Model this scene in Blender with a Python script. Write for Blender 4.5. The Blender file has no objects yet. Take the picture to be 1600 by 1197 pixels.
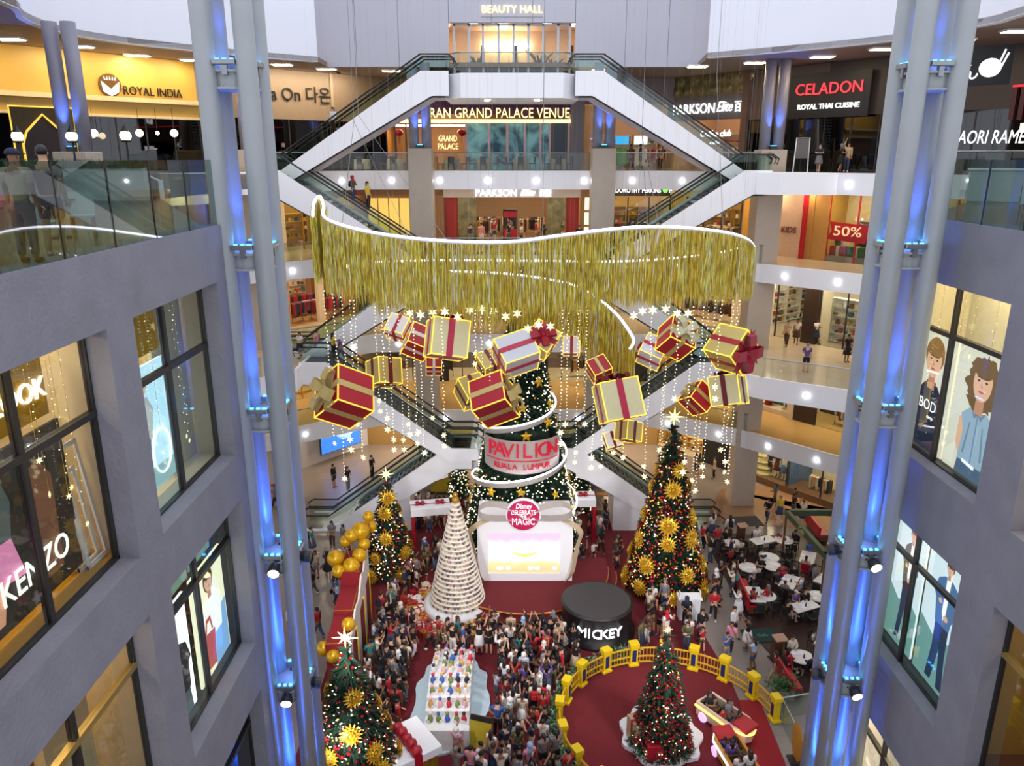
import bpy, bmesh, math, random
from mathutils import Vector, Matrix, Euler
R = random.Random(7)
PI = math.pi
S = bpy.context.scene
COL = S.collection
# ---------------------------------------------------------------- camera, sky, exposure
FPX, TH, CZ = 1205.0, math.radians(16.3), 22.85      # focal length in px of the 1600-wide frame, pitch, eye height
cam = bpy.data.objects.new('camera', bpy.data.cameras.new('camera'))
COL.objects.link(cam)
cam.location = (0, 0, CZ)
cam.rotation_euler = (PI / 2 - TH, 0, 0)
cam.data.sensor_width = 36
cam.data.lens = FPX / 1600 * 36
cam.data.clip_start, cam.data.clip_end = 0.1, 400
S.camera = cam
S.view_settings.view_transform = 'Standard'
S.view_settings.look = 'None'
S.view_settings.gamma = 1
S.view_settings.use_curve_mapping = False
S.view_settings.exposure = 1.08
wd = bpy.data.worlds.new('overcast'); S.world = wd; wd.use_nodes = True
wb = wd.node_tree.nodes['Background']
wb.inputs[0].default_value = (0.86, 0.89, 1.0, 1)
wb.inputs[1].default_value = 0.6
def area(name, loc, size, power, col, rot=(0, 0, 0), sy=None):
    l = bpy.data.lights.new(name, 'AREA'); l.energy = power; l.color = col; l.size = size
    if sy: l.shape = 'RECTANGLE'; l.size_y = sy
    o = bpy.data.objects.new(name, l); o.location = loc; o.rotation_euler = rot; COL.objects.link(o); return o
def fill_spot(loc, to, power, col, ang=1.15):
    l = bpy.data.lights.new('ground_fill_spot', 'SPOT'); l.energy = power; l.color = col; l.spot_size = ang; l.spot_blend = .7; l.shadow_soft_size = .35
    o = bpy.data.objects.new('ground_fill_spot', l); o.location = loc; o.rotation_euler = (Vector(to) - Vector(loc)).to_track_quat('-Z', 'Y').to_euler(); COL.objects.link(o)
for fx, fz, tx, ty in ((-6.3, 12.1, -1, 34), (9.4, 12.1, 2, 34), (-6.3, 8.0, 0, 40), (9.4, 8.0, 3, 40), (-6.3, 3.9, -1, 36), (9.4, 3.9, 4, 37)):      # unseen spots added behind the two light columns to brighten the ground floor
    fill_spot((fx, 20.45 if fx < 0 else 20.75, fz + .1), (tx, ty, 1), 1500 if fz > 10 else 1000 if fz > 5 else 350, (1, .95, .92))
area('skylight', (1, 30, 46), 24, 1500, (0.9, 0.94, 1.0), sy=40)   # the glass roof over the atrium

# ---------------------------------------------------------------- helpers
def lin(h):
    if isinstance(h, (tuple, list)): c = [x / 255 for x in h]
    else: c = [int(h[i:i + 2], 16) / 255 for i in (0, 2, 4)]
    return tuple(x / 12.92 if x <= .04045 else ((x + .055) / 1.055) ** 2.4 for x in c)
MATS = {}
def mat(n, h, rough=.55, metal=0, var=.06, scale=6, bump=0, emit=0, ecol=None, sampled=True, spec=.5):
    if n in MATS: return MATS[n]
    m = bpy.data.materials.new(n); m.use_nodes = True; nt = m.node_tree; N = nt.nodes; b = N['Principled BSDF']
    c = lin(h)
    b.inputs['Roughness'].default_value = rough; b.inputs['Metallic'].default_value = metal
    b.inputs['Specular IOR Level'].default_value = spec
    if emit:
        b.inputs['Base Color'].default_value = (*c, 1)
        b.inputs['Emission Color'].default_value = (*(lin(ecol) if ecol else c), 1)
        b.inputs['Emission Strength'].default_value = emit
        if not sampled: m.cycles.emission_sampling = 'NONE'
    else:
        tc = N.new('ShaderNodeTexCoord'); nz = N.new('ShaderNodeTexNoise'); mx = N.new('ShaderNodeMixRGB')
        nz.inputs['Scale'].default_value = scale; nz.inputs['Detail'].default_value = 4
        nt.links.new(tc.outputs['Object'], nz.inputs['Vector'])
        nt.links.new(nz.outputs['Fac'], mx.inputs['Fac'])
        mx.inputs['Color1'].default_value = (*[x * (1 - var * 2) for x in c], 1)
        mx.inputs['Color2'].default_value = (*[min(1, x * (1 + var * 2)) for x in c], 1)
        nt.links.new(mx.outputs['Color'], b.inputs['Base Color'])
        if bump:
            bp = N.new('ShaderNodeBump'); bp.inputs['Strength'].default_value = bump; bp.inputs['Distance'].default_value = .02
            n2 = N.new('ShaderNodeTexNoise'); n2.inputs['Scale'].default_value = scale * 9; n2.inputs['Detail'].default_value = 3
            nt.links.new(tc.outputs['Object'], n2.inputs['Vector'])
            nt.links.new(n2.outputs['Fac'], bp.inputs['Height']); nt.links.new(bp.outputs['Normal'], b.inputs['Normal'])
    MATS[n] = m; return m
def glassmat(n, h, clear=.9, rough=.02):
    if n in MATS: return MATS[n]
    m = bpy.data.materials.new(n); m.use_nodes = True; nt = m.node_tree; N = nt.nodes
    for x in list(N): N.remove(x)
    out = N.new('ShaderNodeOutputMaterial'); tr = N.new('ShaderNodeBsdfTransparent'); gl = N.new('ShaderNodeBsdfGlossy')
    mx = N.new('ShaderNodeMixShader'); fr = N.new('ShaderNodeFresnel'); mt = N.new('ShaderNodeMath'); mt.operation = 'MULTIPLY_ADD'
    fr.inputs['IOR'].default_value = 1.5
    ge = N.new('ShaderNodeNewGeometry'); iv = N.new('ShaderNodeMath'); iv.operation = 'SUBTRACT'; iv.inputs[0].default_value = 1
    m2 = N.new('ShaderNodeMath'); m2.operation = 'MULTIPLY'; nt.links.new(ge.outputs['Backfacing'], iv.inputs[1])
    tr.inputs['Color'].default_value = (*lin(h), 1); gl.inputs['Color'].default_value = (1, 1, 1, 1); gl.inputs['Roughness'].default_value = rough
    mt.inputs[1].default_value = 1.0; mt.inputs[2].default_value = (1 - clear) * .5
    nt.links.new(fr.outputs[0], mt.inputs[0]); nt.links.new(mt.outputs[0], m2.inputs[0]); nt.links.new(iv.outputs[0], m2.inputs[1]); nt.links.new(m2.outputs[0], mx.inputs[0])
    nt.links.new(tr.outputs[0], mx.inputs[1]); nt.links.new(gl.outputs[0], mx.inputs[2]); nt.links.new(mx.outputs[0], out.inputs['Surface'])
    MATS[n] = m; return m

def ray(u, v):
    a = (u - 800) / FPX; b = (v - 598.5) / FPX; c, s = math.cos(TH), math.sin(TH)
    return Vector((a, c - b * s, -s - b * c))
def GX(u, v, z=0.0):
    r = ray(u, v); return Vector((0, 0, CZ)) + r * ((z - CZ) / r.z)
def PY(u, v, y):
    r = ray(u, v); return Vector((0, 0, CZ)) + r * (y / r.y)
def PXX(u, v, x):
    r = ray(u, v); return Vector((0, 0, CZ)) + r * (x / r.x)

class MB:
    def __init__(s): s.v = []; s.f = []; s.m = []
    def add(s, vs, fs, m=0, M=None):
        k = len(s.v)
        s.v += [tuple(M @ Vector(p)) for p in vs] if M is not None else [tuple(p) for p in vs]
        s.f += [tuple(i + k for i in f) for f in fs]; s.m += [m] * len(fs); return s
    def box(s, c, d, m=0, rz=0, M=None, taper=1):
        x, y, z = d[0] / 2, d[1] / 2, d[2] / 2; t = taper
        vs = [(-x, -y, -z), (x, -y, -z), (x, y, -z), (-x, y, -z), (-x * t, -y * t, z), (x * t, -y * t, z), (x * t, y * t, z), (-x * t, y * t, z)]
        T = Matrix.Translation(Vector(c)) @ Matrix.Rotation(rz, 4, 'Z')
        if M is not None: T = M @ T
        return s.add(vs, [(3, 2, 1, 0), (4, 5, 6, 7), (0, 1, 5, 4), (1, 2, 6, 5), (2, 3, 7, 6), (3, 0, 4, 7)], m, T)
    def bb(s, x0, x1, y0, y1, z0, z1, m=0): return s.box(((x0 + x1) / 2, (y0 + y1) / 2, (z0 + z1) / 2), (abs(x1 - x0), abs(y1 - y0), abs(z1 - z0)), m)
    def bev(s, c, d, b, m=0, M=None):        # box with chamfered edges
        bm = bmesh.new(); bmesh.ops.create_cube(bm, size=1); bmesh.ops.scale(bm, vec=d, verts=bm.verts)
        bmesh.ops.bevel(bm, geom=bm.edges[:], offset=b, segments=2, affect='EDGES', profile=.6)
        bmesh.ops.translate(bm, vec=c, verts=bm.verts); bm.verts.index_update()
        s.add([v.co.copy() for v in bm.verts], [[v.index for v in f.verts] for f in bm.faces], m, M); bm.free(); return s
    def prism(s, poly, z0, z1, m=0, M=None):
        n = len(poly); a = sum(poly[i][0] * poly[(i + 1) % n][1] - poly[(i + 1) % n][0] * poly[i][1] for i in range(n))
        if a < 0: poly = poly[::-1]
        vs = [(p[0], p[1], z0) for p in poly] + [(p[0], p[1], z1) for p in poly]
        fs = [tuple(range(n))[::-1], tuple(range(n, 2 * n))] + [(i, (i + 1) % n, n + (i + 1) % n, n + i) for i in range(n)]
        return s.add(vs, fs, m, M)
    def lathe(s, prof, n=16, m=0, M=None, c=(0, 0, 0), a0=0, a1=2 * PI):
        full = abs(a1 - a0 - 2 * PI) < 1e-6; k = n if full else n + 1; vs = []; fs = []
        for r, z in prof:
            for i in range(k):
                a = a0 + (a1 - a0) * i / n; vs.append((c[0] + r * math.cos(a), c[1] + r * math.sin(a), c[2] + z))
        for j in range(len(prof) - 1):
            for i in range(n):
                q = (i + 1) % k; fs.append((j * k + i, j * k + q, (j + 1) * k + q, (j + 1) * k + i))
        if full and prof[0][0] > 1e-5: fs.append(tuple(range(k))[::-1])
        if full and prof[-1][0] > 1e-5: fs.append(tuple(range((len(prof) - 1) * k, len(prof) * k)))
        return s.add(vs, fs, m, M)
    def cyl(s, c, r, h, n=16, m=0, M=None, r2=None): return s.lathe([(r, 0), (r if r2 is None else r2, h)], n, m, M, c)
    def ball(s, c, r, n=10, m=0, sc=(1, 1, 1), M=None):
        k = max(4, n // 2); prof = [(max(1e-6, r * math.sin(PI * i / k)), -r * math.cos(PI * i / k)) for i in range(k + 1)]
        T = Matrix.Translation(Vector(c)) @ Matrix.Diagonal((*sc, 1))
        return s.lathe(prof, n, m, T if M is None else M @ T)
    def octa(s, c, r, m=0):
        x, y, z = c
        return s.add([(x + r, y, z), (x - r, y, z), (x, y + r, z), (x, y - r, z), (x, y, z + r), (x, y, z - r)],
                     [(0, 2, 4), (2, 1, 4), (1, 3, 4), (3, 0, 4), (2, 0, 5), (1, 2, 5), (3, 1, 5), (0, 3, 5)], m)
    def tube(s, pts, r, n=6, m=0, M=None, closed=False):
        P = [Vector(p) for p in pts]; k = len(P); vs = []; fs = []; up = Vector((0, 0, 1)); rr = r if isinstance(r, (list, tuple)) else [r] * k
        for i, p in enumerate(P):
            if closed: t = (P[(i + 1) % k] - P[i - 1])
            else: t = (P[min(i + 1, k - 1)] - P[max(i - 1, 0)])
            t.normalize(); ref = up if abs(t.z) < .95 else Vector((0, 1, 0))
            a = t.cross(ref).normalized(); b = a.cross(t)
            for j in range(n):
                g = 2 * PI * j / n; vs.append(p + a * (rr[i] * math.cos(g)) + b * (rr[i] * math.sin(g)))
        for i in range(k if closed else k - 1):
            q = (i + 1) % k
            for j in range(n): fs.append((i * n + j, i * n + (j + 1) % n, q * n + (j + 1) % n, q * n + j))
        if not closed: fs += [tuple(range(n)), tuple(range((k - 1) * n, k * n))[::-1]]
        return s.add(vs, fs, m, M)
    def ribbon(s, pts, w, m=0, M=None, th=.0):      # flat band along pts; w = width vector
        w = Vector(w) / 2; P = [Vector(p) for p in pts]; n = len(P)
        vs = [p - w for p in P] + [p + w for p in P]
        return s.add(vs, [(i, i + 1, n + i + 1, n + i) for i in range(n - 1)], m, M)
    def mesh(s, name, mats, smooth=False):
        me = bpy.data.meshes.new(name); me.from_pydata(s.v, [], s.f)
        for x in (mats if isinstance(mats, (list, tuple)) else [mats]): me.materials.append(x)
        if len(me.materials) > 1: me.polygons.foreach_set('material_index', s.m)
        if smooth: me.polygons.foreach_set('use_smooth', [True] * len(s.f))
        me.update(); return me
    def build(s, name, mats, parent=None, smooth=False, off=None, kind=None, loc=None, rz=0):
        if off is not None: s.v = [(p[0] - off[0], p[1] - off[1], p[2] - off[2]) for p in s.v]
        return obj(name, s.mesh(name, mats, smooth), parent, loc, rz, kind)
def obj(name, me, parent=None, loc=None, rz=0, kind=None):
    o = bpy.data.objects.new(name, me); COL.objects.link(o)
    if parent: o.parent = parent
    if loc is not None: o.location = loc
    if rz: o.rotation_euler = (0, 0, rz)
    if kind: o['kind'] = kind
    return o
LABELS = {}
def tag(o, label, cat, group=None):
    if label in LABELS: print('DUPLICATE LABEL', label)
    LABELS[label] = 1
    o['label'] = label; o['category'] = cat
    if group: o['group'] = group
    return o
def thing(name, label, cat, loc=(0, 0, 0), rz=0, group=None, rot=None):
    o = bpy.data.objects.new(name, None); COL.objects.link(o); o.empty_display_size = .2
    o.location = loc; o.rotation_euler = rot if rot is not None else (0, 0, rz)
    return tag(o, label, cat, group)
def struct(name, mb, mats, parent=None, smooth=False):
    return mb.build(name, mats, parent, smooth, kind=None if parent else 'structure')
def sroot(name, loc=(0, 0, 0), rz=0):
    o = bpy.data.objects.new(name, None); COL.objects.link(o); o.location = loc; o.rotation_euler = (0, 0, rz); o['kind'] = 'structure'; return o
def kids(o, name, me, parent, loc, rz=0, m=None, rot=None, sc=None):
    pass
def dup(me, name, parent, loc=(0, 0, 0), rot=(0, 0, 0), sc=None, m=None):
    o = bpy.data.objects.new(name, me); COL.objects.link(o); o.parent = parent; o.location = loc; o.rotation_euler = rot
    if sc: o.scale = sc if isinstance(sc, (tuple, list)) else (sc, sc, sc)
    if m: setm(o, m)
    return o
def setm(o, m):
    o.material_slots[0].link = 'OBJECT'; o.material_slots[0].material = m
def text(s, size, m, parent, loc=(0, 0, 0), rot=(PI / 2, 0, 0), ext=.02, name='lettering', align='CENTER', shear=0, sx=1, width=None, space=1):
    cu = bpy.data.curves.new(name, 'FONT'); cu.body = s; cu.size = size; cu.extrude = ext; cu.align_x = align; cu.align_y = 'CENTER'
    cu.shear = shear; cu.resolution_u = 3; cu.space_character = space
    o = bpy.data.objects.new(name + '_src', cu); COL.objects.link(o)
    dg = bpy.context.evaluated_depsgraph_get(); me = bpy.data.meshes.new_from_object(o.evaluated_get(dg)); bpy.data.objects.remove(o)
    me.materials.clear(); me.materials.append(m)
    if width:
        xs = [v.co.x for v in me.vertices]; w = max(xs) - min(xs); sx = width / w
    q = bpy.data.objects.new(name, me); COL.objects.link(q); q.parent = parent; q.location = loc; q.rotation_euler = rot; q.scale = (sx, 1, 1)
    return q
def lerp(a, b, t): return a + (b - a) * t
def polyat(P, d):          # point and direction at distance d along polyline
    for a, b in zip(P[:-1], P[1:]):
        a = Vector(a); b = Vector(b); L = (b - a).length
        if d <= L: return a + (b - a) * (d / L), (b - a).normalized()
        d -= L
    return Vector(P[-1]), (Vector(P[-1]) - Vector(P[-2])).normalized()
def plen(P): return sum((Vector(b) - Vector(a)).length for a, b in zip(P[:-1], P[1:]))
def smooth_poly(P, k=6):   # Catmull-Rom through P
    P = [Vector(p) for p in P]; out = []
    for i in range(len(P) - 1):
        a, b, c, d = P[max(i - 1, 0)], P[i], P[i + 1], P[min(i + 2, len(P) - 1)]
        for j in range(k):
            t = j / k
            out.append(.5 * ((2 * b) + (c - a) * t + (2 * a - 5 * b + 4 * c - d) * t * t + (3 * b - a - 3 * c + d) * t ** 3))
    return out + [P[-1]]

# ---------------------------------------------------------------- materials
CONC = mat('concrete', '86858F', .8, var=.1, scale=1.3, bump=.8)
CONC2 = mat('smooth_concrete', '98A4A8', .75, var=.06, scale=2, bump=.2)
BULK = mat('bulkhead_paint', 'EEF1FA', .55, var=.01, scale=.4)
WHITE = mat('white_paint', 'F6F6FA', .5, var=.015, scale=.5)
LILAC = mat('grey_wall_paint', 'BDBCC6', .6, var=.02, scale=.4)
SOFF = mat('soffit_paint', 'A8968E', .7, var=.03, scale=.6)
DARK = mat('dark_frame', '2A2828', .4)
METAL = mat('grey_tube_paint', 'A3A8AA', .38, var=.04, scale=2)
STEEL = mat('brushed_steel', '9A9DA2', .3, .8)
BLACK = mat('black_rubber', '17161A', .5)
GLASS = glassmat('clear_glass', 'ECF4F1', .98)
GLASSN = glassmat('near_balustrade_glass', 'BCCCC8', .9)
GLASSC = glassmat('clearest_glass', 'FAFCFB', .995)
GLASSD = glassmat('shop_glass', 'F0F4F2', .95)
GOLD = mat('gold_paint', 'B8862B', .35, .5, var=.08)
GOLDW = mat('gold_wall', 'B78E3F', .5, var=.05, scale=1)
CREAM = mat('cream_wall', 'D9CDB4', .6, var=.04)
BEIGE = mat('beige_stone', 'B8AB9C', .5, var=.05, scale=2)
TAN = mat('tan_wall', 'A68B62', .6, var=.06)
WOOD = mat('walnut_wood', '5B3A26', .5, var=.15, scale=3)
WOODL = mat('light_wood', 'B98A55', .5, var=.1, scale=3)
DECK = mat('dark_deck', '33201C', .45, var=.15, scale=2)
CARPET = mat('red_carpet', '6A1720', .95, var=.06, scale=3, bump=.3)
CARPETB = mat('bright_red_carpet', '8C1A22', .95, var=.05, scale=3)
RED = mat('red_gloss', 'B0142A', .35, var=.03)
REDM = mat('red_foil', 'A01228', .35, .35, var=.06)
YELLOW = mat('yellow_paint', 'E6C414', .4, var=.04)
AMBER = mat('amber_wall', 'C99A1E', .5, var=.06)
GREEN = mat('fir_needles', '12301F', .7, var=.3, scale=9)
GREEN2 = mat('leaf_green', '2F5A2A', .6, var=.3, scale=12)
NAVY = mat('navy_paint', '1B2B6B', .5)
SKIN = mat('skin', 'B98768', .6, var=.03)
HAIR = mat('black_hair', '17110F', .5, var=.1)
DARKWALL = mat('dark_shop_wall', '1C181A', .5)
BROWN = mat('brown_wall', '6E5138', .6, var=.08)
FLOORM = mat('pale_tile', 'C7B79B', .12, var=.05, scale=1)
SCREENW = mat('lit_white', 'FFFFFF', emit=2.2)
LAMP = mat('warm_lamp', 'FFF3D8', emit=22, ecol='FFE6BC')
LAMPC = mat('cool_lamp', 'FFFFFF', emit=9, ecol='F2F4FF')
PANELW = mat('warm_light_panel', 'FFF4DC', emit=15, ecol='FFE8C4')
PANELC = mat('white_light_panel', 'FFFFFF', emit=13, ecol='FFF4E4')
LETW = mat('lit_white_letters', 'FFFFFF', emit=.95, sampled=False)
LETY = mat('lit_yellow_letters', 'FFF0B0', emit=.9, ecol='FFE99A', sampled=False)
LETR = mat('lit_red_letters', 'E0303A', emit=.9, sampled=False)
BULB = mat('fairy_bulb', 'FFF8E0', emit=1.5, ecol='FFF2CC', sampled=False)
STARL = mat('lit_star', 'FFF6D0', .4, emit=.6, ecol='FFF0B0', sampled=False)
LEDW = mat('led_strip', 'FFFFFF', emit=3.0, ecol='EEF0FF', sampled=False)
BLUELED = mat('blue_led', '8FE0FF', emit=3, ecol='38B4FF', sampled=False)
LETK = mat('black_letters', '141212', .4)
def floor_material():
    m = bpy.data.materials.new('tiled_floor'); m.use_nodes = True; nt = m.node_tree; N = nt.nodes; b = N['Principled BSDF']
    tc = N.new('ShaderNodeTexCoord'); br = N.new('ShaderNodeTexBrick')
    br.offset = 0; br.inputs['Scale'].default_value = 1; br.inputs['Brick Width'].default_value = 1.2; br.inputs['Row Height'].default_value = 1.2
    br.inputs['Mortar Size'].default_value = .006
    br.inputs['Color1'].default_value = (*lin('887F7A'), 1); br.inputs['Color2'].default_value = (*lin('8E8580'), 1); br.inputs['Mortar'].default_value = (*lin('7A7570'), 1)
    nt.links.new(tc.outputs['Object'], br.inputs['Vector']); nt.links.new(br.outputs['Color'], b.inputs['Base Color'])
    b.inputs['Roughness'].default_value = .22
    return m
TILE = floor_material()
# ================================================================ STRUCTURE
# ground
mb = MB(); mb.bb(-40, 40, -3, 75, -.3, 0); struct('floor', mb, TILE)
mb = MB(); mb.prism([(-8.6, 17), (9.7, 17), (9.96, 28.5), (9.95, 30.2), (9.3, 35.5), (11.2, 38.5), (8.5, 42), (7, 47.5), (-6.5, 47.5), (-8.9, 41), (-8.6, 30)], 0, .025)
ob = mb.build('carpet', CARPET); ob['kind'] = 'structure'
mb = MB(); mb.prism([(9.96, 28.53), (10.85, 28.53), (10.75, 25.8), (10.6, 20), (8.9, 20), (9.5, 25.5)], .026, .04)
tag(mb.build('carpet_runner', CARPETB), 'bright red carpet strip laid over the darker carpet beside the toy train ride', 'carpet')
mb = MB(); mb.prism([(12.0, 44.2), (12.1, 33), (13.0, 29), (24, 26), (24, 42.8), (20, 43.6)], 0, .06); struct('floor', mb, DECK)
mb = MB(); mb.prism([(12.6, 46), (15, 51), (21, 52), (30, 40), (30, 43.6), (21, 44.4)], .0, .012); struct('floor', mb, mat('brown_tile', '94735A', .25, var=.05))

# ---- near side walls with deep window openings
def holed_wall(name, x0, x1, ys, zs, holes, m):
    Y = sorted(set([ys[0], ys[1]] + [h[0] for h in holes] + [h[1] for h in holes])); mb = MB()
    for a, b in zip(Y[:-1], Y[1:]):
        z = zs[0]
        for h in sorted([h for h in holes if h[0] <= a and h[1] >= b], key=lambda h: h[2]):
            if h[2] > z: mb.bb(x0, x1, a, b, z, h[2])
            z = h[3]
        if z < zs[1]: mb.bb(x0, x1, a, b, z, zs[1])
    return struct(name, mb, m)
LW = [(y0, y1, z0, z1) for z0, z1 in ((15.7, 20.05), (10.3, 14.5), (4.6, 8.85)) for y0, y1 in ((3.5, 7.7), (8.65, 12.85), (13.8, 18.0))]
RW = [(y0, y1, z0, z1) for z0, z1 in ((14.92, 19.74), (8.59, 13.02), (2.2, 6.3)) for y0, y1 in ((11.2, 15.45), (16.8, 21.3))]
holed_wall('wall_left', -7.4, -6.9, (-2, 18.55), (0, 21.33), LW, CONC)
holed_wall('wall_right', 11, 11.5, (-2, 21.7), (0, 21.33), RW, CONC)
FRAME = mat('bronze_frame', '3A3836', .35, .4, var=.03)
FRAMEG = mat('gold_frame', 'B49A5A', .35, .5, var=.03)
WN = [0]
def window(x, side, y0, y1, z0, z1, tz, ym=None, fm=FRAME, tm=None):
    """frame + mullion + transom + four panes at plane x; side=-1 the left wall"""
    WN[0] += 1; r = sroot('window_%d' % WN[0]); d = .07
    mb = MB()
    for a, b, c, e in ((y0, y1, z0, z0 + d), (y0, y1, z1 - d, z1), (y0, y0 + d, z0, z1), (y1 - d, y1, z0, z1)): mb.bb(x - .06, x + .06, a, b, c, e)
    mb.build('frame', fm, r)
    ym = ym or (y0 + y1) / 2
    mb = MB(); mb.bb(x - .07, x + .05, ym - .06, ym + .06, z0, z1); mb.build('mullion', fm, r)
    mb = MB(); mb.bb(x - .07, x + .07, y0, y1, tz - .06, tz + .06); mb.build('transom', tm or fm, r)
    for a, b in ((y0 + d, ym - .06), (ym + .06, y1 - d)):
        for c, e in ((z0 + d, tz - .06), (tz + .06, z1 - d)):
            mb = MB(); mb.bb(x - .012, x + .012, a, b, c, e); mb.build('pane', GLASSD, r)
    return r
def niche(x, side, y0, y1, z0, z1, depth, wm, fm, lamp=True, cm=None, power=1):
    """display room behind a window"""
    r = sroot('wall_%s' % ('left' if side < 0 else 'right')); xb = x + side * depth; e = .05
    mb = MB(); mb.bb(xb, xb + side * e, y0 - .4, y1 + .4, z0 - .3, z1 + .3); mb.build('back_wall', wm, r)
    mb = MB(); mb.bb(x, xb, y0 - .45, y0 - .4, z0 - .3, z1 + .3); mb.bb(x, xb, y1 + .4, y1 + .45, z0 - .3, z1 + .3); mb.build('side_wall', cm or wm, r)
    mb = MB(); mb.bb(x, xb, y0 - .45, y1 + .45, z0 - .35, z0 - .02); mb.build('plinth', fm, r)
    mb = MB(); mb.bb(x, xb, y0 - .45, y1 + .45, z1 + .3, z1 + .35); mb.build('soffit', cm or wm, r)
    if lamp:
        mb = MB(); xm = (x + xb) / 2; mb.bb(xm - .35, xm + .35, y0 + .3, y1 - .3, z1 + .25, z1 + .295)
        mb.build('light_panel', mat('niche_lamp_%g' % power, 'FFF4DC', emit=9 * power, ecol='FFE2B0'), r)
    return r
XL, XR = -7.35, 11.45
YELW = mat('mustard_wall', 'C8960F', .5, var=.04)
CREAMW = mat('pale_cream_wall', 'D3CBB6', .6, var=.03)
for y0, y1, z0, z1 in LW:
    if y1 < 8: continue
    top = z0 > 15; tz = z0 + (z1 - z0) * (.655 if top else .74)
    gold = (z0 < 12 and z0 > 9 and y0 < 9)
    window(XL, -1, y0 - .02, y1 + .02, z0 - .02, z1 + .02, tz, None, FRAME, FRAMEG if gold else None)
for y0, y1, z0, z1 in RW:
    tz = z0 + (z1 - z0) * .72
    gold = z0 < 12 and y0 < 12 and z0 > 5
    window(XR, 1, y0 - .02, y1 + .02, z0 - .02, z1 + .02, tz, 19.55 if y0 > 16 else None, FRAME, FRAMEG if gold else None)
niche(XL, -1, 8.65, 12.85, 15.7, 20.05, 2.6, YELW, YELW, cm=CREAMW, power=.8)
niche(XL, -1, 13.8, 18.0, 15.7, 20.05, 2.4, mat('gallery_cream', 'BDB6A2', .6), CREAMW, cm=CREAMW, power=.8)
niche(XL, -1, 8.65, 12.85, 10.3, 14.5, 2.2, mat('tan_back_wall', '9A6F3E', .5), BEIGE, cm=mat('cream_pillar', 'D9C59E', .5), power=.8)
niche(XL, -1, 13.8, 18.0, 10.3, 14.5, 2.2, mat('slate_wall', '2F3A3A', .6), mat('slate_floor', '39403F', .5), power=.25)
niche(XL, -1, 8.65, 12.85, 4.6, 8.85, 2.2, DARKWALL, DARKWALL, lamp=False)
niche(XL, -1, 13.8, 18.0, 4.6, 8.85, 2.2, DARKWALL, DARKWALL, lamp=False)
niche(XR, 1, 16.8, 21.3, 14.92, 19.74, 1.6, mat('pale_grey_back', 'C9C5B4', .6), DARK, cm=CREAMW, power=.8)
niche(XR, 1, 11.2, 15.45, 14.92, 19.74, 1.6, CREAMW, CREAMW)
niche(XR, 1, 16.8, 21.3, 8.59, 13.02, 1.4, mat('teal_back', '4E6A66', .6), DARK, power=.5)
niche(XR, 1, 11.2, 15.45, 8.59, 13.02, 1.8, mat('brown_back', '3D2C20', .6), BROWN, cm=GOLDW, power=.25)
niche(XR, 1, 16.8, 21.3, 2.2, 6.3, 1.4, WHITE, WHITE, power=.8)
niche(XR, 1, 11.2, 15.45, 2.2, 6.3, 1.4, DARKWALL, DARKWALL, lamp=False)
# coping over the two near walls and terraces behind them
mb = MB(); mb.prism([(-7.4, -2), (-7.4, 18.55), (-13.1, 29.7), (-40, 29.7), (-40, -2)], 20.9, 21.33); struct('floor', mb, mat('terrace_floor', '5A5552', .3))
mb = MB(); mb.prism([(11.5, -2), (11.5, 21.7), (17.9, 30.4), (45, 30.4), (45, -2)], 20.9, 21.33); struct('floor', mb, mat('terrace_floor2', '6A5A48', .3))

# ---- galleries: void edge E and shopfront line O, per storey
ZA, ZB, ZC, ZD, ZH = 22.0, 16.5, 11.0, 5.5, 27.5
EL = [(-30, 33), (-24, 38.6), (-20, 43.3), (-15.5, 48), (-9.5, 52.5)]
EC = [(-30, 31.5), (-22, 36.3), (-18.2, 38.9), (-14, 41.6), (-12.6, 43.2), (-12.6, 46.9), (-15.2, 48.3), (-9.5, 52.5)]
def sym(P): return P + [(-x, y) for x, y in P[::-1]]
EA = [(-13.1, 29.7), (-16.5, 36.5), (-20, 43.3), (-15.5, 48), (-9.5, 52.5)]
E = {ZA: EA + sym(EL)[5:], ZB: sym(EL), ZC: sym(EC), ZD: sym(EL)}
O = [(-33, 34), (-26, 42.4), (-19.4, 50.4), (-16, 55), (-12, 60), (12, 60), (16, 55), (19.4, 50.4), (26, 42.4), (33, 34)]
FH = {ZA: 1.2, ZB: 1.15, ZC: 1.25, ZD: 1.2}
GALF = {ZA: mat('gallery_floor_dark', '6B625B', .2), ZB: FLOORM, ZC: FLOORM, ZD: mat('gold_lit_floor', 'BFA06A', .2)}
TN = [0]
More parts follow.
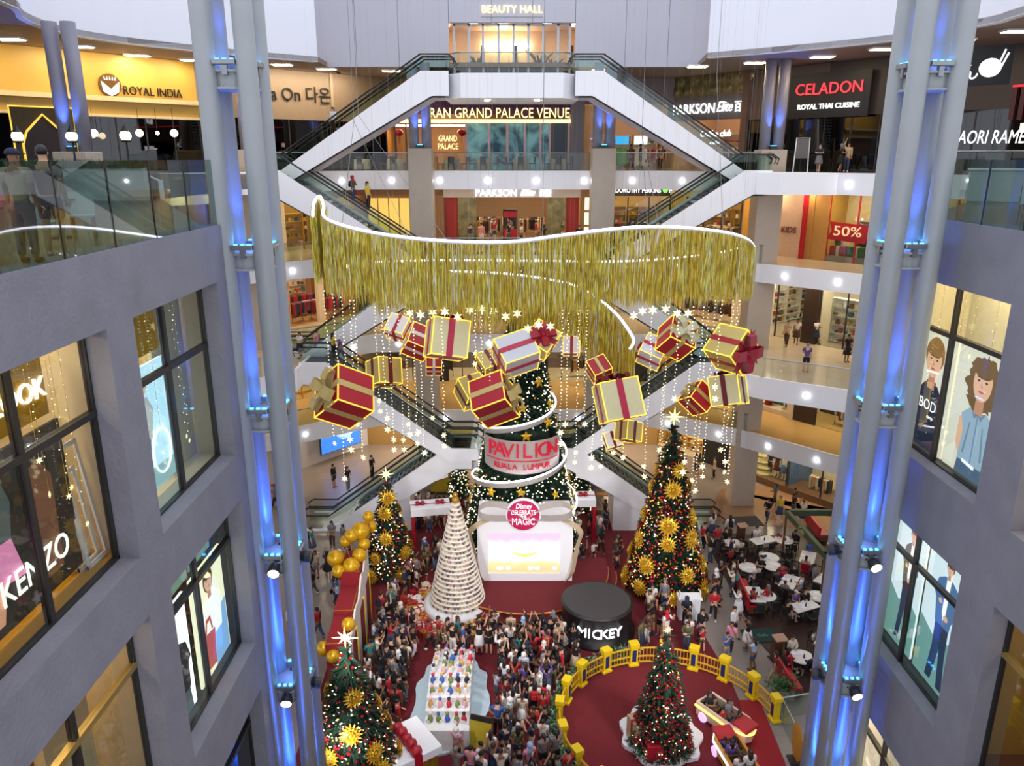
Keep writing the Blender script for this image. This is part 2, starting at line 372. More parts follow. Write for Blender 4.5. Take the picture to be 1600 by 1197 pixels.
for z in (ZA, ZB, ZC, ZD):
    e = E[z]; h = FH[z]
    mb = MB()          # slab as quads strip between e and a wide outer line (two halves + centre)
    mb.prism(e[:len(e) // 2] + [(-9.5, 72), (-45, 72), (-45, e[0][1])], z - h + .15, z)
    mb.prism([(-9.5, 52.5), (9.5, 52.5), (9.5, 72), (-9.5, 72)], z - h + .15, z)
    mb.prism(e[len(e) // 2:] + [(45, e[0][1]), (45, 72), (9.5, 72)], z - h + .15, z)
    struct('floor', mb, [GALF[z]])
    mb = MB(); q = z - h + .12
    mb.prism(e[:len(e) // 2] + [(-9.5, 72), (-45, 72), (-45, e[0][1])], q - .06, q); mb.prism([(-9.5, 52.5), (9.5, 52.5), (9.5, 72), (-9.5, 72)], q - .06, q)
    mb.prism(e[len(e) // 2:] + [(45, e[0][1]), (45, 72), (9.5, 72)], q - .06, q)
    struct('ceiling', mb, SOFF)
    # fascia board with bullet lamps
    TN[0] += 1; r = sroot('trim_%d' % TN[0])
    for a, b in zip(e[:-1], e[1:]):
        a = Vector((*a, 0)); b = Vector((*b, 0)); L = (b - a).length; g = math.atan2(b.y - a.y, b.x - a.x)
        mb = MB(); mb.box(((a.x + b.x) / 2, (a.y + b.y) / 2, z - h / 2 + .02), (L + .1, .16, h), 0, g); mb.build('board', WHITE, r)
        n = max(1, int(L / 3.1))
        for i in range(n):
            p = a + (b - a) * ((i + .5) / n); nrm = Vector((math.sin(g), -math.cos(g), 0))
            mb = MB(); mb.ball(p + nrm * .1 + Vector((0, 0, z - h / 2)), .11, 8); mb.build('lamp', LAMPC, r)
# glass balustrades along the edges
pane_me = {}
def balustrade(P, z, label, h=1.15, w=1.6, gm=None, rail=True, skip=None):
    t = thing('glass_balustrade', label, 'balustrade', (P[0][0], P[0][1], z)); o = Vector((P[0][0], P[0][1], z)); gm = gm or GLASS
    mr = MB()
    for a, b in zip(P[:-1], P[1:]):
        a = Vector((*a, z)); b = Vector((*b, z)); L = (b - a).length; n = max(1, round(L / w)); g = math.atan2(b.y - a.y, b.x - a.x)
        for i in range(n):
            k = (round(L / n, 2), h, gm.name)
            if k not in pane_me:
                mb = MB(); mb.box((0, 0, h / 2), (L / n - .04, .02, h)); pane_me[k] = mb.mesh('pane', gm)
            dup(pane_me[k], 'pane', t, a + (b - a) * ((i + .5) / n) - o, (0, 0, g))
        if rail: mr.tube([a - o + Vector((0, 0, h)), b - o + Vector((0, 0, h))], .035, 6)
    if rail: mr.build('handrail', STEEL, t)
    return t
def joints(t, P, w, h):
    a = Vector((*P[0], 0)); b = Vector((*P[1], 0)); L = (b - a).length; n = round(L / w)
    for i in range(1, n):
        mb = MB(); q = (b - a) * (i / n); mb.box((q.x, q.y, h / 2), (.03, .03, h)); mb.build('joint', DARK, t)
nm = {ZA: 'restaurant floor', ZB: 'second gallery', ZC: 'third gallery', ZD: 'lowest gallery'}
for z in (ZA, ZB, ZC, ZD):
    e = E[z]; k = len(e) // 2
    L = [p for p in e[:k]]; Rr = [p for p in e[k:]]
    balustrade(L[:3] if z != ZC else L[:4], z, 'clear glass balustrade on the far left edge of the %s' % nm[z])
    balustrade(Rr[-3:] if z != ZC else Rr[-4:], z, 'clear glass balustrade along the right edge of the %s' % nm[z], gm=GLASSC if z == ZC else None)
    if z in (ZA, ZB): balustrade([L[-1], Rr[0]], z, 'straight clear glass balustrade across the back of the %s' % nm[z])
    balustrade([L[-2], L[-1]], z, 'clear glass balustrade left of the back of the %s' % nm[z])
    balustrade([Rr[0], Rr[1]], z, 'clear glass balustrade right of the back of the %s' % nm[z])
joints(balustrade([(-6.95, 4), (-6.95, 18.5)], 21.3, 'tall jointed glass balustrade on top of the near concrete wall at left', 1.5, 1.62, GLASSN, rail=False), [(-6.95, 4), (-6.95, 18.5)], 1.62, 1.5)
joints(balustrade([(11.05, 6), (11.05, 21.6)], 21.3, 'tall jointed glass balustrade on top of the near concrete wall at right', 1.5, 1.62, GLASSN, rail=False), [(11.05, 6), (11.05, 21.6)], 1.62, 1.5)

# ---- high soffit above the restaurant floor, white curved bulkheads, grey back wall
ZS = 28.4
BL = [GX(u, v, ZS) for u, v in ((2, 2), (40, 30), (100, 52), (200, 68), (300, 79), (400, 89), (497, 97))]
BLp = [(-19.5, 22)] + [(p.x, p.y) for p in BL]
BRp = [(20.5, 22)] + [(p.x, p.y) for p in [GX(u, v, ZS) for u, v in ((1598, 22), (1560, 34), (1500, 46), (1400, 63), (1300, 74), (1200, 83), (1105, 91))]]
def bulkhead(P, name):
    r = sroot(name); P = [(p.x, p.y) for p in smooth_poly([Vector((*p, 0)) for p in P], 4)]
    mb = MB(); sg = -1 if P[0][0] < 0 else 1; Q = [(x + sg * .4, y + .25) for x, y in P]
    mb.prism(P + Q[::-1], ZS, 42) if sg > 0 else mb.prism(P + Q[::-1], ZS, 42)
    mb.build('bulkhead', BULK, r)
    return P
BLs = bulkhead(BLp, 'wall_left'); BRs = bulkhead(BRp, 'wall_right')
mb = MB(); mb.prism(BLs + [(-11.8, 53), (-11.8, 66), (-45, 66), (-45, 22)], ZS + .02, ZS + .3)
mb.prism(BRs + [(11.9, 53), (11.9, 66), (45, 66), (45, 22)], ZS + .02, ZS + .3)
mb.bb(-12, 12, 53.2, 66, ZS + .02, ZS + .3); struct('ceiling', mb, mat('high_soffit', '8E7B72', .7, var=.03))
r = sroot('wall_back')           # grey panelled wall above, with the doorway
pm = {}
xs = [-12.6, -9.9, -7.2, -4.0]
def gp(x0, x1, z0, z1):
    mb = MB(); mb.bb(x0 + .012, x1 - .012, 53, 53.12, z0 + .01, z1 - .01); mb.build('panel', LILAC, r)
for a, b in zip(xs[:-1], xs[1:]):
    gp(a, b, ZS, 40); gp(-b, -a, ZS, 40)
for a, b in ((-4, -1.3), (-1.3, 1.3), (1.3, 4)): gp(a, b, 31.0, 40)
mb = MB(); mb.bb(-12.6, 12.6, 53.12, 53.3, 31.0, 40); mb.bb(-12.6, -4, 53.12, 53.3, ZS, 31); mb.bb(4, 12.6, 53.12, 53.3, ZS, 31)
mb.build('backing', mat('joint_grey', '8E8D96', .7), r)
t = thing('shop_sign', 'small lit cream letters on the grey wall above the topmost glass doors', 'sign', (0, 52.95, 31.75))
text('BEAUTY HALL', .62, LETY, t, (0, 0, 0), width=3.8)
mb = MB(); mb.box((0, .03, -.38), (3.9, .05, .05)); mb.build('mounting_rail', LILAC, t)
# doorway and room
r = sroot('door_1'); D0, D1 = ZH, 31.0
mb = MB()
xsd = [-3.75, -2.95, -2.05, -1.15, -.15, .75, 1.75, 2.65, 3.4, 3.75]
for x in (-3.7, -2.75, -1.85, -.85, .1, 1.05, 2.0, 2.95, 3.7): mb.bb(x - .07, x + .07, 53.4, 53.5, D0, D1)
mb.bb(-3.75, 3.75, 53.4, 53.5, D1 - .12, D1); mb.build('frame', mat('door_aluminium', 'B4BAC2', .35, .5), r)
for a, b in zip((-3.7, -2.75, -1.85, -.85, .1, 1.05, 2.0, 2.95), (-2.75, -1.85, -.85, .1, 1.05, 2.0, 2.95, 3.7)):
    mb = MB(); mb.bb(a + .07, b - .07, 53.44, 53.46, D0, D1 - .12); mb.build('pane', GLASSD, r)
for x in (-.2, .4):
    mb = MB(); mb.bb(x - .02, x + .02, 53.3, 53.36, D0 + .6, D0 + 1.6); mb.build('handle', STEEL, r)
r = sroot('wall_back')
mb = MB(); mb.bb(-6, 6, 60.5, 60.7, ZH, 32); mb.bb(-6.2, -6, 53.5, 60.7, ZH, 32); mb.bb(6, 6.2, 53.5, 60.7, ZH, 32); mb.bb(-6, 6, 53.4, 60.6, 31.6, 31.7)
mb.build('room', mat('salon_wall', 'C7A98C', .6), r)
mb = MB(); mb.bb(-6, 6, 50, 60.6, ZH - .1, ZH); mb.build('room_floor', FLOORM, r)
for x, y in ((-2.6, 56), (2.4, 56), (-.6, 58), (4.4, 57), (-4.6, 57)):
    mb = MB(); mb.box((x, y, 31.55), (.5, 2.2, .06)); mb.build('light_panel', PANELW, r)
mb = MB(); mb.box((-.4, 60.3, 30.6), (3.4, .2, .25)); mb.build('light_panel', PANELW, r)
for x in (-2.0, .25, 4.1):
    mb = MB(); mb.bb(x - .12, x + .12, 57, 57.4, ZH, 30.2); mb.build('post', DARK, r)
t = thing('reception_counter', 'long dark grey counter behind the upper glass doors', 'counter', (0, 56, ZH))
mb = MB(); mb.bb(-2.8, 3.0, -.4, .4, 0, .95); mb.build('body', mat('charcoal', '3B3F46', .5), t); mb = MB(); mb.bb(-2.85, 3.05, -.45, .45, .95, 1.0); mb.build('worktop', STEEL, t)
for i, (x, s) in enumerate(((-2.3, 1.0), (1.9, 1.35), (2.7, .8))):
    t = thing('feather_plant', ('dark feathery plant inside the upper glass doors, left', 'largest dark feathery plant inside the upper glass doors, right', 'small dark feathery plant beside the largest one inside the upper doors')[i], 'plant', (x, 54.6, ZH))
    mb = MB(); mb.cyl((0, 0, 0), .2, .7, 10, r2=.26); mb.build('planter', STEEL, t)
    mb = MB()
    for k in range(26):
        a = R.uniform(0, 2 * PI); l = R.uniform(.5, 1.1) * s; q = R.uniform(.2, .9)
        mb.tube([(0, 0, .65), (math.cos(a) * l * q * .5, math.sin(a) * l * q * .4, .7 + l * .7), (math.cos(a) * l * q, math.sin(a) * l * q * .6, .7 + l)], [.02, .07, .03], 4)
    mb.build('leaves', mat('dusky_leaf', '4A4650', .6), t)
# landing platform in front of the doors
mb = MB(); pl = [(-2.95, 47.3), (2.95, 47.3), (3.95, 48.4), (3.95, 53), (-3.95, 53), (-3.95, 48.4)]
mb.prism(pl, 26.15, ZH); r2 = struct('floor', mb, WHITE)
for x in (-1.5, 1.5):
    mb = MB(); mb.cyl((x, 49.0, 26.08), .14, .09, 12); mb.build('lamp', LAMP, r2)
balustrade([(-3.9, 48.4), (-2.95, 47.35), (2.95, 47.35), (3.9, 48.4)], ZH, 'clear glass balustrade around the topmost white landing before the upper glass doors', 1.1, 1.5)
# centre landings lower down (escalator bridges)
for z, y0, y1, x in ((ZB, 45.2, 53, 4.2), (ZD, 44.0, 50.5, 2.6)):
    mb = MB(); mb.prism([(-x + .9, y0), (x - .9, y0), (x, y0 + 1), (x, y1), (-x, y1), (-x, y0 + 1)], z - 1.3, z); struct('floor', mb, WHITE)
    balustrade([(-x + .5, y0 + .1), (x - .5, y0 + .1)], z, 'clear glass balustrade of the %s escalator bridge' % ('upper' if z == ZB else 'lower'), 1.1, 1.5)
mb = MB(); mb.bb(-2.6, 2.6, 50.5, 53, ZD - 1, ZD); struct('floor', mb, WHITE)
# side landings (upper)
for sg in (-1, 1):
    mb = MB(); mb.prism([(sg * 14.2, 46.2), (sg * 15.2, 45.2), (sg * 18.4, 44.9), (sg * 15.5, 48), (sg * 14.6, 50)], ZA - 1.2, ZA + .003); struct('floor', mb, WHITE)

# ---- escalators
STEPM = mat('escalator_steps', '3A3A3E', .4, .5, var=.2, scale=30)
def escalator(xu, zu, xl, zl, y0, y1, label, flat=1.3, dep=1.35):
    sg = 1 if xl > xu else -1; t = thing('escalator', label, 'escalator', (xl, (y0 + y1) / 2, zl)); o = Vector((xl, (y0 + y1) / 2, zl)); off = o
    prof = [(xu - sg * .3, zu), (xu + sg * flat, zu), (xl - sg * flat, zl), (xl + sg * .3, zl)]
    low = [(xl + sg * .3, zl - .75), (xl - sg * (flat + .3), zl - .75), (xu + sg * (flat - .6), zu - dep), (xu - sg * .3, zu - dep)]
    ring = prof + low
    for yy in (y0, y1 - .12):
        mb = MB(); n = len(ring); vs = [(p[0], yy, p[1] + .12) for p in ring] + [(p[0], yy + .12, p[1] + .12) for p in ring]
        mb.add(vs, [tuple(range(n)), tuple(range(n, 2 * n))[::-1]] + [(i, i + n, (i + 1) % n + n, (i + 1) % n) for i in range(n)])
        mb.build('side_panel', WHITE, t, off=off)
    mb = MB(); vs = []
    for yy in (y0 + .1, y1 - .1): vs += [(p[0], yy, p[1] + .02) for p in low]
    k = len(low); mb.add(vs, [(i, i + 1, k + i + 1, k + i) for i in range(k - 1)]); mb.build('underside', LILAC, t, off=off)
    mb = MB(); ns = 24; ym = (y0 + y1) / 2
    for lane in ((y0 + .35, ym - .25), (ym + .25, y1 - .35)):
        for i in range(ns):
            x = lerp(xu + sg * flat, xl - sg * flat, (i + .5) / ns); z = lerp(zu, zl, (i + .5) / ns); w = abs(xl - xu - 2 * sg * flat) / ns
            mb.bb(x - w / 2, x + w / 2, lane[0], lane[1], z - .25, z - .05)
        for a, z in ((xu, zu), (xl - sg * flat, zl)):
            mb.bb(a, a + sg * flat, lane[0], lane[1], z - .1, z - .02)
    mb.build('steps', STEPM, t, off=off, kind='stuff')
    mb = MB(); mb.add([(prof[i][0], y, prof[i][1] - .04) for y in (y0 + .1, y1 - .1) for i in range(4)], [(0, 1, 5, 4), (1, 2, 6, 5), (2, 3, 7, 6)]); mb.build('deck_plate', mat('deck_plate', '55565A', .4, .6), t, off=off)
    for yy in (y0 + .12, ym - .12, ym + .12, y1 - .12):
        mb = MB(); vs = [(p[0], yy, p[1] + .1) for p in prof] + [(p[0], yy, p[1] + 1.0) for p in prof]
        mb.add(vs, [(0, 1, 5, 4), (1, 2, 6, 5), (2, 3, 7, 6)]); mb.build('pane', GLASS, t, off=off)
        pts = [Vector((p[0], yy, p[1] + 1.02)) for p in prof]
        a, b = pts[0] + Vector((-sg * .35, 0, -.25)), pts[-1] + Vector((sg * .35, 0, -.25))
        mb = MB(); mb.tube([a + Vector((sg * .1, 0, -.3)), a] + pts + [b, b + Vector((-sg * .1, 0, -.3))], .05, 6); mb.build('handrail', BLACK, t, off=off)
    return t
for sg, sd in ((-1, 'left'), (1, 'right')):
    escalator(sg * 3.95, ZH, sg * 15.0, ZA, 47.4, 50.2, 'white escalator from the topmost landing down to the restaurant floor at %s' % sd)
    escalator(sg * 14.9, ZA, sg * 3.9, ZB, 46.6, 49.4, 'white escalator from the restaurant floor at %s down behind the gold tinsel curtain' % sd)
    escalator(sg * 3.9, ZB, sg * 14.2, ZC, 46.4, 48.9, 'white escalator emerging under the gold tinsel curtain down to the third gallery at %s' % sd)
    escalator(sg * 12.4, ZC, sg * 2.4, ZD, 44.4, 47.0, 'white escalator behind the hanging gift boxes at %s down to the lower bridge' % sd)
    escalator(sg * 2.8, ZD, sg * 12.9, 0, 44.5, 47.2, 'lowest white escalator from the bridge down to the ground floor at %s' % sd)
    # enclosing wedge under the lowest flights
    mb = MB(); pr = [(sg * 6.9, 0), (sg * 6.9, 2.2), (sg * 2.9, 4.25), (sg * 2.9, 3.6), (sg * 6.0, 2.0), (sg * 6.3, 0)]
    pr = [(sg * 12.2, 0), (sg * 4.0, 4.3), (sg * 4.0, 3.7), (sg * 6.4, 2.9), (sg * 6.4, 0)]
    n = len(pr); mb.add([(p[0], 44.56, p[1]) for p in pr] + [(p[0], 47.1, p[1]) for p in pr], [tuple(range(n)), tuple(range(n, 2 * n))[::-1]] + [(i, i + n, (i + 1) % n + n, (i + 1) % n) for i in range(n)])
    struct('wall_%s' % sd, mb, WHITE)

# ---- columns
PIN = mat('column_paint', '8A8794', .5, var=.03)
def bigpillar(x, y, w, z1, tubes=True, z0=0):
    r = sroot('pillar', (x, y, z0))
    mb = MB(); mb.bev((0, 0, (z1 - z0) / 2), (w, w, z1 - z0), .05); mb.build('shaft', BEIGE, r)
    if tubes:
        for dx in (-w * .27, w * .27):
            mb = MB(); mb.cyl((dx, 0, z1 - z0), w * .21, ZS - z1 + .1, 16); mb.build('tube', PIN, r, smooth=True)
        mb = MB(); mb.box((0, -w * .3, z1 - z0 + .12), (.4, .2, .2)); mb.build('uplight', DARK, r)
        mb = MB(); mb.box((0, -w * .3, z1 - z0 + .23), (.34, .14, .03)); mb.build('lens', BLUELED, r)
        l = bpy.data.lights.new('blue_uplight', 'SPOT'); l.energy = 260; l.color = (.08, .22, 1); l.spot_size = 1.0; l.shadow_soft_size = .08
        o = bpy.data.objects.new('blue_uplight', l); COL.objects.link(o); o.location = (x, y - w * .42, z1 + .3); o.rotation_euler = (PI + .1, 0, 0)
for sg in (-1, 1): bigpillar(sg * 5.85, 51.6, 1.5, 23.4)
for sg in (-1, 1): bigpillar(sg * 15.7, 48.9, 1.55, 23.3)
p = GX(118, 242, 23.1); bigpillar(-19.7, 36.5, 1.5, 23.1, z0=21.3)

# ---- soffit lights of the restaurant floor
n = 0
for u, v in ((16, 60), (125, 72), (215, 86), (300, 93), (440, 100), (510, 107), (612, 110), (1090, 103), (1180, 97), (1285, 88), (1380, 76), (1590, 48), (940, 108), (1500, 62)):
    p = GX(u, v, ZS - .02); q = thing('ceiling_light', 'warm recessed lamp in the high restaurant soffit, %s one counted from the left' % ('first second third fourth fifth sixth seventh eighth ninth tenth eleventh twelfth thirteenth fourteenth'.split()[[16, 125, 215, 300, 440, 510, 612, 940, 1090, 1180, 1285, 1380, 1500, 1590].index(u)]), 'lamp', p)
    mb = MB(); mb.box((0, 0, 0), (1.3, .75, .1)); mb.build('frame', WHITE, q); mb = MB(); mb.box((0, 0, -.05), (1.15, .6, .04)); mb.build('diffuser', LAMP, q)

# steel trusses of the glass roof that carry the hanging decorations
for i in range(7):
    mb = MB(); y = 32.5 + i * 1.6; mb.bb(-14, 16, y - .04, y + .04, 43.9, 44.1); struct('ceiling', mb, STEEL)
# ================================================================ SHOPFRONTS
WALLN = {}
ORD = 'first second third fourth fifth sixth seventh eighth ninth tenth eleventh twelfth thirteenth fourteenth fifteenth sixteenth seventeenth eighteenth nineteenth twentieth'.split()
class Shop:
    """an open-fronted room: local x along the front, y into the shop, z up"""
    def __init__(s, p0, p1, z, h, depth=5, wall=CREAM, floor=FLOORM, lamp=PANELW, name='back', ceil=CREAM, lit=True):
        a = Vector((*p0, z)); b = Vector((*p1, z)); s.L = (b - a).length; s.h = h; s.d = depth
        s.g = math.atan2(b.y - a.y, b.x - a.x); s.o = a; s.M = Matrix.Translation(a) @ Matrix.Rotation(s.g, 4, 'Z')
        r = s.r = sroot('wall_' + name, a, s.g); L = s.L
        mb = MB(); mb.bb(0, L, depth, depth + .1, 0, h); mb.build('back_wall', wall, r)
        mb = MB(); mb.bb(-.1, 0, .12, depth + .1, 0, h); mb.bb(L, L + .1, .12, depth + .1, 0, h); mb.build('side_wall', wall, r)
        mb = MB(); mb.bb(-.1, L + .1, .1, depth, h - .08, h - .02); mb.build('shop_ceiling', ceil, r)
        mb = MB(); mb.bb(0, L, .05, depth, .0, .02); mb.build('shop_floor', floor, r)
        if lit:
            n = max(1, int(L / 2.6))
            for i in range(n):
                mb = MB(); x = (i + .5) * L / n; mb.bb(x - .75, x + .75, depth * .3, depth * .3 + .5, h - .14, h - .09); mb.build('light_panel', lamp, r)
    def w(s, x, y, z=0): return s.M @ Vector((x, y, z))
    def bar(s, name, x0, x1, z0, z1, m, y0=-.06, y1=.1):
        mb = MB(); mb.bb(x0, x1, y0, y1, z0, z1); return mb.build(name, m, s.r)
    def band(s, z0, z1, m, x0=0, x1=None, y0=-.08, y1=.15): return s.bar('sign_band', x0, s.L if x1 is None else x1, z0, z1, m, y0, y1)
    def glass(s, x0, x1, z0, z1, fr=DARK, n=1, gm=None):
        w = (x1 - x0) / n
        for i in range(n):
            s.bar('pane', x0 + i * w + .04, x0 + (i + 1) * w - .04, z0, z1, gm or GLASSD, 0, .02)
            s.bar('mullion', x0 + i * w - .04, x0 + i * w + .04, z0, z1, fr, -.03, .06)
        s.bar('mullion', x1 - .04, x1 + .04, z0, z1, fr, -.03, .06)
    def sign(s, label, x, z, parts, board=None, cat='sign'):
        t = thing('shop_sign', label, cat, s.w(x, -.12, z), s.g)
        if board: mb = MB(); mb.box((board[3] if len(board) > 3 else 0, .03, board[4] if len(board) > 4 else 0), (board[0], .06, board[1])); mb.build('board', board[2], t)
        for q in parts: text(q[0], q[1], q[2], t, (q[3], -.05, q[4]), (PI / 2, 0, 0), .03, width=q[5] if len(q) > 5 else None, shear=q[6] if len(q) > 6 else 0)
        return t
CL = [mat('cloth_' + h, h, .8, var=.12, scale=15) for h in ('8E1F2A', 'B5302F', '2A2A30', 'D8CFC2', '5A3B2A', '374766', 'C08A4A', '6D6A70', 'E4E0DC', '7A2A45', '3F4F3A', 'C9A27A')]
gar = MB(); gar.add([(-.05, -.24, 0), (.05, -.24, 0), (.05, .24, 0), (-.05, .24, 0), (-.05, -.2, -.75), (.05, -.22, -.8), (.05, .22, -.8), (-.05, .2, -.75), (0, -.05, .06), (0, .05, .06)],
    [(0, 1, 5, 4), (1, 2, 6, 5), (2, 3, 7, 6), (3, 0, 4, 7), (7, 6, 5, 4), (0, 8, 1), (2, 9, 3), (0, 3, 9, 8), (1, 8, 9, 2)])
GAR = gar.mesh('garment', CL[0])
def rack(s, x, y, label, cols, w=1.5, h=1.55, n=9, low=0, grp=None):
    t = thing('clothes_rack', label, 'clothes rack', s.w(x, y), s.g, grp)
    mb = MB(); mb.tube([(-w / 2, 0, 0), (-w / 2, 0, h), (w / 2, 0, h), (w / 2, 0, 0)], .025, 5); mb.box((-w / 2, 0, .03), (.06, .5, .05)); mb.box((w / 2, 0, .03), (.06, .5, .05)); mb.build('rail', STEEL, t)
    for i in range(n):
        dup(GAR, 'garment', t, ((i + .5) / n * w - w / 2, 0, h - .08), (0, 0, R.uniform(-.2, .2)), (1.4, 1, R.uniform(.8, 1.25)), CL[R.choice(cols)])
    return t
GOODS = [mat('goods_' + h, h, .6, var=.1) for h in ('8A6A42', 'E0D8C8', '3A2E2C', 'B03A3A', '44688A', 'C8A24A')]
def shelfunit(s, x, y, label, w=2, h=2.2, n=4, fm=CREAM, sparse=.75, dep=.4, rz=0, goods=None):
    t = thing('shelf_unit', label, 'shelf', s.w(x, y), s.g + rz)
    mb = MB(); mb.bb(-w / 2, w / 2, dep / 2 - .03, dep / 2, 0, h); mb.bb(-w / 2, -w / 2 + .04, -dep / 2, dep / 2, 0, h); mb.bb(w / 2 - .04, w / 2, -dep / 2, dep / 2, 0, h); mb.build('carcass', fm, t)
    mb2 = MB()
    for i in range(n + 1):
        z = .1 + i * (h - .15) / n
        mb = MB(); mb.bb(-w / 2 + .04, w / 2 - .04, -dep / 2, dep / 2 - .03, z - .02, z + .02); mb.build('shelf', fm, t)
        if i < n:
            k = -w / 2 + .12
            while k < w / 2 - .2:
                bw = R.uniform(.12, .3)
                if R.random() < sparse: hh = R.uniform(.1, .32); mb2.bb(k, k + bw * .9, -dep / 2 + .05, dep / 2 - .1, z + .021, z + .02 + hh, R.randrange(6))
                k += bw
    mb2.build('goods', goods or GOODS, t, kind='stuff'); return t
def fill(s, label, n, cols, rows=1, y0=1.2, dy=1.5, x0=None, x1=None, shelves=0, fm=CREAM):
    x0 = x0 or .8; x1 = x1 or s.L - .8; k = 0
    for j in range(rows):
        for i in range(n):
            rack(s, lerp(x0, x1, (i + .5) / n) + (j % 2) * .3, y0 + dy * j, '%s clothes rack, %s row, %s' % (ORD[i], ('front', 'middle', 'rear')[j], label), cols, w=min(1.5, (x1 - x0) / n * .8), h=1.5 + .25 * j)
    for i in range(shelves):
        shelfunit(s, lerp(x0, x1, (i + .5) / shelves), s.d - .3, '%s wall shelf, %s' % (ORD[i], label), w=(x1 - x0) / shelves * .9, h=2.6, fm=fm)
def at_O(t0, t1, inset=0):       # two points of the shopfront line at distances from its middle (left negative)
    mid = plen(O) / 2
    a = polyat(O, mid + t0)[0]; b = polyat(O, mid + t1)[0]; return (a.x, a.y), (b.x, b.y)
DG = glassmat('smoked_glass', '4A4644', .92)
H_A, H_B = ZS - ZA, ZA - FH[ZA] - ZB + .1
# ---------------- restaurant floor (A)
# gold restaurant at far left
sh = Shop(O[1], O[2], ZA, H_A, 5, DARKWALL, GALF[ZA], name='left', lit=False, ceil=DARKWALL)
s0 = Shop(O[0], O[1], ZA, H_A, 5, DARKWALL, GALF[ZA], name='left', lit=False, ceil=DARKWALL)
GW = mat('restaurant_gold_wall', 'BE9A48', .45, var=.05, scale=.6)  # even gold paint without emission
for q in (sh, s0):
    q.band(4.15, H_A, GW); q.band(3.9, 4.15, mat('cream_ledge', 'D8C49A', .5), y0=-.45); q.band(3.2, 3.9, GW, y0=-.15); q.band(3.05, 3.2, mat('cream_ledge', 'D8C49A', .5), y0=-.3)
sh.glass(.2, sh.L, 0, 3.05, DARK, 6, DG)
s0.bar('wall_panel', 2.5, 6.5, 0, 3.05, mat('mauve_panel', '8A6A62', .6), -.05, .1); s0.glass(0, 2.5, 0, 3.05, DARK, 2, DG)
mb = MB(); mb.box((0, 0, 0), (10, .25, .1))
area('added_gold_wash', sh.w(sh.L * .5, -1.6, H_A - .3), 8, 95, (1, .8, .45), (PI * .18, 0, sh.g), sy=.6)  # unseen area lamps added to brighten the gold wall from the front
area('added_gold_wash', s0.w(s0.L * .6, -1.6, H_A - .3), 8, 95, (1, .8, .45), (PI * .18, 0, s0.g), sy=.6)
# arch doorway in front of the gold restaurant
p = PY(80, 205, 42.0); t = thing('arch_doorway', 'pointed arch doorway with gold beaded trim in the gold restaurant front', 'doorway', (p.x, p.y - .6, ZA), s0.g)
mb = MB(); W = 1.5
out = [(-W, 0), (-W, 3.3), (W, 3.3), (W, 0)]; arch = [(1.1, 0), (1.1, 1.5), (.85, 2.1), (.4, 2.55), (0, 2.95), (-.4, 2.55), (-.85, 2.1), (-1.1, 1.5), (-1.1, 0)]
for a, b in zip(arch[:-1], arch[1:]):
    sx = 1 if (a[0] + b[0]) > 0 else -1
    mb.add([(a[0], 0, a[1]), (b[0], 0, b[1]), (sx * W, 0, b[1]), (sx * W, 0, a[1])], [(0, 1, 2, 3)])
mb.add([(-W, 0, 2.95), (W, 0, 2.95), (W, 0, 3.3), (-W, 0, 3.3)], [(0, 1, 2, 3)]); mb.build('surround', mat('bronze_lattice', '4A3A1C', .5, .4, var=.3, scale=14), t)
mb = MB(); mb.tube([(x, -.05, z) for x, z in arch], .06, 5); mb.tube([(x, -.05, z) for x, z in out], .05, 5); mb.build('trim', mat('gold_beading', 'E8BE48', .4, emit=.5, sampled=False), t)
mb = MB(); mb.bb(-1.1, 1.1, .1, .2, 0, 3); mb.build('door_leaf', mat('dark_maroon', '2A1716', .5), t)
# sign ROYAL INDIA
mb = MB()
t = sh.sign('dark letters with a round lotus emblem on the gold wall', sh.L * .70, 4.5, [('ROYAL INDIA', .68, LETK, .35, 0, 3.5)])
mb = MB(); mb.lathe([(.0, .02), (.62, .02), (.62, -.06), (.0, -.06)], 24, 0, Matrix.Translation((-2.1, -.05, .25)) @ Matrix.Rotation(PI / 2, 4, 'X')); mb.build('emblem_disc', mat('bronze_disc', '6A4A1C', .4, .4), t)
mb = MB()
for sx in (-1, 1): mb.add([(-2.1 + sx * .5, -.13, .45), (-2.1 + sx * .02, -.13, .05), (-2.1, -.13, -.32), (-2.1 + sx * .42, -.13, -.1)], [(0, 1, 2, 3)])
for k in (-2, -1, 0, 1, 2): mb.add([(-2.1 + k * .14 - .04, -.13, .52), (-2.1 + k * .14 + .04, -.13, .52), (-2.1 + k * .16, -.13, .72)], [(0, 1, 2)])
mb.build('lotus', LETW, t)
t = thing('shop_sign', 'small lit lotus emblem with a line of letters beside the pointed arch doorway', 'sign', PY(37, 228, 41.5))
mb = MB()
for sx in (-1, 1): mb.add([(sx * .42, 0, .35), (sx * .02, 0, .1), (0, 0, -.25), (sx * .36, 0, -.1)], [(0, 1, 2, 3)])
mb.build('lotus', LETW, t); text('ROYAL INDIA', .3, LETY, t, (.15, 0, -.5), width=1.5)
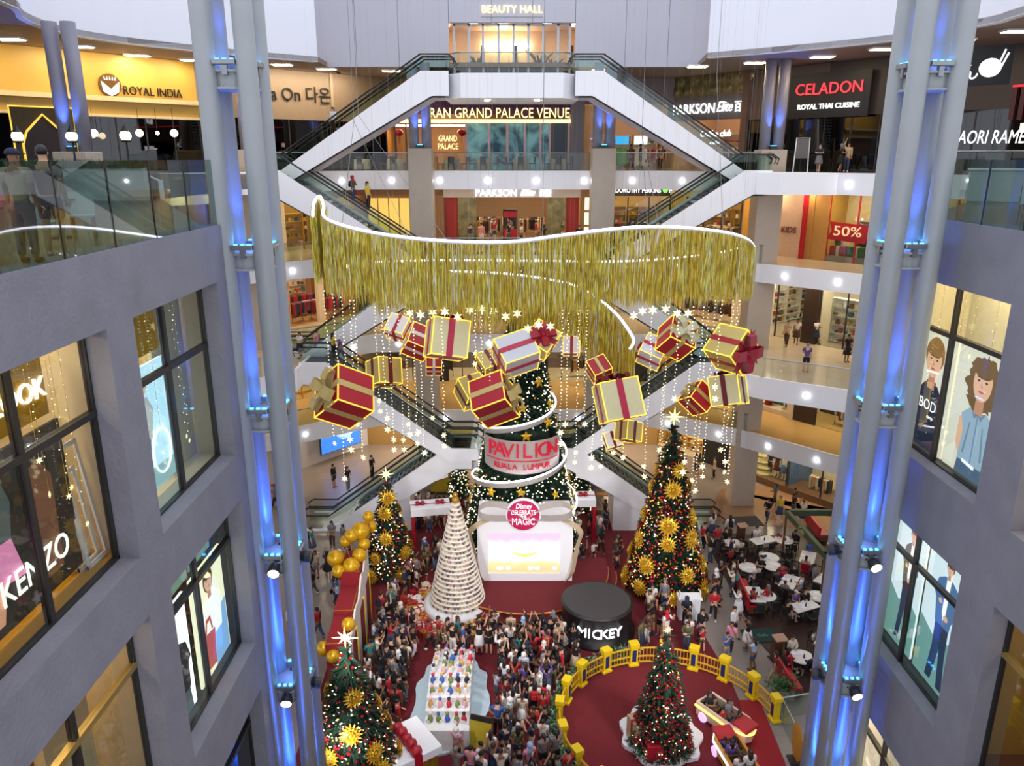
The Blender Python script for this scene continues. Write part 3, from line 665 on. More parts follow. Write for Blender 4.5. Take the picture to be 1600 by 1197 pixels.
# Da On
p0, p1 = O[2], O[3]
s2 = Shop(p0, (-9.3, 60), ZA, H_A, 4, DARKWALL, GALF[ZA], name='left', lit=False, ceil=DARKWALL)
BR = mat('taupe_band', '8C7763', .5, var=.04)
s2.band(3.3, H_A, BR); s2.glass(.2, s2.L, 0, 3.3, DARK, 7, DG); s2.bar('pilaster', s2.L - 4.6, s2.L - 4.4, 3.3, H_A, mat('pale_taupe', 'A58F77', .5), -.2, 0)
s2.sign('black Latin and Korean letters on the taupe band left of the escalator', s2.L * .48, 4.85, [('Da On 다온', 1.15, LETK, 0, 0, 5.2)])
area('added_taupe_wash', s2.w(s2.L * .5, -1.5, H_A - .3), 8, 120, (1, .85, .6), (PI * .18, 0, s2.g), sy=.6)  # unseen area lamp added to brighten the taupe band
# Grand Palace, centre
sg_ = Shop((-9.3, 60), (4.3, 60), ZA, H_A, 4, mat('amber_back', '8A5A24', .5), GALF[ZA], name='back', ceil=DARKWALL, lit=False)
sg_.bar('light_panel', .5, 6, 3.1, 3.2, PANELW, .6, 1.2)
sg_.band(5.0, H_A, mat('mirror_bronze', '7A5C48', .25, .5, var=.3, scale=3)); sg_.band(3.9, 5.0, mat('plum_mosaic', '4A2A50', .3, .3, var=.6, scale=12))
sg_.band(3.3, 3.55, LETY, y0=-.35)
sg_.sign('long lit yellow letter sign above the blue mural', sg_.L * .53, 4.0, [('RESTORAN GRAND PALACE VENUE', 1.0, LETY, 0, -.05, 12.6)])
sg_.sign('small two-line lit yellow sign beside a red lantern', 4.55, 1.9, [('GRAND', .6, LETY, 0, .28, 1.35), ('PALACE', .6, LETY, 0, -.28, 1.5)])
for i, x in enumerate((.6, 1.4)): sg_.bar('pilaster', x, x + .12, 0, 3.3, DARK)
def mural_material():
    m = bpy.data.materials.new('blue_mural'); m.use_nodes = True; nt = m.node_tree; N = nt.nodes; b = N['Principled BSDF']
    tc = N.new('ShaderNodeTexCoord'); nz = N.new('ShaderNodeTexNoise'); nz.inputs['Scale'].default_value = .7; nz.inputs['Detail'].default_value = 6; nz.inputs['Distortion'].default_value = 1.5
    cr = N.new('ShaderNodeValToRGB'); cr.color_ramp.elements[0].color = (*lin('1C3A4E'), 1); cr.color_ramp.elements[1].color = (*lin('6FA0A8'), 1)
    cr.color_ramp.elements[0].position = .35; cr.color_ramp.elements[1].position = .7
    nt.links.new(tc.outputs['Object'], nz.inputs['Vector']); nt.links.new(nz.outputs['Fac'], cr.inputs['Fac']); nt.links.new(cr.outputs['Color'], b.inputs['Base Color']); b.inputs['Roughness'].default_value = .5
    nt.links.new(cr.outputs['Color'], b.inputs['Emission Color']); b.inputs['Emission Strength'].default_value = .25
    return m
MUR = mural_material()
xs = [5.9, 7.6, 8.95, 10.25, 11.4, 12.1, 13.5]
for i in range(6): sg_.bar('mural_panel', xs[i] + .05, xs[i + 1] - .05, 0, 3.25, MUR if i < 5 else mat('slate_glass', '22384A', .2), 0, .08)
for x in xs: sg_.bar('pilaster', x - .09, x + .09, 0, 3.3, mat('pink_chrome', 'B08E8E', .25, .6), -.1, .1)
for i, x in enumerate((1.0, 5.6)):
    t = thing('lantern', ('red paper lantern hanging left of the small yellow palace sign', 'red paper lantern hanging between the small yellow palace sign and the mural')[i], 'lantern', sg_.w(x, -.5, 2.6))
    mb = MB(); mb.ball((0, 0, 0), .34, 12, sc=(1, 1, .75)); mb.build('shade', REDM, t, True); mb = MB(); mb.cyl((0, 0, -.75), .03, .5, 6); mb.cyl((0, 0, .22), .02, .5, 6); mb.build('tassel', REDM, t)
# right of centre: bright shop, grey pillar
s3 = Shop((4.3, 60), (12, 60), ZA, H_A, 6, mat('peach_wall', 'D0A98A', .6), FLOORM, name='back')
s3.bar('pilaster', 0, 1.0, 0, H_A, PIN, -.2, .2); s3.band(4.6, H_A, mat('mauve_grey', '7A6E78', .6)); s3.bar('pilaster', 3.0, 3.3, 0, 4.6, PIN)
s3.glass(1.0, 3.0, 0, 4.5, DARK, 1)
s4 = Shop((12, 60), (16, 55), ZA, H_A, 5, mat('peach_wall', 'D0A98A', .6), FLOORM, name='right')
s4.band(3.4, H_A, mat('mauve_grey', '7A6E78', .6)); s4.bar('pilaster', s4.L - .5, s4.L, 0, H_A, mat('brown_pier', '6A5248', .5), -.25, .2)
fill(s3, 'the peach shop beside the pillar', 3, [0, 1, 3, 11], 1, x0=3.4, x1=7.6, shelves=2); fill(s4, 'the peach shop under the pearly sign', 3, [0, 3, 11, 1], 1, shelves=1)
for i, (x, c, l) in enumerate(((4.0, mat('cyan_board', '3AA0D8', .5, emit=.5), 'cyan promotion board above green bags in the peach shop'), (5.4, mat('white_board', 'E8F4F8', .5, emit=.6), 'white promotion board in the peach shop'))):
    t = thing('promo_sign', l, 'sign', s3.w(x, .9, 1.8), s3.g); mb = MB(); mb.box((0, 0, .3), (1.0, .06, .6)); mb.build('board', c, t); mb = MB(); mb.cyl((0, 0, -1.75), .03, 1.75, 6); mb.cyl((0, 0, -1.78), .25, .04, 10); mb.build('stand', STEEL, t); mb = MB(); mb.box((0, .15, -.9), (.8, .3, 1.3)); mb.build('goods', mat('lime_goods', '6AB03A', .5) if i == 0 else CREAM, t)
# Parkson Elite board
PB = mat('pearl_mosaic', '8F8868', .25, .6, var=.5, scale=2.2)
t = s4.sign('white lettered sign with Chinese characters under a pearly shell panel', s4.L * .42, 4.15, [('PARKSON', .95, LETW, -.9, 0, 3.7), ('Elite', .95, LETW, 1.75, .05, 1.3, .35), ('百盛', .8, LETW, 3.15, 0, 1.1)], (7.0, 2.9, mat('sign_grey', '6C6A70', .5), .2, .75))
mb = MB(); mb.box((.2, -.03, 1.6), (6.9, .05, 1.5)); mb.build('pearl_panel', PB, t)
mb = MB()
for i in range(6):
    for j in range(2): mb.ball((-2.7 + i * 1.15 + j * .55, -.06, 1.3 + j * .65), .42, 10, sc=(1, .12, .8))
mb.build('shell_relief', PB, t, True)
s4.sign('lit white script sign in the cafe opening below the pearly panel', s4.L * .60, 2.45, [('Coffee club', .62, LETW, 0, 0, 2.6, .2), ('cafe', .3, LETW, 0, -.6, .8)])
# Celadon + ramen (dark fronts, right)
s5 = Shop(O[6], O[7], ZA, H_A, 4, DARKWALL, GALF[ZA], name='right', lit=False, ceil=DARKWALL)
DB = mat('dark_brown_band', '3A302E', .5)
s5.band(3.3, H_A, mat('mauve_brown', '5C4C4A', .5)); s5.glass(0, s5.L, 0, 3.3, DARK, 4, DG)
s6 = Shop(O[7], O[8], ZA, H_A, 4, DARKWALL, GALF[ZA], name='right', lit=False, ceil=DARKWALL)
s6.band(3.3, H_A, DB); s6.glass(0, s6.L, 0, 3.3, DARK, 6, DG)
t = s6.sign('dark sign board with large red letters over a small white line', .3, 4.5, [('CELADON', .95, LETR, 0, .35, 4.3), ('ROYAL THAI CUISINE', .42, LETW, .05, -.65, 4.0)], (5.2, 2.6, mat('black_board', '151215', .5)))
t.location += s6.M.to_3x3() @ Vector((0, -.4, 0))
s7 = Shop(O[8], O[9], ZA, H_A, 4, DARKWALL, GALF[ZA], name='right', lit=False, ceil=DARKWALL)
s7.band(4.4, H_A, DB)
for i in range(26): s7.bar('slat', i * .4, i * .4 + .22, 2.7, 4.4, mat('dark_red_slat', '4A1418', .5), -.5, -.3)
s7.bar('slat_light', 0, s7.L, 4.3, 4.4, mat('red_neon', 'D02030', emit=.8, sampled=False), -.55, -.5)
s7.bar('light_panel', .5, 4.2, 2.1, 2.55, mat('copper_lit', 'FFC8A0', emit=1.4), -.1, 0)
p = PY(1556, 215, 37.5); t = thing('shop_sign', 'slanted lit white block letters low above the right terrace', 'sign', p, -.55)
text('AORI RAMEN', .85, LETW, t, (0, 0, 0), shear=.15, width=3.1)
p = PY(1530, 103, 38); t = thing('shop_sign', 'black board with a white bowl emblem and brush writing at upper right', 'sign', p, -.5)
mb = MB(); mb.box((0, .05, 0), (2.6, .08, 1.7)); mb.build('board', mat('black_board', '151215', .5), t)
text('麺ん', .8, LETW, t, (-.75, -.03, -.3)); mb = MB(); mb.ball((.45, -.03, -.1), .45, 16, sc=(1, .1, .9)); mb.box((.72, -.03, .55), (.07, .04, .7), M=Matrix.Rotation(.3, 4, 'Y')); mb.box((.85, -.03, .5), (.07, .04, .7), M=Matrix.Rotation(.35, 4, 'Y')); mb.build('bowl_emblem', LETW, t)
# ---------------- second gallery (B)
LWM = mat('warm_wood_wall', 'B48A5E', .5, var=.06)
b1 = Shop(O[1], O[2], ZB, H_B, 5, LWM, FLOORM, name='left'); b1.band(3.5, H_B, CREAM); b1.glass(0, b1.L, 0, 3.5, DARK, 5)
fill(b1, 'the far left second-gallery shop', 5, [3, 4, 6, 11, 1], 1, shelves=3)
b2 = Shop(O[2], O[3], ZB, H_B, 5, LWM, FLOORM, name='left'); b2.band(3.6, H_B, CREAM); b2.glass(0, 3.2, 0, 3.6, DARK, 2); b2.bar('pilaster', b2.L - .6, b2.L, 0, H_B, CREAM, -.2, .2)
fill(b2, 'the warm wood clothes shop left of the tinsel curtain', 3, [3, 2, 11, 8, 1], 2, shelves=2)
b3 = Shop(O[3], O[4], ZB, H_B, 4, GOLDW, FLOORM, name='back'); b3.band(3.5, H_B, BROWN)
b3.glass(0, b3.L, 0, 3.5, GOLD, 4); shelfunit(b3, 2, 2.2, 'gold lit display shelf behind the descending upper left escalator', 3, 2.4, fm=GOLDW); shelfunit(b3, 5, 2.2, 'second gold lit display shelf by the left stone pillar', 2, 2.4, fm=GOLDW)
b4 = Shop((-12, 60), (-5.2, 60), ZB, H_B, 4, mat('brown_panel', '7A5A40', .5), FLOORM, name='back'); b4.band(3.6, H_B, BROWN)
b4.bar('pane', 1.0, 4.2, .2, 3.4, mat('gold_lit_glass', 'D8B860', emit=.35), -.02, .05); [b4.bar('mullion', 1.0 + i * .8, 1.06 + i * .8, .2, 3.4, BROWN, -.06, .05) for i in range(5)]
b4.bar('pilaster', 4.3, 6.8, 0, 3.6, mat('brown_panel', '7A5A40', .5), -.2, .1)
for j in range(3): b4.bar('pane', 4.9, 5.9, .35 + j * 1.1, 1.25 + j * 1.1, mat('lit_blind', 'E8D8BC', emit=.6), -.3, -.2)
b5 = Shop((-5.2, 60), (5.2, 60), ZB, H_B, 9, mat('store_cream', 'C9AE8E', .6), mat('store_floor', 'C8A684', .15), name='back')
b5.band(3.45, H_B, LILAC)
b5.bar('pilaster', 0, 1.2, 0, 3.45, mat('red_wall', '9A2830', .5), .3, .5); b5.bar('pilaster', 9.2, 10.4, 0, 3.45, mat('red_wall', '9A2830', .5), .3, .5)
for x in (1.1, 7.9): b5.bar('pilaster', x, x + 1.4, 0, 3.45, PB, -.2, .2)
b5.sign('white lettered sign with Chinese characters over the wide central store entrance', 5.2, 3.78, [('PARKSON', .75, LETW, -1.2, 0, 3.1), ('Elite', .75, LETW, 1.15, .03, 1.1, .35), ('百盛', .6, LETW, 2.5, 0, .9)])
for i, (x, y) in enumerate(((3.2, 1.8), (3.4, 4), (6.6, 3.5), (7.2, 5.5), (4.4, 6.5), (2.9, 6))):
    rack(b5, x, y, '%s clothes rack inside the wide central store' % ORD[i], [2, 3, 8, 11, 4, 6], 1.6, 1.6)
t = thing('display_stand', 'red and black poster stand in the central store entrance', 'display stand', b5.w(5.05, 1.2), b5.g)
mb = MB(); mb.bb(-.55, .55, -.3, .3, 0, 2.5); mb.build('body', mat('black_board', '151215', .5), t)
mb = MB(); mb.bb(-.48, .48, -.33, -.31, .35, 1.0); mb.bb(-.48, .48, -.33, -.31, 1.9, 2.35); mb.build('poster', RED, t)
mb = MB(); mb.ball((0, -.33, 1.45), .2, 12, sc=(1, .05, 1.2)); mb.box((0, -.33, 1.12), (.6, .02, .25)); mb.build('portrait', mat('poster_grey', '8A7A74', .6), t)
b6 = Shop((5.2, 60), (12, 60), ZB, H_B, 4, mat('gold_shop_wall', 'CDAA62', .5), FLOORM, name='back'); b6.band(3.55, H_B, mat('sign_black', '1E1C20', .5), x0=2.0)
b6.bar('pilaster', 0, 1.6, 0, H_B, mat('brown_panel', '7A5A40', .5), -.2, .1)
for j in range(3): b6.bar('pane', .3, 1.1, .35 + j * 1.1, 1.25 + j * 1.1, mat('lit_blind', 'E8D8BC', emit=.6), -.3, -.2)
b6.glass(2.0, b6.L, 0, 3.5, DARK, 3); fill(b6, 'the gold shop right of the central store', 3, [2, 4, 6, 0], 1, x0=2.2, shelves=2, fm=GOLDW)
b6.sign('black fascia sign with small white letters and a green dot', 4.6, 3.95, [('DOROTHY PERKINS', .45, LETW, -.3, 0, 3.4), ('●', .5, mat('green_neon', '6AE040', emit=.9, sampled=False), 1.75, 0), ('Pod', .5, LETW, 2.4, 0)])
b7 = Shop(O[5], O[6], ZB, H_B, 4, GOLDW, FLOORM, name='right'); b7.band(3.6, H_B, CREAM); b7.glass(0, b7.L, 0, 3.6, DARK, 4); fill(b7, 'the gold lit shop behind the upper right escalator', 3, [6, 11, 4, 3], 1, shelves=2, fm=GOLDW)
b8 = Shop(O[6], O[7], ZB, H_B, 4, GOLDW, FLOORM, name='right')
b8.bar('wall_panel', 2.9, 5.0, 0, H_B, mat('pale_pink_wall', 'CDB09A', .5), -.1, .1); b8.bar('pilaster', 5.0, 5.3, 0, H_B, RED, -.3, .1); b8.bar('wall_panel', 5.3, b8.L, 0, H_B, mat('ochre_wall', 'AE8246', .5), -.15, .1)
b8.sign('dark letters reading KIDS on a pale pink wall panel', 4.0, 1.75, [('KIDS', .55, mat('maroon_letters', '6A2A2A', .5), 0, 0, 1.1)])
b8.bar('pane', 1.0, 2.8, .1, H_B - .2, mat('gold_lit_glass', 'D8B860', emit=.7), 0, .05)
b9 = Shop(O[7], O[8], ZB, H_B, 3.5, mat('pale_yellow_wall', 'DCCB96', .5), FLOORM, name='right'); b9.bar('wall_panel', 0, 1.0, 0, H_B, MATS['ochre_wall'], -.1, .1); b9.glass(1.0, b9.L, 0, H_B, RED, 5)
b9.bar('plinth', 0, b9.L, 0, .35, mat('grey_plinth', '8A8478', .5), 0, 1.5)
t = b9.sign('red swallow-tailed sale banner with large pale 50% in a kids shop window', 2.35, 1.9, [('50%', .85, mat('cream_letters', 'E0C49A', .5, emit=.3, sampled=False), 0, .02, 1.8)])
mb = MB(); mb.add([(-1.35, .02, -.5), (1.2, .02, -.65), (1.35, .02, .45), (-1.25, .02, .6), (-1.05, .02, .05)], [(0, 1, 2, 3, 4)]); mb.build('banner', RED, t)
for i, (x, c, l) in enumerate(((1.55, RED, 'red gift cube under the 50% sale banner'), (2.75, mat('green_gift', '1F6A3A', .5), 'green gift cube under the 50% sale banner'), (3.9, mat('rose_gift', 'B84A56', .5), 'rose gift cube right of the green one under the sale banner'))):
    t = thing('display_cube', l, 'gift box', b9.w(x, .6, .35), b9.g + .2); mb = MB(); mb.bb(-.5, .5, -.3, .3, 0, .6); mb.build('box', c, t); mb = MB(); mb.bb(-.1, .1, -.32, .32, 0, .62); mb.build('ribbon', CREAM, t)
t = thing('house_prop', 'dark toy fireplace prop behind the sale banner', 'display prop', b9.w(2.7, 2.2), b9.g)
mb = MB(); mb.bb(-.9, -.6, -.2, .2, 0, 2.2); mb.bb(.6, .9, -.2, .2, 0, 2.2); mb.bb(-.9, .9, -.2, .2, 1.9, 2.4); mb.build('surround', mat('dark_brick', '4A3030', .6), t); mb = MB(); mb.bb(-.6, .6, .1, .2, 0, 1.9); mb.build('back', mat('black_board', '151215', .5), t)
t = thing('awning_prop', 'small striped awning hung in the kids shop window', 'awning', b9.w(3.9, 1.2, 2.9), b9.g)
for i in range(8):
    mb = MB(); mb.add([(-.8 + i * .2, 0, .3), (-.6 + i * .2, 0, .3), (-.6 + i * .2, -.5, -.2), (-.7 + i * .2, -.5, -.32), (-.8 + i * .2, -.5, -.2)], [(0, 1, 2, 3, 4)]); mb.build('slat', [CREAM, mat('salmon', 'C07A5A', .6)][i % 2], t)
# ---------------- third gallery (C)
H_C = ZB - FH[ZB] - ZC + .1
REDW = mat('store_warm_wall', 'B58C62', .6)
c1 = Shop(O[1], O[2], ZC, H_C, 6, REDW, mat('amber_floor', 'B98A52', .2), name='left'); c1.band(3.3, H_C, LILAC); fill(c1, 'the red fashion shop left of the pillar', 6, [0, 1, 2, 9, 0], 2, shelves=2)
c2 = Shop(O[2], O[3], ZC, H_C, 7, REDW, mat('amber_floor', 'B98A52', .2), name='left'); c2.band(3.3, H_C, LILAC); fill(c2, 'the red fashion shop under the tinsel curtain', 5, [0, 1, 0, 2, 9, 4], 3, shelves=2)
c2.sign('white sign letters over the red fashion shop', 1.6, 3.62, [('TOPSHOP', .75, LETW, 0, 0, 3.2)])
c3 = Shop(O[3], O[4], ZC, H_C, 6, REDW, mat('amber_floor', 'B98A52', .2), name='left'); c3.band(3.4, H_C, LILAC); c3.bar('pilaster', 2.4, 2.9, 0, 3.4, CREAM, -.2, .2); fill(c3, 'the red fashion shop next to the central shop', 5, [0, 1, 2, 5, 0], 2, shelves=2)
c4 = Shop((-12, 60), (0, 60), ZC, H_C, 5, mat('shadow_wall', '5A4A42', .6), FLOORM, name='back', lamp=PANELW); c4.band(3.4, H_C, mat('burgundy_band', '6A1A2A', .5)); c4.glass(0, 12, 0, 3.4, DARK, 6); fill(c4, 'the burgundy-banded central shop', 5, [2, 0, 3, 6], 1, shelves=3)
c5 = Shop((0, 60), (12, 60), ZC, H_C, 5, mat('shadow_wall', '5A4A42', .6), FLOORM, name='back'); c5.band(3.4, H_C, mat('burgundy_band', '6A1A2A', .5)); c5.glass(0, 12, 0, 3.4, DARK, 6); fill(c5, 'the central shop right of the great tree', 5, [2, 5, 3, 4], 1, shelves=3)
c6 = Shop(O[5], O[6], ZC, H_C, 4, REDW, FLOORM, name='right'); c6.band(3.4, H_C, CREAM); fill(c6, 'the shop behind the red gift box cluster at right', 3, [2, 4, 7], 1, shelves=2)
c7 = Shop(O[6], O[7], ZC, H_C, 8, mat('bright_cream', 'E6DAC0', .5), FLOORM, name='right', lamp=PANELC)
c7.bar('pilaster', 0, .7, 0, H_C, CREAM, -.2, .2); c7.bar('jamb', .9, 1.1, 0, 3.4, DARK, -.1, .15); c7.glass(3.6, c7.L, 0, H_C - .2, DARK, 1)
WSH = mat('white_shelf', 'F0EBDD', .5)
for i in range(4): shelfunit(c7, 1.0 + .0, 2.2 + 1.7 * i, '%s white shelf along the left wall of the bright shoe shop' % ORD[i], 1.6, 3.0, 6, WSH, .45, .35, PI / 2)
for i in range(2): shelfunit(c7, 2.4 + i * 2, 7.7, '%s white shoe shelf at the rear of the bright shoe shop' % ORD[i], 1.8, 3.0, 6, WSH, .6)
c8 = Shop(O[7], O[8], ZC, H_C, 5, mat('bright_cream', 'E6DAC0', .5), FLOORM, name='right', lamp=PANELC)
c8.bar('jamb', 0, 1.0, 0, H_C, mat('dark_brown_pier', '3A2A24', .4), -.2, .3); c8.glass(1.0, c8.L, 0, H_C - .2, DARK, 5)
for i in range(3): shelfunit(c8, 2.0 + i * 2.2, 1.6, '%s glass-front shoe shelf right of the dark pier' % ORD[i], 1.8, 3.0, 5, WSH, .6)
# ---------------- lowest gallery (D)
H_D = ZC - FH[ZC] - ZD + .1
d1 = Shop(O[2], O[4], ZD, H_D, 4, GOLDW, GALF[ZD], name='left'); d1.glass(0, d1.L, 0, H_D, GOLD, 8); fill(d1, 'the gold lit lowest-gallery shop at left', 4, [4, 2, 6], 1)
d2 = Shop((-12, 60), (12, 60), ZD, H_D, 4, mat('shadow_wall', '5A4A42', .6), FLOORM, name='back'); d2.band(3.2, H_D, BROWN); [d2.bar('pilaster', 2 + i * 4, 2.9 + i * 4, 0, 3.2, DARKWALL, -.1, .2) for i in range(6)]; d2.glass(0, 24, 0, 3.2, DARK, 12); fill(d2, 'the lowest-gallery shop behind the great tree', 6, [2, 4, 6], 1)
d3 = Shop(O[5], O[6], ZD, H_D, 4, GOLDW, GALF[ZD], name='right'); d3.band(3.2, H_D, GOLDW); fill(d3, 'the gold lit lowest-gallery shop by the right pillar', 2, [3, 11], 1)
d4 = Shop(O[6], O[7], ZD, H_D, 3, CREAM, GALF[ZD], name='right'); d4.band(3.2, H_D, CREAM); d4.glass(0, 2.5, 0, 3.2, CREAM, 1)
d4.bar('wall_panel', .1, 2.5, .2, 3.2, mat('checker_black_cream', 'E0D2AC', .5), 1.4, 1.5)
for i in range(4):
    for j in range(5): d4.bar('brick', .2 + j * .48 + (i % 2) * .22, .5 + j * .48 + (i % 2) * .22, 2.0 + i * .3, 2.16 + i * .3, DARK, 1.34, 1.4)
d4.bar('wall_panel', 2.5, 5.4, .3, 3.2, mat('fir_backdrop', '1F5A3C', .6, var=.3), 1.2, 1.3); d4.bar('plinth', 2.3, 5.6, 0, .3, CREAM, .1, 1.4); d4.bar('pilaster', 5.3, 5.7, 0, H_D, CREAM, -.2, .2)
d5 = Shop(O[7], O[8], ZD, H_D, 3, DARKWALL, GALF[ZD], name='right', lamp=PANELW); d5.bar('wall_panel', 0, 1.6, 0, H_D, mat('dark_brown_pier', '3A2A24', .4), -.05, .1); d5.glass(1.6, d5.L, 0, H_D, DARK, 3); fill(d5, 'the dark shop right of the red dress', 3, [6, 4, 3], 1, x0=1.8)
# ---------------- ground floor
H_G = ZD - FH[ZD] + .1
TANW = mat('tan_lobby_wall', 'A2824E', .6, var=.04)
g1 = Shop(O[1], O[2], 0, H_G, 4, WHITE, FLOORM, name='left', lamp=PANELC); g1.glass(0, g1.L, .3, H_G - .4, WHITE, 4); g1.band(H_G - .4, H_G, LILAC); fill(g1, 'the ground shop with white frames at left', 4, [2, 8, 3], 1, shelves=2)
g2 = Shop(O[2], O[3], 0, H_G, 3, mat('greenlit_wall', '2E8A5A', .5), FLOORM, name='left', lamp=PANELC); g2.bar('wall_panel', 2.2, g2.L, 0, H_G, LILAC, -.1, .1); g2.glass(0, 2.2, .4, H_G - .4, WHITE, 2); g2.bar('wall_panel', .1, 1.2, .4, 3.8, mat('white_display', 'E0E4E0', .5), 1.2, 1.3)
g3 = Shop(O[3], O[4], 0, H_G, 3, TANW, FLOORM, name='left', lit=False); g3.bar('wall_panel', 0, g3.L, 0, H_G, LILAC, -.1, .1)
t = thing('poster', 'large blue lightbox poster with a pale round crest beside the lowest left escalator', 'poster', Vector((-13.3, 56.4, 1.0)), .85)
mb = MB(); mb.bb(-1.9, 1.9, 0, .15, 0, 3.6); mb.build('box', DARK, t)
mb = MB(); mb.bb(-1.85, 1.85, -.02, 0, .05, 3.55); mb.build('print', mat('blue_lightbox', '2A66C8', emit=.75), t)
mb = MB(); mb.lathe([(.85, -.01), (1.05, -.03), (1.25, -.01)], 24, 0, Matrix.Translation((.4, -.03, 2.1)) @ Matrix.Rotation(PI / 2, 4, 'X') @ Matrix.Diagonal((.85, 1.1, 1, 1)))
for i in range(7): mb.tube([(.4 + (i - 3) * .2, -.05, 1.5 + .12 * (i % 3)), (.4 + (i - 3) * .16, -.05, 2.1), (.4 + (i - 3.5) * .2, -.05, 2.7 - .1 * (i % 2))], .05, 4)
mb.build('crest', mat('pale_blue_print', 'A8C8F0', emit=.8), t)
g4 = Shop((-12, 60), (12, 60), 0, H_G, 3, TANW, FLOORM, name='back', lit=False); g4.bar('wall_panel', 0, 24, 0, H_G, TANW, -.05, .1); g4.bar('light_panel', 1, 23, H_G - .12, H_G - .06, PANELW, -2.2, -1.8)
t = thing('standing_sign', 'yellow standing sign with a dark header by the tan lobby wall', 'sign', GX(690, 770, 0), 0)
mb = MB(); mb.bb(-.75, .75, -.06, .06, .1, 2.9); mb.build('board', mat('dull_yellow', 'B09A28', .5), t); mb = MB(); mb.bb(-.8, .8, -.08, .08, 2.4, 3.2); mb.bb(-.8, .8, -.3, .3, 0, .1); mb.build('header', DARK, t)
g5 = Shop(O[5], O[6], 0, H_G, 5, GOLDW, FLOORM, name='right'); g5.band(3.6, H_G, GOLDW)
for i in range(3): shelfunit(g5, 1.2 + 2 * i, 3.5, '%s gold display shelf behind the tall gold-flowered tree' % ORD[i], 1.8, 2.4, 4, mat('gold_shelf', 'D8B468', .5))
for i in range(3): shelfunit(g5, 1.0 + 1.9 * i, 1.4, '%s low gold shelf behind the tall gold-flowered tree' % ORD[i], 1.6, 1.1, 2, mat('gold_shelf', 'D8B468', .5))
g5b = g5.bar('wall_panel', g5.L - 1.7, g5.L, 0, H_G, mat('black_board', '151215', .5), -.1, .1)
g6 = Shop(O[6], O[7], 0, H_G, 3, mat('blue_display', '3A5A86', .5), FLOORM, name='right'); g6.bar('wall_panel', 0, 1.6, 0, H_G, mat('black_board', '151215', .5), -.1, .1); g6.glass(1.6, g6.L, .5, H_G - .3, DARK, 1); g6.bar('plinth', 1.6, g6.L, 0, .5, BROWN, -.05, 2)
g7 = Shop(O[7], O[8], 0, H_G, 3, CREAM, FLOORM, name='right'); g7.glass(0, g7.L, .5, H_G - .3, DARK, 4); g7.bar('plinth', 0, g7.L, 0, .5, BROWN, -.05, 2); fill(g7, 'the ground shop right of the blue display', 4, [3, 2, 11], 1)
t = thing('display_tree', 'pale flat-tiered display tree in the blue shop window', 'display tree', g6.w(3.0, 1.2, .5), g6.g)
mb = MB()
for i in range(7): mb.lathe([(1.0 - i * .13, i * .42), (.35 - i * .04, i * .42 + .5)], 10)
mb.build('tiers', mat('pale_gold_tree', 'DCCB92', .5), t)
# downlights washing the galleries
WASH = (1, .84, .62)
for z, top in ((ZB, ZA - 1.25), (ZC, ZB - 1.25), (ZD, ZC - 1.3), (0, ZD - 1.25)):
    for (x, y, l, w, rz) in ((-20, 48.5, 11, 2, .9), (20, 48.5, 11, 2, -.9), (0, 57, 20, 2, 0), (-12.8, 54.6, 6, 2, .8), (12.8, 54.6, 6, 2, -.8)):
        r = sroot('ceiling', (x, y, top), rz); n = int(l / 2)
        for i in range(n):
            mb = MB(); mb.cyl(((i + .5) * l / n - l / 2, 0, -.03), .28, .04, 10); mb.build('lamp', LAMP, r)
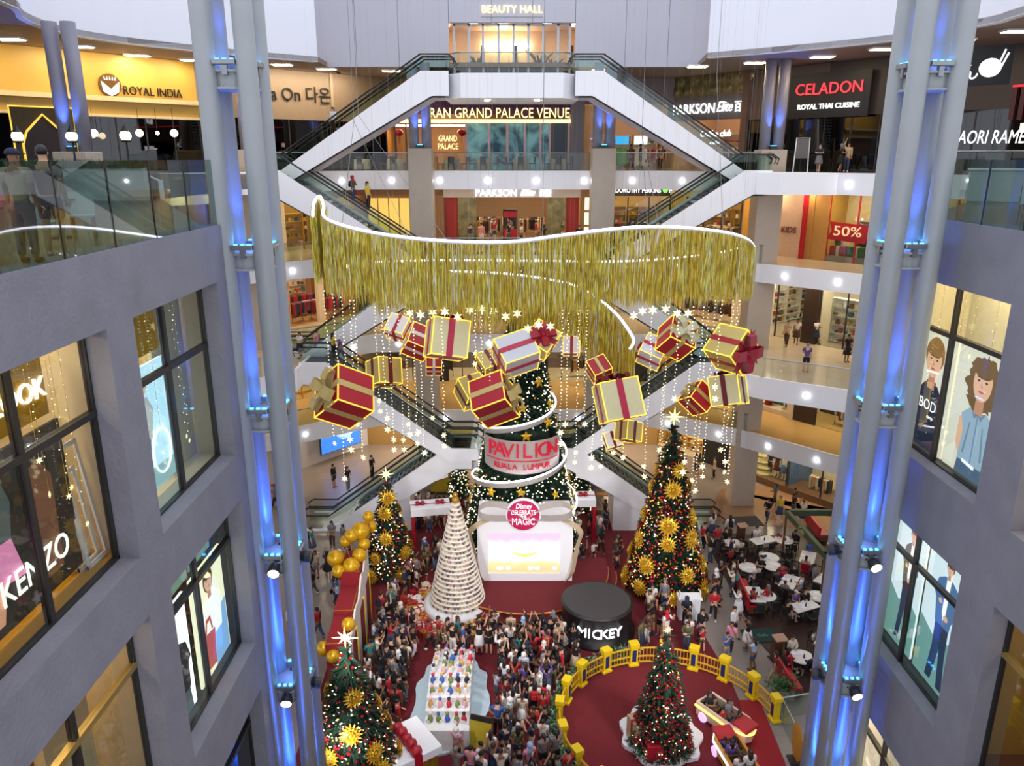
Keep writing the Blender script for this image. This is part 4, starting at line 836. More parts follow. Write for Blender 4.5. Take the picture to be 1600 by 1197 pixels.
# ================================================================ LIGHT COLUMNS
def light_column(x, y, ang, label):
    t = thing('light_column', label, 'column', (x, y, 0)); rho, r = .66, .235
    C = [(rho * math.cos(ang + k * PI / 2), rho * math.sin(ang + k * PI / 2)) for k in range(4)]
    mb = MB(); mb.cyl((0, 0, 0), r, 44, 24); me = mb.mesh('tube', METAL, True)
    for cx, cy in C: dup(me, 'tube', t, (cx, cy, 0))
    zs = [3.8 + .0, 7.95, 12.1, 16.26, 20.41, 24.56, 28.7]
    mc = MB(); mc.cyl((0, 0, -.16), .5, .32, 20); mc.cyl((0, 0, .16), .6, .05, 20); mc.cyl((0, 0, -.21), .6, .05, 20); me = mc.mesh('collar', METAL, False)
    sp = MB(); sp.box((0, 0, .2), (.12, .12, .22)); sp.bev((0, 0, .36), (.52, .2, .12), .02); SP = sp.mesh('uplight', STEEL)
    le = MB()
    for k in (-.16, 0, .16): le.cyl((k, 0, .42), .05, .02, 8)
    LE = le.mesh('lens', BLUELED)
    fl = MB(); fl.lathe([(.08, -.25), (.17, .0), (.17, .14)], 12); fl.box((0, 0, -.3), (.24, .24, .16)); FL = fl.mesh('floodlight', mat('flood_housing', '33363C', .4, .3))
    fe = MB(); fe.cyl((0, 0, .141), .15, .01, 12); FE = fe.mesh('lens', mat('flood_lens', 'FFF0C8', emit=3, ecol='FFE6B0')); FD = fe.mesh('lens', DARK)
    for i, z in enumerate(zs):
        dup(me, 'collar', t, (0, 0, z))
        for k in range(4):      # an uplight in each gap between neighbouring tubes
            a = ang + k * PI / 2 + PI / 4; px, py = .56 * math.cos(a), .56 * math.sin(a)
            u = dup(SP, 'uplight', t, (px, py, z), (0, 0, a + PI / 2)); dup(LE, 'lens', u)
        l = bpy.data.lights.new('blue_uplight', 'SPOT'); l.energy = 40; l.color = (.04, .15, 1); l.spot_size = .55; l.spot_blend = .6; l.shadow_soft_size = .12
        for k in range(4):
            a = ang + k * PI / 2 + PI / 4
            o = bpy.data.objects.new('blue_uplight', l); COL.objects.link(o); o.location = (x + .34 * math.cos(a), y + .34 * math.sin(a), z + .5)
            o.rotation_euler = (PI, 0, 0)
        l = bpy.data.lights.new('blue_core', 'SPOT'); l.energy = 150; l.color = (.03, .12, 1); l.spot_size = 1.1; l.spot_blend = .5; l.shadow_soft_size = .1
        o = bpy.data.objects.new('blue_core', l); COL.objects.link(o); o.location = (x, y, z + .3); o.rotation_euler = (PI, 0, 0)
        l = bpy.data.lights.new('blue_glow', 'POINT'); l.energy = 5; l.color = (.05, .22, 1); l.shadow_soft_size = .12
        o = bpy.data.objects.new('blue_glow', l); COL.objects.link(o); o.location = (x, y, z + .5)
        if z < 13:
            for a, el, lit in ((-PI / 2 + .1, 1.9, True), (PI * .95 if x > 0 else .05, 1.7, False), (PI / 2, 1.85, True)):  # the lit far-side fitting is added to go with the ground spots
                f = dup(FL, 'floodlight', t, (.72 * math.cos(a), .72 * math.sin(a), z + .05), (0, el, a)); dup(FE if lit else FD, 'lens', f)
    return t
light_column(-6.5, 19.3, math.radians(45.6), 'four-tube grey light column lit blue from inside, standing off the left concrete wall')
light_column(9.85, 19.6, math.radians(45.4), 'four-tube grey light column lit blue from inside, standing off the right concrete wall')

# ================================================================ TINSEL CURTAIN
t = thing('tinsel_curtain', 'huge hanging spiral curtain of gold tinsel under a white lit rail', 'curtain', (1, 36, 18)); off = (1, 36, 18)
A1 = [PY(*q) for q in ((489, 338, 38.0), (491, 318, 39.3), (500, 308, 39.6), (506, 322, 38.4), (509, 342, 37.0), (560, 360, 35.6), (640, 373, 34.4), (720, 379, 33.8), (800, 379, 33.6), (870, 370, 34.0), (950, 360, 34.6), (1010, 356, 35.0), (1080, 358, 35.8), (1140, 366, 37.0), (1168, 376, 38.2), (1178, 387, 39.6))]
A2 = [PY(*q) for q in ((1178, 389, 39.8), (1165, 386, 41.5), (1130, 395, 42.3), (1050, 405, 43), (960, 410, 43.3), (850, 409, 43.3), (700, 408, 42.8), (585, 411, 41.8))]
A3 = [PY(*q) for q in ((700, 425, 39.5), (800, 430, 39.3), (890, 445, 39), (930, 465, 38.4), (960, 489, 37.8), (980, 514, 37), (990, 533, 36.4), (984, 546, 36))]
FOIL = []
for h, rg in (('E2C23E', .3), ('F6DE62', .26), ('C4A628', .36), ('FFF6B8', .2), ('D8C044', .3)):
    m = mat('foil_' + h, h, rg, .12, var=.2, scale=3); FOIL.append(m)
def curtain(P, zb, n, seed):
    rr = random.Random(seed); P = smooth_poly(P, 6); L = plen(P); mb = MB()
    for i in range(n):
        d = rr.random() * L; p, tg = polyat(P, d); f = d / L
        z1 = zb(f) + rr.uniform(-.35, .5); z0 = p.z - .05
        if z1 > z0: continue
        jx = Vector((-tg.y, tg.x, 0)) * rr.uniform(-.14, .14); a = rr.uniform(0, PI); k = max(3, int((z0 - z1) / .32)); w = rr.uniform(.016, .03)
        vs = []; da = rr.uniform(.5, 1.4) * rr.choice((-1, 1)); dx = rr.uniform(-.05, .05)
        for j in range(k + 1):
            g = a + da * j; z = lerp(z0, z1, j / k); ww = w * (1 if j < k else .2)
            c = p + jx + Vector((dx * j / k + .012 * math.sin(j * 2.1 + a), .012 * math.cos(j * 1.7 + a), 0))
            vs += [(c.x - ww * math.cos(g), c.y - ww * math.sin(g), z), (c.x + ww * math.cos(g), c.y + ww * math.sin(g), z)]
        mb.add(vs, [(2 * j, 2 * j + 1, 2 * j + 3, 2 * j + 2) for j in range(k)], rr.choice((0, 0, 1, 1, 2, 3, 4)))
    return mb
def hem(*zs):
    def f(x):
        x *= len(zs) - 1; i = min(int(x), len(zs) - 2); return lerp(zs[i], zs[i + 1], x - i)
    return f
zv = lambda u, v, y: PY(u, v, y).z
curtain(A1, hem(zv(492, 438, 38), zv(500, 448, 38), zv(560, 470, 35.6), zv(640, 482, 34.4), zv(740, 485, 33.8), zv(850, 485, 34), zv(960, 480, 34.6), zv(1080, 476, 35.8), zv(1176, 462, 39)), 2000, 1).build('tinsel', FOIL, t, off=off, kind='stuff')
curtain(A2, hem(zv(1170, 460, 40), zv(1050, 475, 43), zv(850, 480, 43), zv(585, 490, 42)), 1700, 2).build('tinsel', FOIL, t, off=off, kind='stuff')
curtain(A3, hem(zv(700, 505, 39.5), zv(800, 512, 39), zv(880, 530, 39), zv(930, 575, 38.4), zv(985, 605, 36)), 1100, 3).build('tinsel', FOIL, t, off=off, kind='stuff')
for P in (A1, A2, A3):
    Q = smooth_poly(P, 5)
    mb = MB(); mb.tube(Q, .09, 6); mb.build('rail', WHITE, t, True, off=off)
    mb = MB(); mb.tube([q + Vector((0, -.05, .06)) for q in Q], .055, 5); mb.build('led_strip', LEDW, t, True, off=off)
for u, v, y, u2, v2 in ((535, 350, 36.2, 553, 190), (640, 374, 34.4, 553, 190), (700, 378, 34, 560, 180), (1012, 357, 35, 1003, 210), (1030, 357, 35.2, 1003, 210), (848, 373, 33.9, 850, 100), (1130, 364, 36.8, 1120, 120)):
    a = PY(u, v, y); b = PY(u2, v2, y + .5); b = a + (b - a) * 1.0
    mb = MB(); mb.tube([a, b, b + Vector((0, 0, 14))], .012, 4); mb.build('cable', STEEL, t, off=off)

# ================================================================ HANGING GIFT BOXES
def bow(mb, c, s, M, m=0):
    """two loops, four tails and a knot lying in the local xy-plane, z up"""
    for k in range(4):
        a = k * PI / 2 + PI / 4; d = Vector((math.cos(a), math.sin(a), 0)); n = Vector((-d.y, d.x, 0))
        if k % 2 == 0 or True:
            lp = [Vector((0, 0, .05)), d * .45 + Vector((0, 0, .42)), d * .95 + Vector((0, 0, .36)), d * .98 + Vector((0, 0, .1)), d * .5 + Vector((0, 0, .02)), Vector((0, 0, .04))]
            vs = []
            for i, p in enumerate(lp):
                w = .26 if 0 < i < 5 else .1; vs += [Vector(c) + (p - n * w) * s, Vector(c) + (p + n * w) * s]
            mb.add(vs, [(2 * i, 2 * i + 1, 2 * i + 3, 2 * i + 2) for i in range(5)], m, M)
    for a in (.1, 1.9, 3.6):
        d = Vector((math.cos(a), math.sin(a), 0)); n = Vector((-d.y, d.x, 0)); vs = []
        for i, (l, w, z) in enumerate(((.0, .1, .04), (.6, .16, .05), (1.25, .2, .03))): vs += [Vector(c) + (d * l - n * w + Vector((0, 0, z))) * s, Vector(c) + (d * l + n * w + Vector((0, 0, z))) * s]
        vs.append(Vector(c) + (d * 1.05 + Vector((0, 0, .03))) * s)
        mb.add(vs, [(0, 1, 3, 2), (2, 3, 6), (3, 5, 6), (2, 6, 4)], m, M)
    mb.ball(Vector(c) + Vector((0, 0, .1 * s)), .16 * s, 8, m, M=M)
PAPER = {'red': mat('red_paper', 'B0182E', .5, var=.03), 'cream': mat('cream_paper', 'E3D9A8', .45, var=.03), 'white': mat('white_paper', 'EEE9EC', .45, var=.02), 'gold': mat('gold_paper', 'C9B46A', .45, var=.05), 'pearl': mat('pearl_paper', 'D8DCE8', .45, var=.02)}
RIB = {'gold': mat('gold_ribbon', 'CDB774', .4, .2), 'red': mat('red_ribbon', 'A8142C', .4), 'dark': mat('dark_red_ribbon', '6E0F1E', .5), 'pink': mat('crimson_ribbon', 'C02848', .4), 'white': mat('white_ribbon', 'E8E2D4', .5)}
EDGE = mat('glowing_gold_rim', 'F0CE48', .4, emit=.5, ecol='FFD840', sampled=False)  # gold edge trim with a weak glow put into its colour
def giftbox(u, v, y, px, paper, rib, ypr, face, label, aspect=(1, 1, 1), bow_m=None, has_bow=True, bs=.42):
    """yaw>0 shows the left side, pitch>0 shows the underside, roll>0 turns clockwise; face = side that carries the bow"""
    c = PY(u, v, y); s = px / (FPX / (c.y * math.cos(TH) - (c.z - CZ) * math.sin(TH)))
    yaw, pit, rol = (math.radians(q) for q in ypr)
    # box frame: x right, y away from the viewer, z up
    to = (c - Vector((0, 0, CZ))).normalized(); rt = to.cross(Vector((0, 0, 1))).normalized(); up_ = rt.cross(to)
    V3 = Matrix((rt, to, up_)).transposed().to_4x4()
    Rm = V3 @ Matrix.Rotation(rol, 4, 'Y') @ Matrix.Rotation(-pit, 4, 'X') @ Matrix.Rotation(yaw, 4, 'Z')
    B = {'T': Matrix.Identity(4), 'F': Matrix.Rotation(PI / 2, 4, 'X'), 'L': Matrix.Rotation(-PI / 2, 4, 'Y'), 'R': Matrix.Rotation(PI / 2, 4, 'Y')}[face]
    M = Rm @ B
    t = thing('hanging_gift_box', label, 'gift box', c, group='gift boxes hanging under the tinsel curtain'); t.rotation_euler = M.to_euler()
    X, Yy, Z = s * aspect[0], s * aspect[1], s * aspect[2]
    mb = MB(); mb.bev((0, 0, 0), (X, Yy, Z), .02 * s); mb.build('box', PAPER[paper], t)
    mb = MB(); w = .085; e = .012 * s + .006
    mb.box((0, 0, 0), (w * 2 * s, Yy + 2 * e, Z + 2 * e)); mb.box((0, 0, 0), (X + 2 * e, w * 2 * s, Z + 2 * e)); mb.build('ribbon', RIB[rib], t)
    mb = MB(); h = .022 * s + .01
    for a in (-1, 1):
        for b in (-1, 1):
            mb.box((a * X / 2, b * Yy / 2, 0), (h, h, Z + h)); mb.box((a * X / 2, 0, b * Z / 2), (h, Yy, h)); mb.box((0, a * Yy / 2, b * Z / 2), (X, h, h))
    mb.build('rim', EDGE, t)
    if has_bow: mb = MB(); bow(mb, (0, 0, Z / 2 + .01), s * bs, None); mb.build('bow', RIB[bow_m or rib], t)
    iv = M.inverted(); top = iv @ Vector((0, 0, 44 - c.z)); mb = MB(); mb.tube([(0, 0, 0), top], .0025, 3); mb.build('cable', STEEL, t)
    return t
GB = [
 (538, 620, 33.5, 64, 'red', 'gold', (33, 32, 4), 'L', 'large red gift box with gold ribbon, lowest and leftmost of the hanging gifts', (1, 1, 1), None, True, .55),
 (600, 582, 37, 40, 'gold', 'dark', (30, 12, 0), 'T', 'gold gift box with dark red ribbon hanging behind the large red one at left', (1, 1, 1), None, False),
 (622, 513, 38, 30, 'white', 'red', (-20, 25, 28), 'T', 'small white gift box with red ribbon, upper left of the hanging gifts', (1, 1, 1), None, False),
 (654, 534, 37, 38, 'red', 'white', (8, 35, 20), 'R', 'red gift box with white ribbon tucked behind the big cream one', (1, 1, 1), None, False),
 (698, 530, 35, 57, 'cream', 'pink', (12, 8, 7), 'T', 'big cream gift box with crimson ribbon, dark bow on top', (1, 1, 1), 'dark', True, .42),
 (678, 570, 36.5, 24, 'red', 'white', (0, 32, 2), 'T', 'smallest red gift box, hanging under the big cream one', (1, 1, 1), None, False),
 (766, 570, 37.5, 34, 'gold', 'dark', (20, 35, -32), 'T', 'gold gift box with dark red ribbon behind the white one by the tree top', (1, 1, 1), None, False),
 (806, 553, 36, 48, 'pearl', 'pink', (18, 28, -28), 'R', 'pearly white gift box with crimson ribbon in front of the tree top', (1, 1, 1.2), None, False),
 (846, 531, 36.5, 42, 'cream', 'red', (-8, 28, 36), 'F', 'cream gift box with a big flat red bow facing front, beside the tree top', (1, 1, .7), None, True, .5),
 (737, 612, 36, 38, 'gold', 'dark', (25, 25, -28), 'T', 'tan gift box with dark ribbon half hidden behind the red one by the tree', (1, 1, 1), None, False),
 (772, 624, 33.6, 56, 'red', 'gold', (-20, 36, -8), 'R', 'large red gift box with gold ribbon and bow at its right, before the tree', (1, 1, 1), None, True, .55),
 (893, 541, 39, 26, 'white', 'red', (0, 12, 0), 'T', 'small white gift box with thin red ribbon, right of the tree top', (1, 1, 1), None, False),
 (936, 578, 37.5, 30, 'red', 'gold', (18, 28, -34), 'T', 'small red gift box behind the big pale one right of the tree', (1, 1, 1), None, False),
 (966, 626, 34, 60, 'cream', 'pink', (14, 3, -14), 'T', 'big pale gift box with crimson ribbon and dark red bow, right of the tree', (1, 1, 1), 'dark', True, .45),
 (982, 674, 35.5, 30, 'gold', 'dark', (40, 8, 2), 'T', 'small gold gift box with dark ribbons hanging below the big pale one', (1, 1, 1), None, False),
 (957, 688, 36.6, 24, 'white', 'dark', (10, 10, -20), 'T', 'small white gift box peeping out behind the small gold one', (1, 1, 1), None, False),
 (1020, 550, 36.5, 36, 'pearl', 'pink', (-5, 34, 25), 'L', 'pearly gift box with crimson ribbon left of the red one with silvery bow', (1, 1, 1), 'red', True, .4),
 (1057, 528, 35.5, 44, 'red', 'gold', (28, 38, 5), 'F', 'red gift box with a pale silvery bow facing front, upper right', (1, 1, 1), 'silver', True, .55),
 (1143, 546, 34.6, 52, 'gold', 'red', (-38, 22, 28), 'R', 'large gold gift box with red ribbon and big red bow, farthest right', (1, 1, 1), None, True, .6),
 (1090, 622, 35.5, 36, 'red', 'gold', (22, 30, 30), 'L', 'small red gift box with gold ribbon, low at the right', (1, 1, 1), 'gold', True, .4),
 (1138, 610, 35, 46, 'cream', 'dark', (-16, 3, -12), 'T', 'cream gift box with dark ribbon and dark bow on top, low at right', (1, 1, 1), None, True, .42),
]
RIB['silver'] = mat('silver_ribbon', 'CFC9A8', .4, .2)
for q in GB: giftbox(*q)

# ================================================================ FAIRY LIGHT STRINGS WITH STARS
star = MB()
pts = []
for i in range(12):
    a = PI / 2 + i * PI / 6; r_ = .17 if i % 2 == 0 else .075; pts.append((r_ * math.cos(a), 0, r_ * math.sin(a)))
star.add(pts + [(0, -.05, 0), (0, .05, 0)], [(i, (i + 1) % 12, 12) for i in range(12)] + [((i + 1) % 12, i, 13) for i in range(12)])
STAR = star.mesh('star', STARL)
def light_string(u, v0, v1, y, label, nstar=1):
    a = PY(u, v0, y); b = PY(u, v1, y); L = a.z - b.z; zz = a.z
    t = thing('light_string', label, 'string lights', (a.x, a.y, a.z), group='fairy light strings with stars under the tinsel curtain')
    mb = MB(); mb.tube([(0, 0, 44 - a.z), (0, 0, -L)], .002, 3); mb.build('wire', mat('gold_wire', 'C8A850', .4, .6), t)
    mb = MB(); n = int(L / .17)
    for i in range(n): mb.octa((R.uniform(-.04, .04), R.uniform(-.04, .04), -i * .17), R.choice((.02, .026, .034)))
    mb.build('bulbs', BULB, t, kind='stuff')
    for k in range(nstar): dup(STAR, 'star', t, (R.uniform(-.05, .05), 0, -L - .1 + k * .55), (0, R.uniform(-.4, .4), R.uniform(-.6, .6)), R.uniform(.9, 1.25))
SL = [(506, 455, 690), (520, 460, 745), (533, 465, 700), (546, 470, 660), (553, 470, 712), (585, 480, 640), (596, 485, 668), (606, 480, 700), (622, 485, 700), (632, 480, 676), (645, 485, 690), (655, 485, 705), (672, 485, 650), (690, 485, 694), (752, 485, 610), (742, 485, 566), (765, 490, 640), (879, 485, 690), (888, 490, 660), (905, 480, 720), (918, 480, 660), (928, 600, 728), (944, 600, 726), (975, 690, 712), (958, 690, 705), (1020, 480, 742), (1036, 600, 700), (1046, 480, 735), (1062, 480, 620), (1085, 480, 735), (1100, 480, 748), (1107, 480, 764), (1118, 470, 742), (1142, 600, 735), (1146, 470, 700), (1150, 600, 750), (1155, 465, 560), (1128, 470, 620)]
SL.sort()
for i, (u, a, b) in enumerate(SL):
    light_string(u, a, b, R.uniform(33.2, 38.5), 'thin string of warm fairy lights with a star, %s from the left' % (ORD[i] if i < 20 else ['twenty-first', 'twenty-second', 'twenty-third', 'twenty-fourth', 'twenty-fifth', 'twenty-sixth', 'twenty-seventh', 'twenty-eighth', 'twenty-ninth', 'thirtieth', 'thirty-first', 'thirty-second', 'thirty-third', 'thirty-fourth', 'thirty-fifth', 'thirty-sixth', 'thirty-seventh', 'thirty-eighth'][i - 20]), R.choice((1, 1, 2)))
for i, u in enumerate((640, 657, 676, 695, 715, 734, 753, 772, 790, 808, 825, 842, 860, 990, 1004, 1020, 1040, 1058, 1075)):
    t = thing('hanging_star', 'pale lit star in the row just below the tinsel hem, %s from the left' % ORD[i], 'star', PY(u, 487 + R.uniform(-4, 8) + (22 if u in (825, 842, 860) else 0), 33.5 + R.uniform(0, 2)), group='row of lit stars below the tinsel hem')
    dup(STAR, 'star', t, (0, 0, 0), (0, 0, 0), 1.35); mb = MB(); mb.tube([(0, 0, 0), (0, 0, 44 - t.location.z)], .002, 3); mb.build('wire', MATS['gold_wire'], t)

# ================================================================ CHRISTMAS TREES
def foliage(r0, h, n, seed, rt=.03, z0=.15, m=GREEN, size=1.0, clear=None):
    rr = random.Random(seed); mb = MB(); mb.lathe([(r0 * .86, z0), (rt, z0 + h * .97)], 24)
    for i in range(n):
        f = 1 - math.sqrt(rr.random()) * .985; z = z0 + f * h; r = lerp(r0, rt, f) * rr.uniform(.85, 1.02); a = rr.uniform(0, 2 * PI); q = size * rr.uniform(.7, 1.2)
        if clear and clear[0] < z < clear[1] and math.sin(a) < -.2: continue
        d = Vector((math.cos(a), math.sin(a), 0)); n_ = Vector((-d.y, d.x, 0)); c = d * r + Vector((0, 0, z)); tip = c + (d * .32 + Vector((0, 0, rr.uniform(-.24, .1))) + n_ * rr.uniform(-.18, .18)) * q; w = .12 * q
        b = c - d * .18
        mb.add([b - n_ * w + Vector((0, 0, .05)), b + n_ * w + Vector((0, 0, .05)), tip, b - Vector((0, 0, .12 * q))], [(0, 1, 2), (0, 2, 3), (1, 3, 2)])
    return mb
fl = MB()
for ring, (n, r_, z_) in enumerate(((16, .5, .06), (13, .38, .12), (9, .24, .17))):
    for i in range(n):
        a = 2 * PI * i / n + ring * .2; d = Vector((math.cos(a), math.sin(a), 0)); q = Vector((-d.y, d.x, 0))
        fl.add([d * .06, d * r_ * .6 + q * .07 + Vector((0, 0, z_)), d * r_ + Vector((0, 0, z_ * .7)), d * r_ * .6 - q * .07 + Vector((0, 0, z_))], [(0, 1, 2, 3)])
fl.ball((0, 0, .08), .1, 8)
FLOWER = fl.mesh('flower_ornament', mat('gold_petal', 'E2B434', .3, .55, var=.15, scale=5))
ts = MB(); pt = []
for i in range(16):
    a = PI / 2 + i * PI / 8; r_ = (.62 if i % 4 == 0 else .45) if i % 2 == 0 else .16; pt.append((r_ * math.cos(a), 0, r_ * math.sin(a)))
ts.add(pt + [(0, -.13, 0), (0, .13, 0)], [(i, (i + 1) % 16, 16) for i in range(16)] + [((i + 1) % 16, i, 17) for i in range(16)])
TSTAR = ts.mesh('tree_star', mat('cream_star', 'F4E8A8', .4, emit=.55, ecol='FFF0A8', sampled=False))
BAUB = [mat('red_bauble', 'A01020', .2, .3), mat('gold_bauble', 'C89A28', .2, .6), mat('tree_bulb', 'FFF8DC', emit=1.5, ecol='FFF0C0', sampled=False), mat('silver_bauble', 'B8BCC4', .2, .5)]
def tree(x, y, r0, h, label, seed, flowers, wts, nb, star=1.0, z=0, fs=1.0, nf=None, bsize=.06, clear=None):
    rr = random.Random(seed); t = thing('christmas_tree', label, 'christmas tree', (x, y, z))
    foliage(r0, h, nf or int(900 * r0 * h / 6), seed, clear=clear).build('foliage', GREEN, t, kind='stuff')
    mb = MB(); mb.cyl((0, 0, 0), r0 * .3, .3, 12); mb.build('trunk_base', DARK, t)
    def on(f, a, k=1.06): r = lerp(r0, .03, f) * k + .05; return Vector((r * math.cos(a), r * math.sin(a), .15 + f * h))
    mb = MB()
    for i in range(nb):
        f = 1 - math.sqrt(rr.random()) * .98; m = rr.choices((0, 1, 2, 3), wts)[0]; p = on(f, rr.uniform(0, 2 * PI))
        if clear and clear[0] < p.z < clear[1] and p.y < -.3: continue
        if m == 2: mb.octa(p, bsize * .75, 2)
        else: mb.ball(p, bsize * rr.uniform(.8, 1.3), 6, m)
    mb.build('baubles_and_lights', BAUB, t, kind='stuff')
    for k, (f, a) in enumerate(flowers):
        p = on(f, a, 1.1); d = Vector((math.cos(a), math.sin(a), .25)); e = d.to_track_quat('Z', 'Y').to_euler()
        dup(FLOWER, 'flower_ornament', t, p, e, fs * rr.uniform(.85, 1.1))
    if star: dup(TSTAR, 'tree_star', t, (0, 0, h + .15 + .45 * star), (0, 0, rr.uniform(-.3, .3)), star)
    return t
def ring(f, n, a0, jit, rr): return [(f + rr.uniform(-.03, .03), a0 + 2 * PI * i / n + rr.uniform(-jit, jit)) for i in range(n)]
rr = random.Random(5)
fl1 = sum((ring(f, n, a, .15, rr) for f, n, a in ((.05, 8, .1), (.2, 7, .5), (.34, 6, .2), (.48, 5, .7), (.62, 4, .1), (.76, 3, .9))), [])
tree(8.45, 38.0, 2.15, 9.3, 'tallest green tree with gold flower ornaments, by the white counter at right', 11, fl1, (6, 3, 1.6, .6), 2200, 1.0, fs=1.15)
fl2 = sum((ring(f, n, a, .15, rr) for f, n, a in ((.08, 6, .0), (.27, 5, .5), (.47, 4, .1), (.66, 3, .4), (.84, 2, -1.2))), [])
tree(-6.95, 39.4, 1.45, 5.6, 'green tree with gold flower ornaments behind the red arch, near the left escalator', 12, fl2, (3, 2, 2.6, .6), 900, .75, fs=.95)
fl3 = sum((ring(f, n, a, .15, rr) for f, n, a in ((.08, 7, .0), (.2, 6, .5), (.33, 6, .2), (.46, 5, .5), (.6, 4, .2), (.74, 3, .9))), [])
tree(-5.75, 23.0, 2.1, 6.5, 'nearest green tree with gold flower ornaments, at the bottom left by the light column', 13, fl3, (4, 1, 3, .6), 1500, .75, fs=.9, bsize=.045)
tree(6.0, 25.8, 1.15, 5.1, 'slim red-lit tree on the white snow base inside the yellow fence', 14, [], (8, 1, 1.6, .2), 1300, .35, bsize=.045)
tree(-3.55, 47.6, .85, 4.4, 'small plain green tree with white lights at the back, left of the great tree', 15, [], (0, 1, 5, 1), 380, 0, bsize=.07)
tree(4.5, 47.6, .95, 4.5, 'small plain green tree with white lights at the back, right of the great tree', 16, [], (0, 1, 5, 1), 380, 0, bsize=.07)
# the great tree with its spiral band and stars
t = tree(.57, 42, 3.42, 17.2, 'great tree with gold stars and a white spiral band rising behind the stage', 17, [], (0, .6, 6, 1), 2300, 0, bsize=.06, nf=12000, clear=(5.75, 8.2))
t['category'] = 'christmas tree'
gs = MB(); pt = []
for i in range(10):
    a = PI / 2 + i * PI / 5; r_ = .36 if i % 2 == 0 else .16; pt.append((r_ * math.cos(a), r_ * math.sin(a), 0))
gs.add(pt + [(0, 0, .1)], [(i, (i + 1) % 10, 10) for i in range(10)]); GST = gs.mesh('star_ornament', mat('gold_star', 'D8A81C', .35, .5))
for f, n, a0 in ((.2, 10, .2), (.27, 9, .6), (.34, 9, .1), (.41, 8, .5), (.48, 7, .2), (.55, 6, .6), (.62, 5, .3), (.69, 4, .1), (.77, 4, .4), (.85, 3, .2)):
    for i in range(n):
        a = a0 + 2 * PI * i / n + rr.uniform(-.2, .2)
        if 5.6 < .15 + f * 17.2 < 8.4 and math.sin(a) < -.1: continue
        r_ = lerp(3.42, .03, f) * 1.08 + .1; d = Vector((math.cos(a), math.sin(a), .25))
        dup(GST, 'star_ornament', t, (r_ * math.cos(a), r_ * math.sin(a), .15 + (f + rr.uniform(-.02, .02)) * 17.2), d.to_track_quat('Z', 'Y').to_euler(), rr.uniform(.8, 1.1))
mb = MB(); mw = MB(); K = 220; vs = []; ws = []
for i in range(K + 1):
    z = 2.2 + 11.4 * i / K; f = (z - .15) / 17.2; a = -PI / 2 + 2 * PI * (z - 5.4) / 3.05; r_ = lerp(3.42, .03, f) * 1.08 + .1
    vs += [(r_ * math.cos(a), r_ * math.sin(a), z), (r_ * 1.02 * math.cos(a), r_ * 1.02 * math.sin(a), z + .42 * (1 - .4 * f))]
    ws.append((r_ * 1.03 * math.cos(a), r_ * 1.03 * math.sin(a), z + .44 * (1 - .4 * f)))
mb.add(vs, [(2 * i, 2 * i + 2, 2 * i + 3, 2 * i + 1) for i in range(K)]); mb.build('spiral_band', mat('silver_band', 'B4AFAA', .4, .3), t)
mb = MB(); mb.tube(ws, .05, 5); mb.build('led_edge', LEDW, t)
mb = MB(); vs = []; rad = 2.3; zc = 7.2
for i in range(25):
    a = -PI / 2 + lerp(-1.15, 1.15, i / 24); vs += [(rad * math.cos(a), rad * math.sin(a), zc - .98 - .28 * math.cos(lerp(-1.15, 1.15, i / 24))), (rad * 1.03 * math.cos(a), rad * 1.03 * math.sin(a), zc + .72)]
mb.add(vs, [(2 * i, 2 * i + 2, 2 * i + 3, 2 * i + 1) for i in range(24)]); mb.build('sign_band', mat('silver_sign', 'B9ADA9', .4, .2), t)
def curved_text(s, size, m, z, rad, span, tree_):
    n = len(s)
    for i, ch in enumerate(s):
        if ch == ' ': continue
        a = -PI / 2 + lerp(-span, span, (i + .5) / n)
        text(ch, size, m, tree_, (rad * math.cos(a), rad * math.sin(a), z), (PI / 2, 0, a + PI / 2), .03, name='letter')
SRED = mat('red_letters', 'B81830', .4, emit=.25, sampled=False)
curved_text('PAVILION', 1.2, SRED, zc + .12, rad + .12, .88, t); curved_text('KUALA LUMPUR', .46, SRED, zc - .82, rad + .08, .72, t)
vs = []
for i in range(25):
    a = -PI / 2 + lerp(-.98, .98, i / 24); vs.append(((rad + .1) * math.cos(a), (rad + .1) * math.sin(a), zc - .46))
mb = MB(); mb.tube(vs, .035, 4); mb.build('sign_rule', SRED, t)
# ================================================================ STAGE
SC = (.75, 38.6)
t = thing('stage', 'round-fronted red carpet stage with gold-edged steps before the great tree', 'stage', (SC[0], SC[1], 0))
for i, (r_, h) in enumerate(((5.5, .28), (5.05, .56), (4.6, .84))):
    A0, A1_ = PI + .0, 2 * PI; n = 40
    poly = [(r_ * math.cos(lerp(A0, A1_, k / n)), r_ * math.sin(lerp(A0, A1_, k / n))) for k in range(n + 1)] + [(r_, 1), (-r_, 1)]
    mb = MB(); mb.prism(poly, 0, h); mb.build('step', CARPET, t)
    mb = MB(); mb.tube([(x * 1.004, y * 1.004, h - .05) for x, y in poly[:n + 1]], .05, 5); mb.build('nosing', mat('gold_nosing', 'B8782A', .4, .3), t)
t = thing('stage_screen', 'white gift-box stage set with a bright screen, bow and round pink sign', 'stage set', (.7, 37.2, .84)); 
mb = MB(); F0 = 3.75
mb.bev((0, 1.3, 1.75), (5.1, 2.6, F0 - .25), .06); mb.build('box', WHITE, t)
mb = MB()
for a, b, c_, e in ((-2.55, 2.55, -.02, .45), (-2.55, 2.55, 2.85, 3.65), (-2.55, -1.98, .45, 2.85), (1.88, 2.55, .45, 2.85)): mb.bb(a, b, -.12, .0, c_, e)
mb.build('screen_surround', WHITE, t)
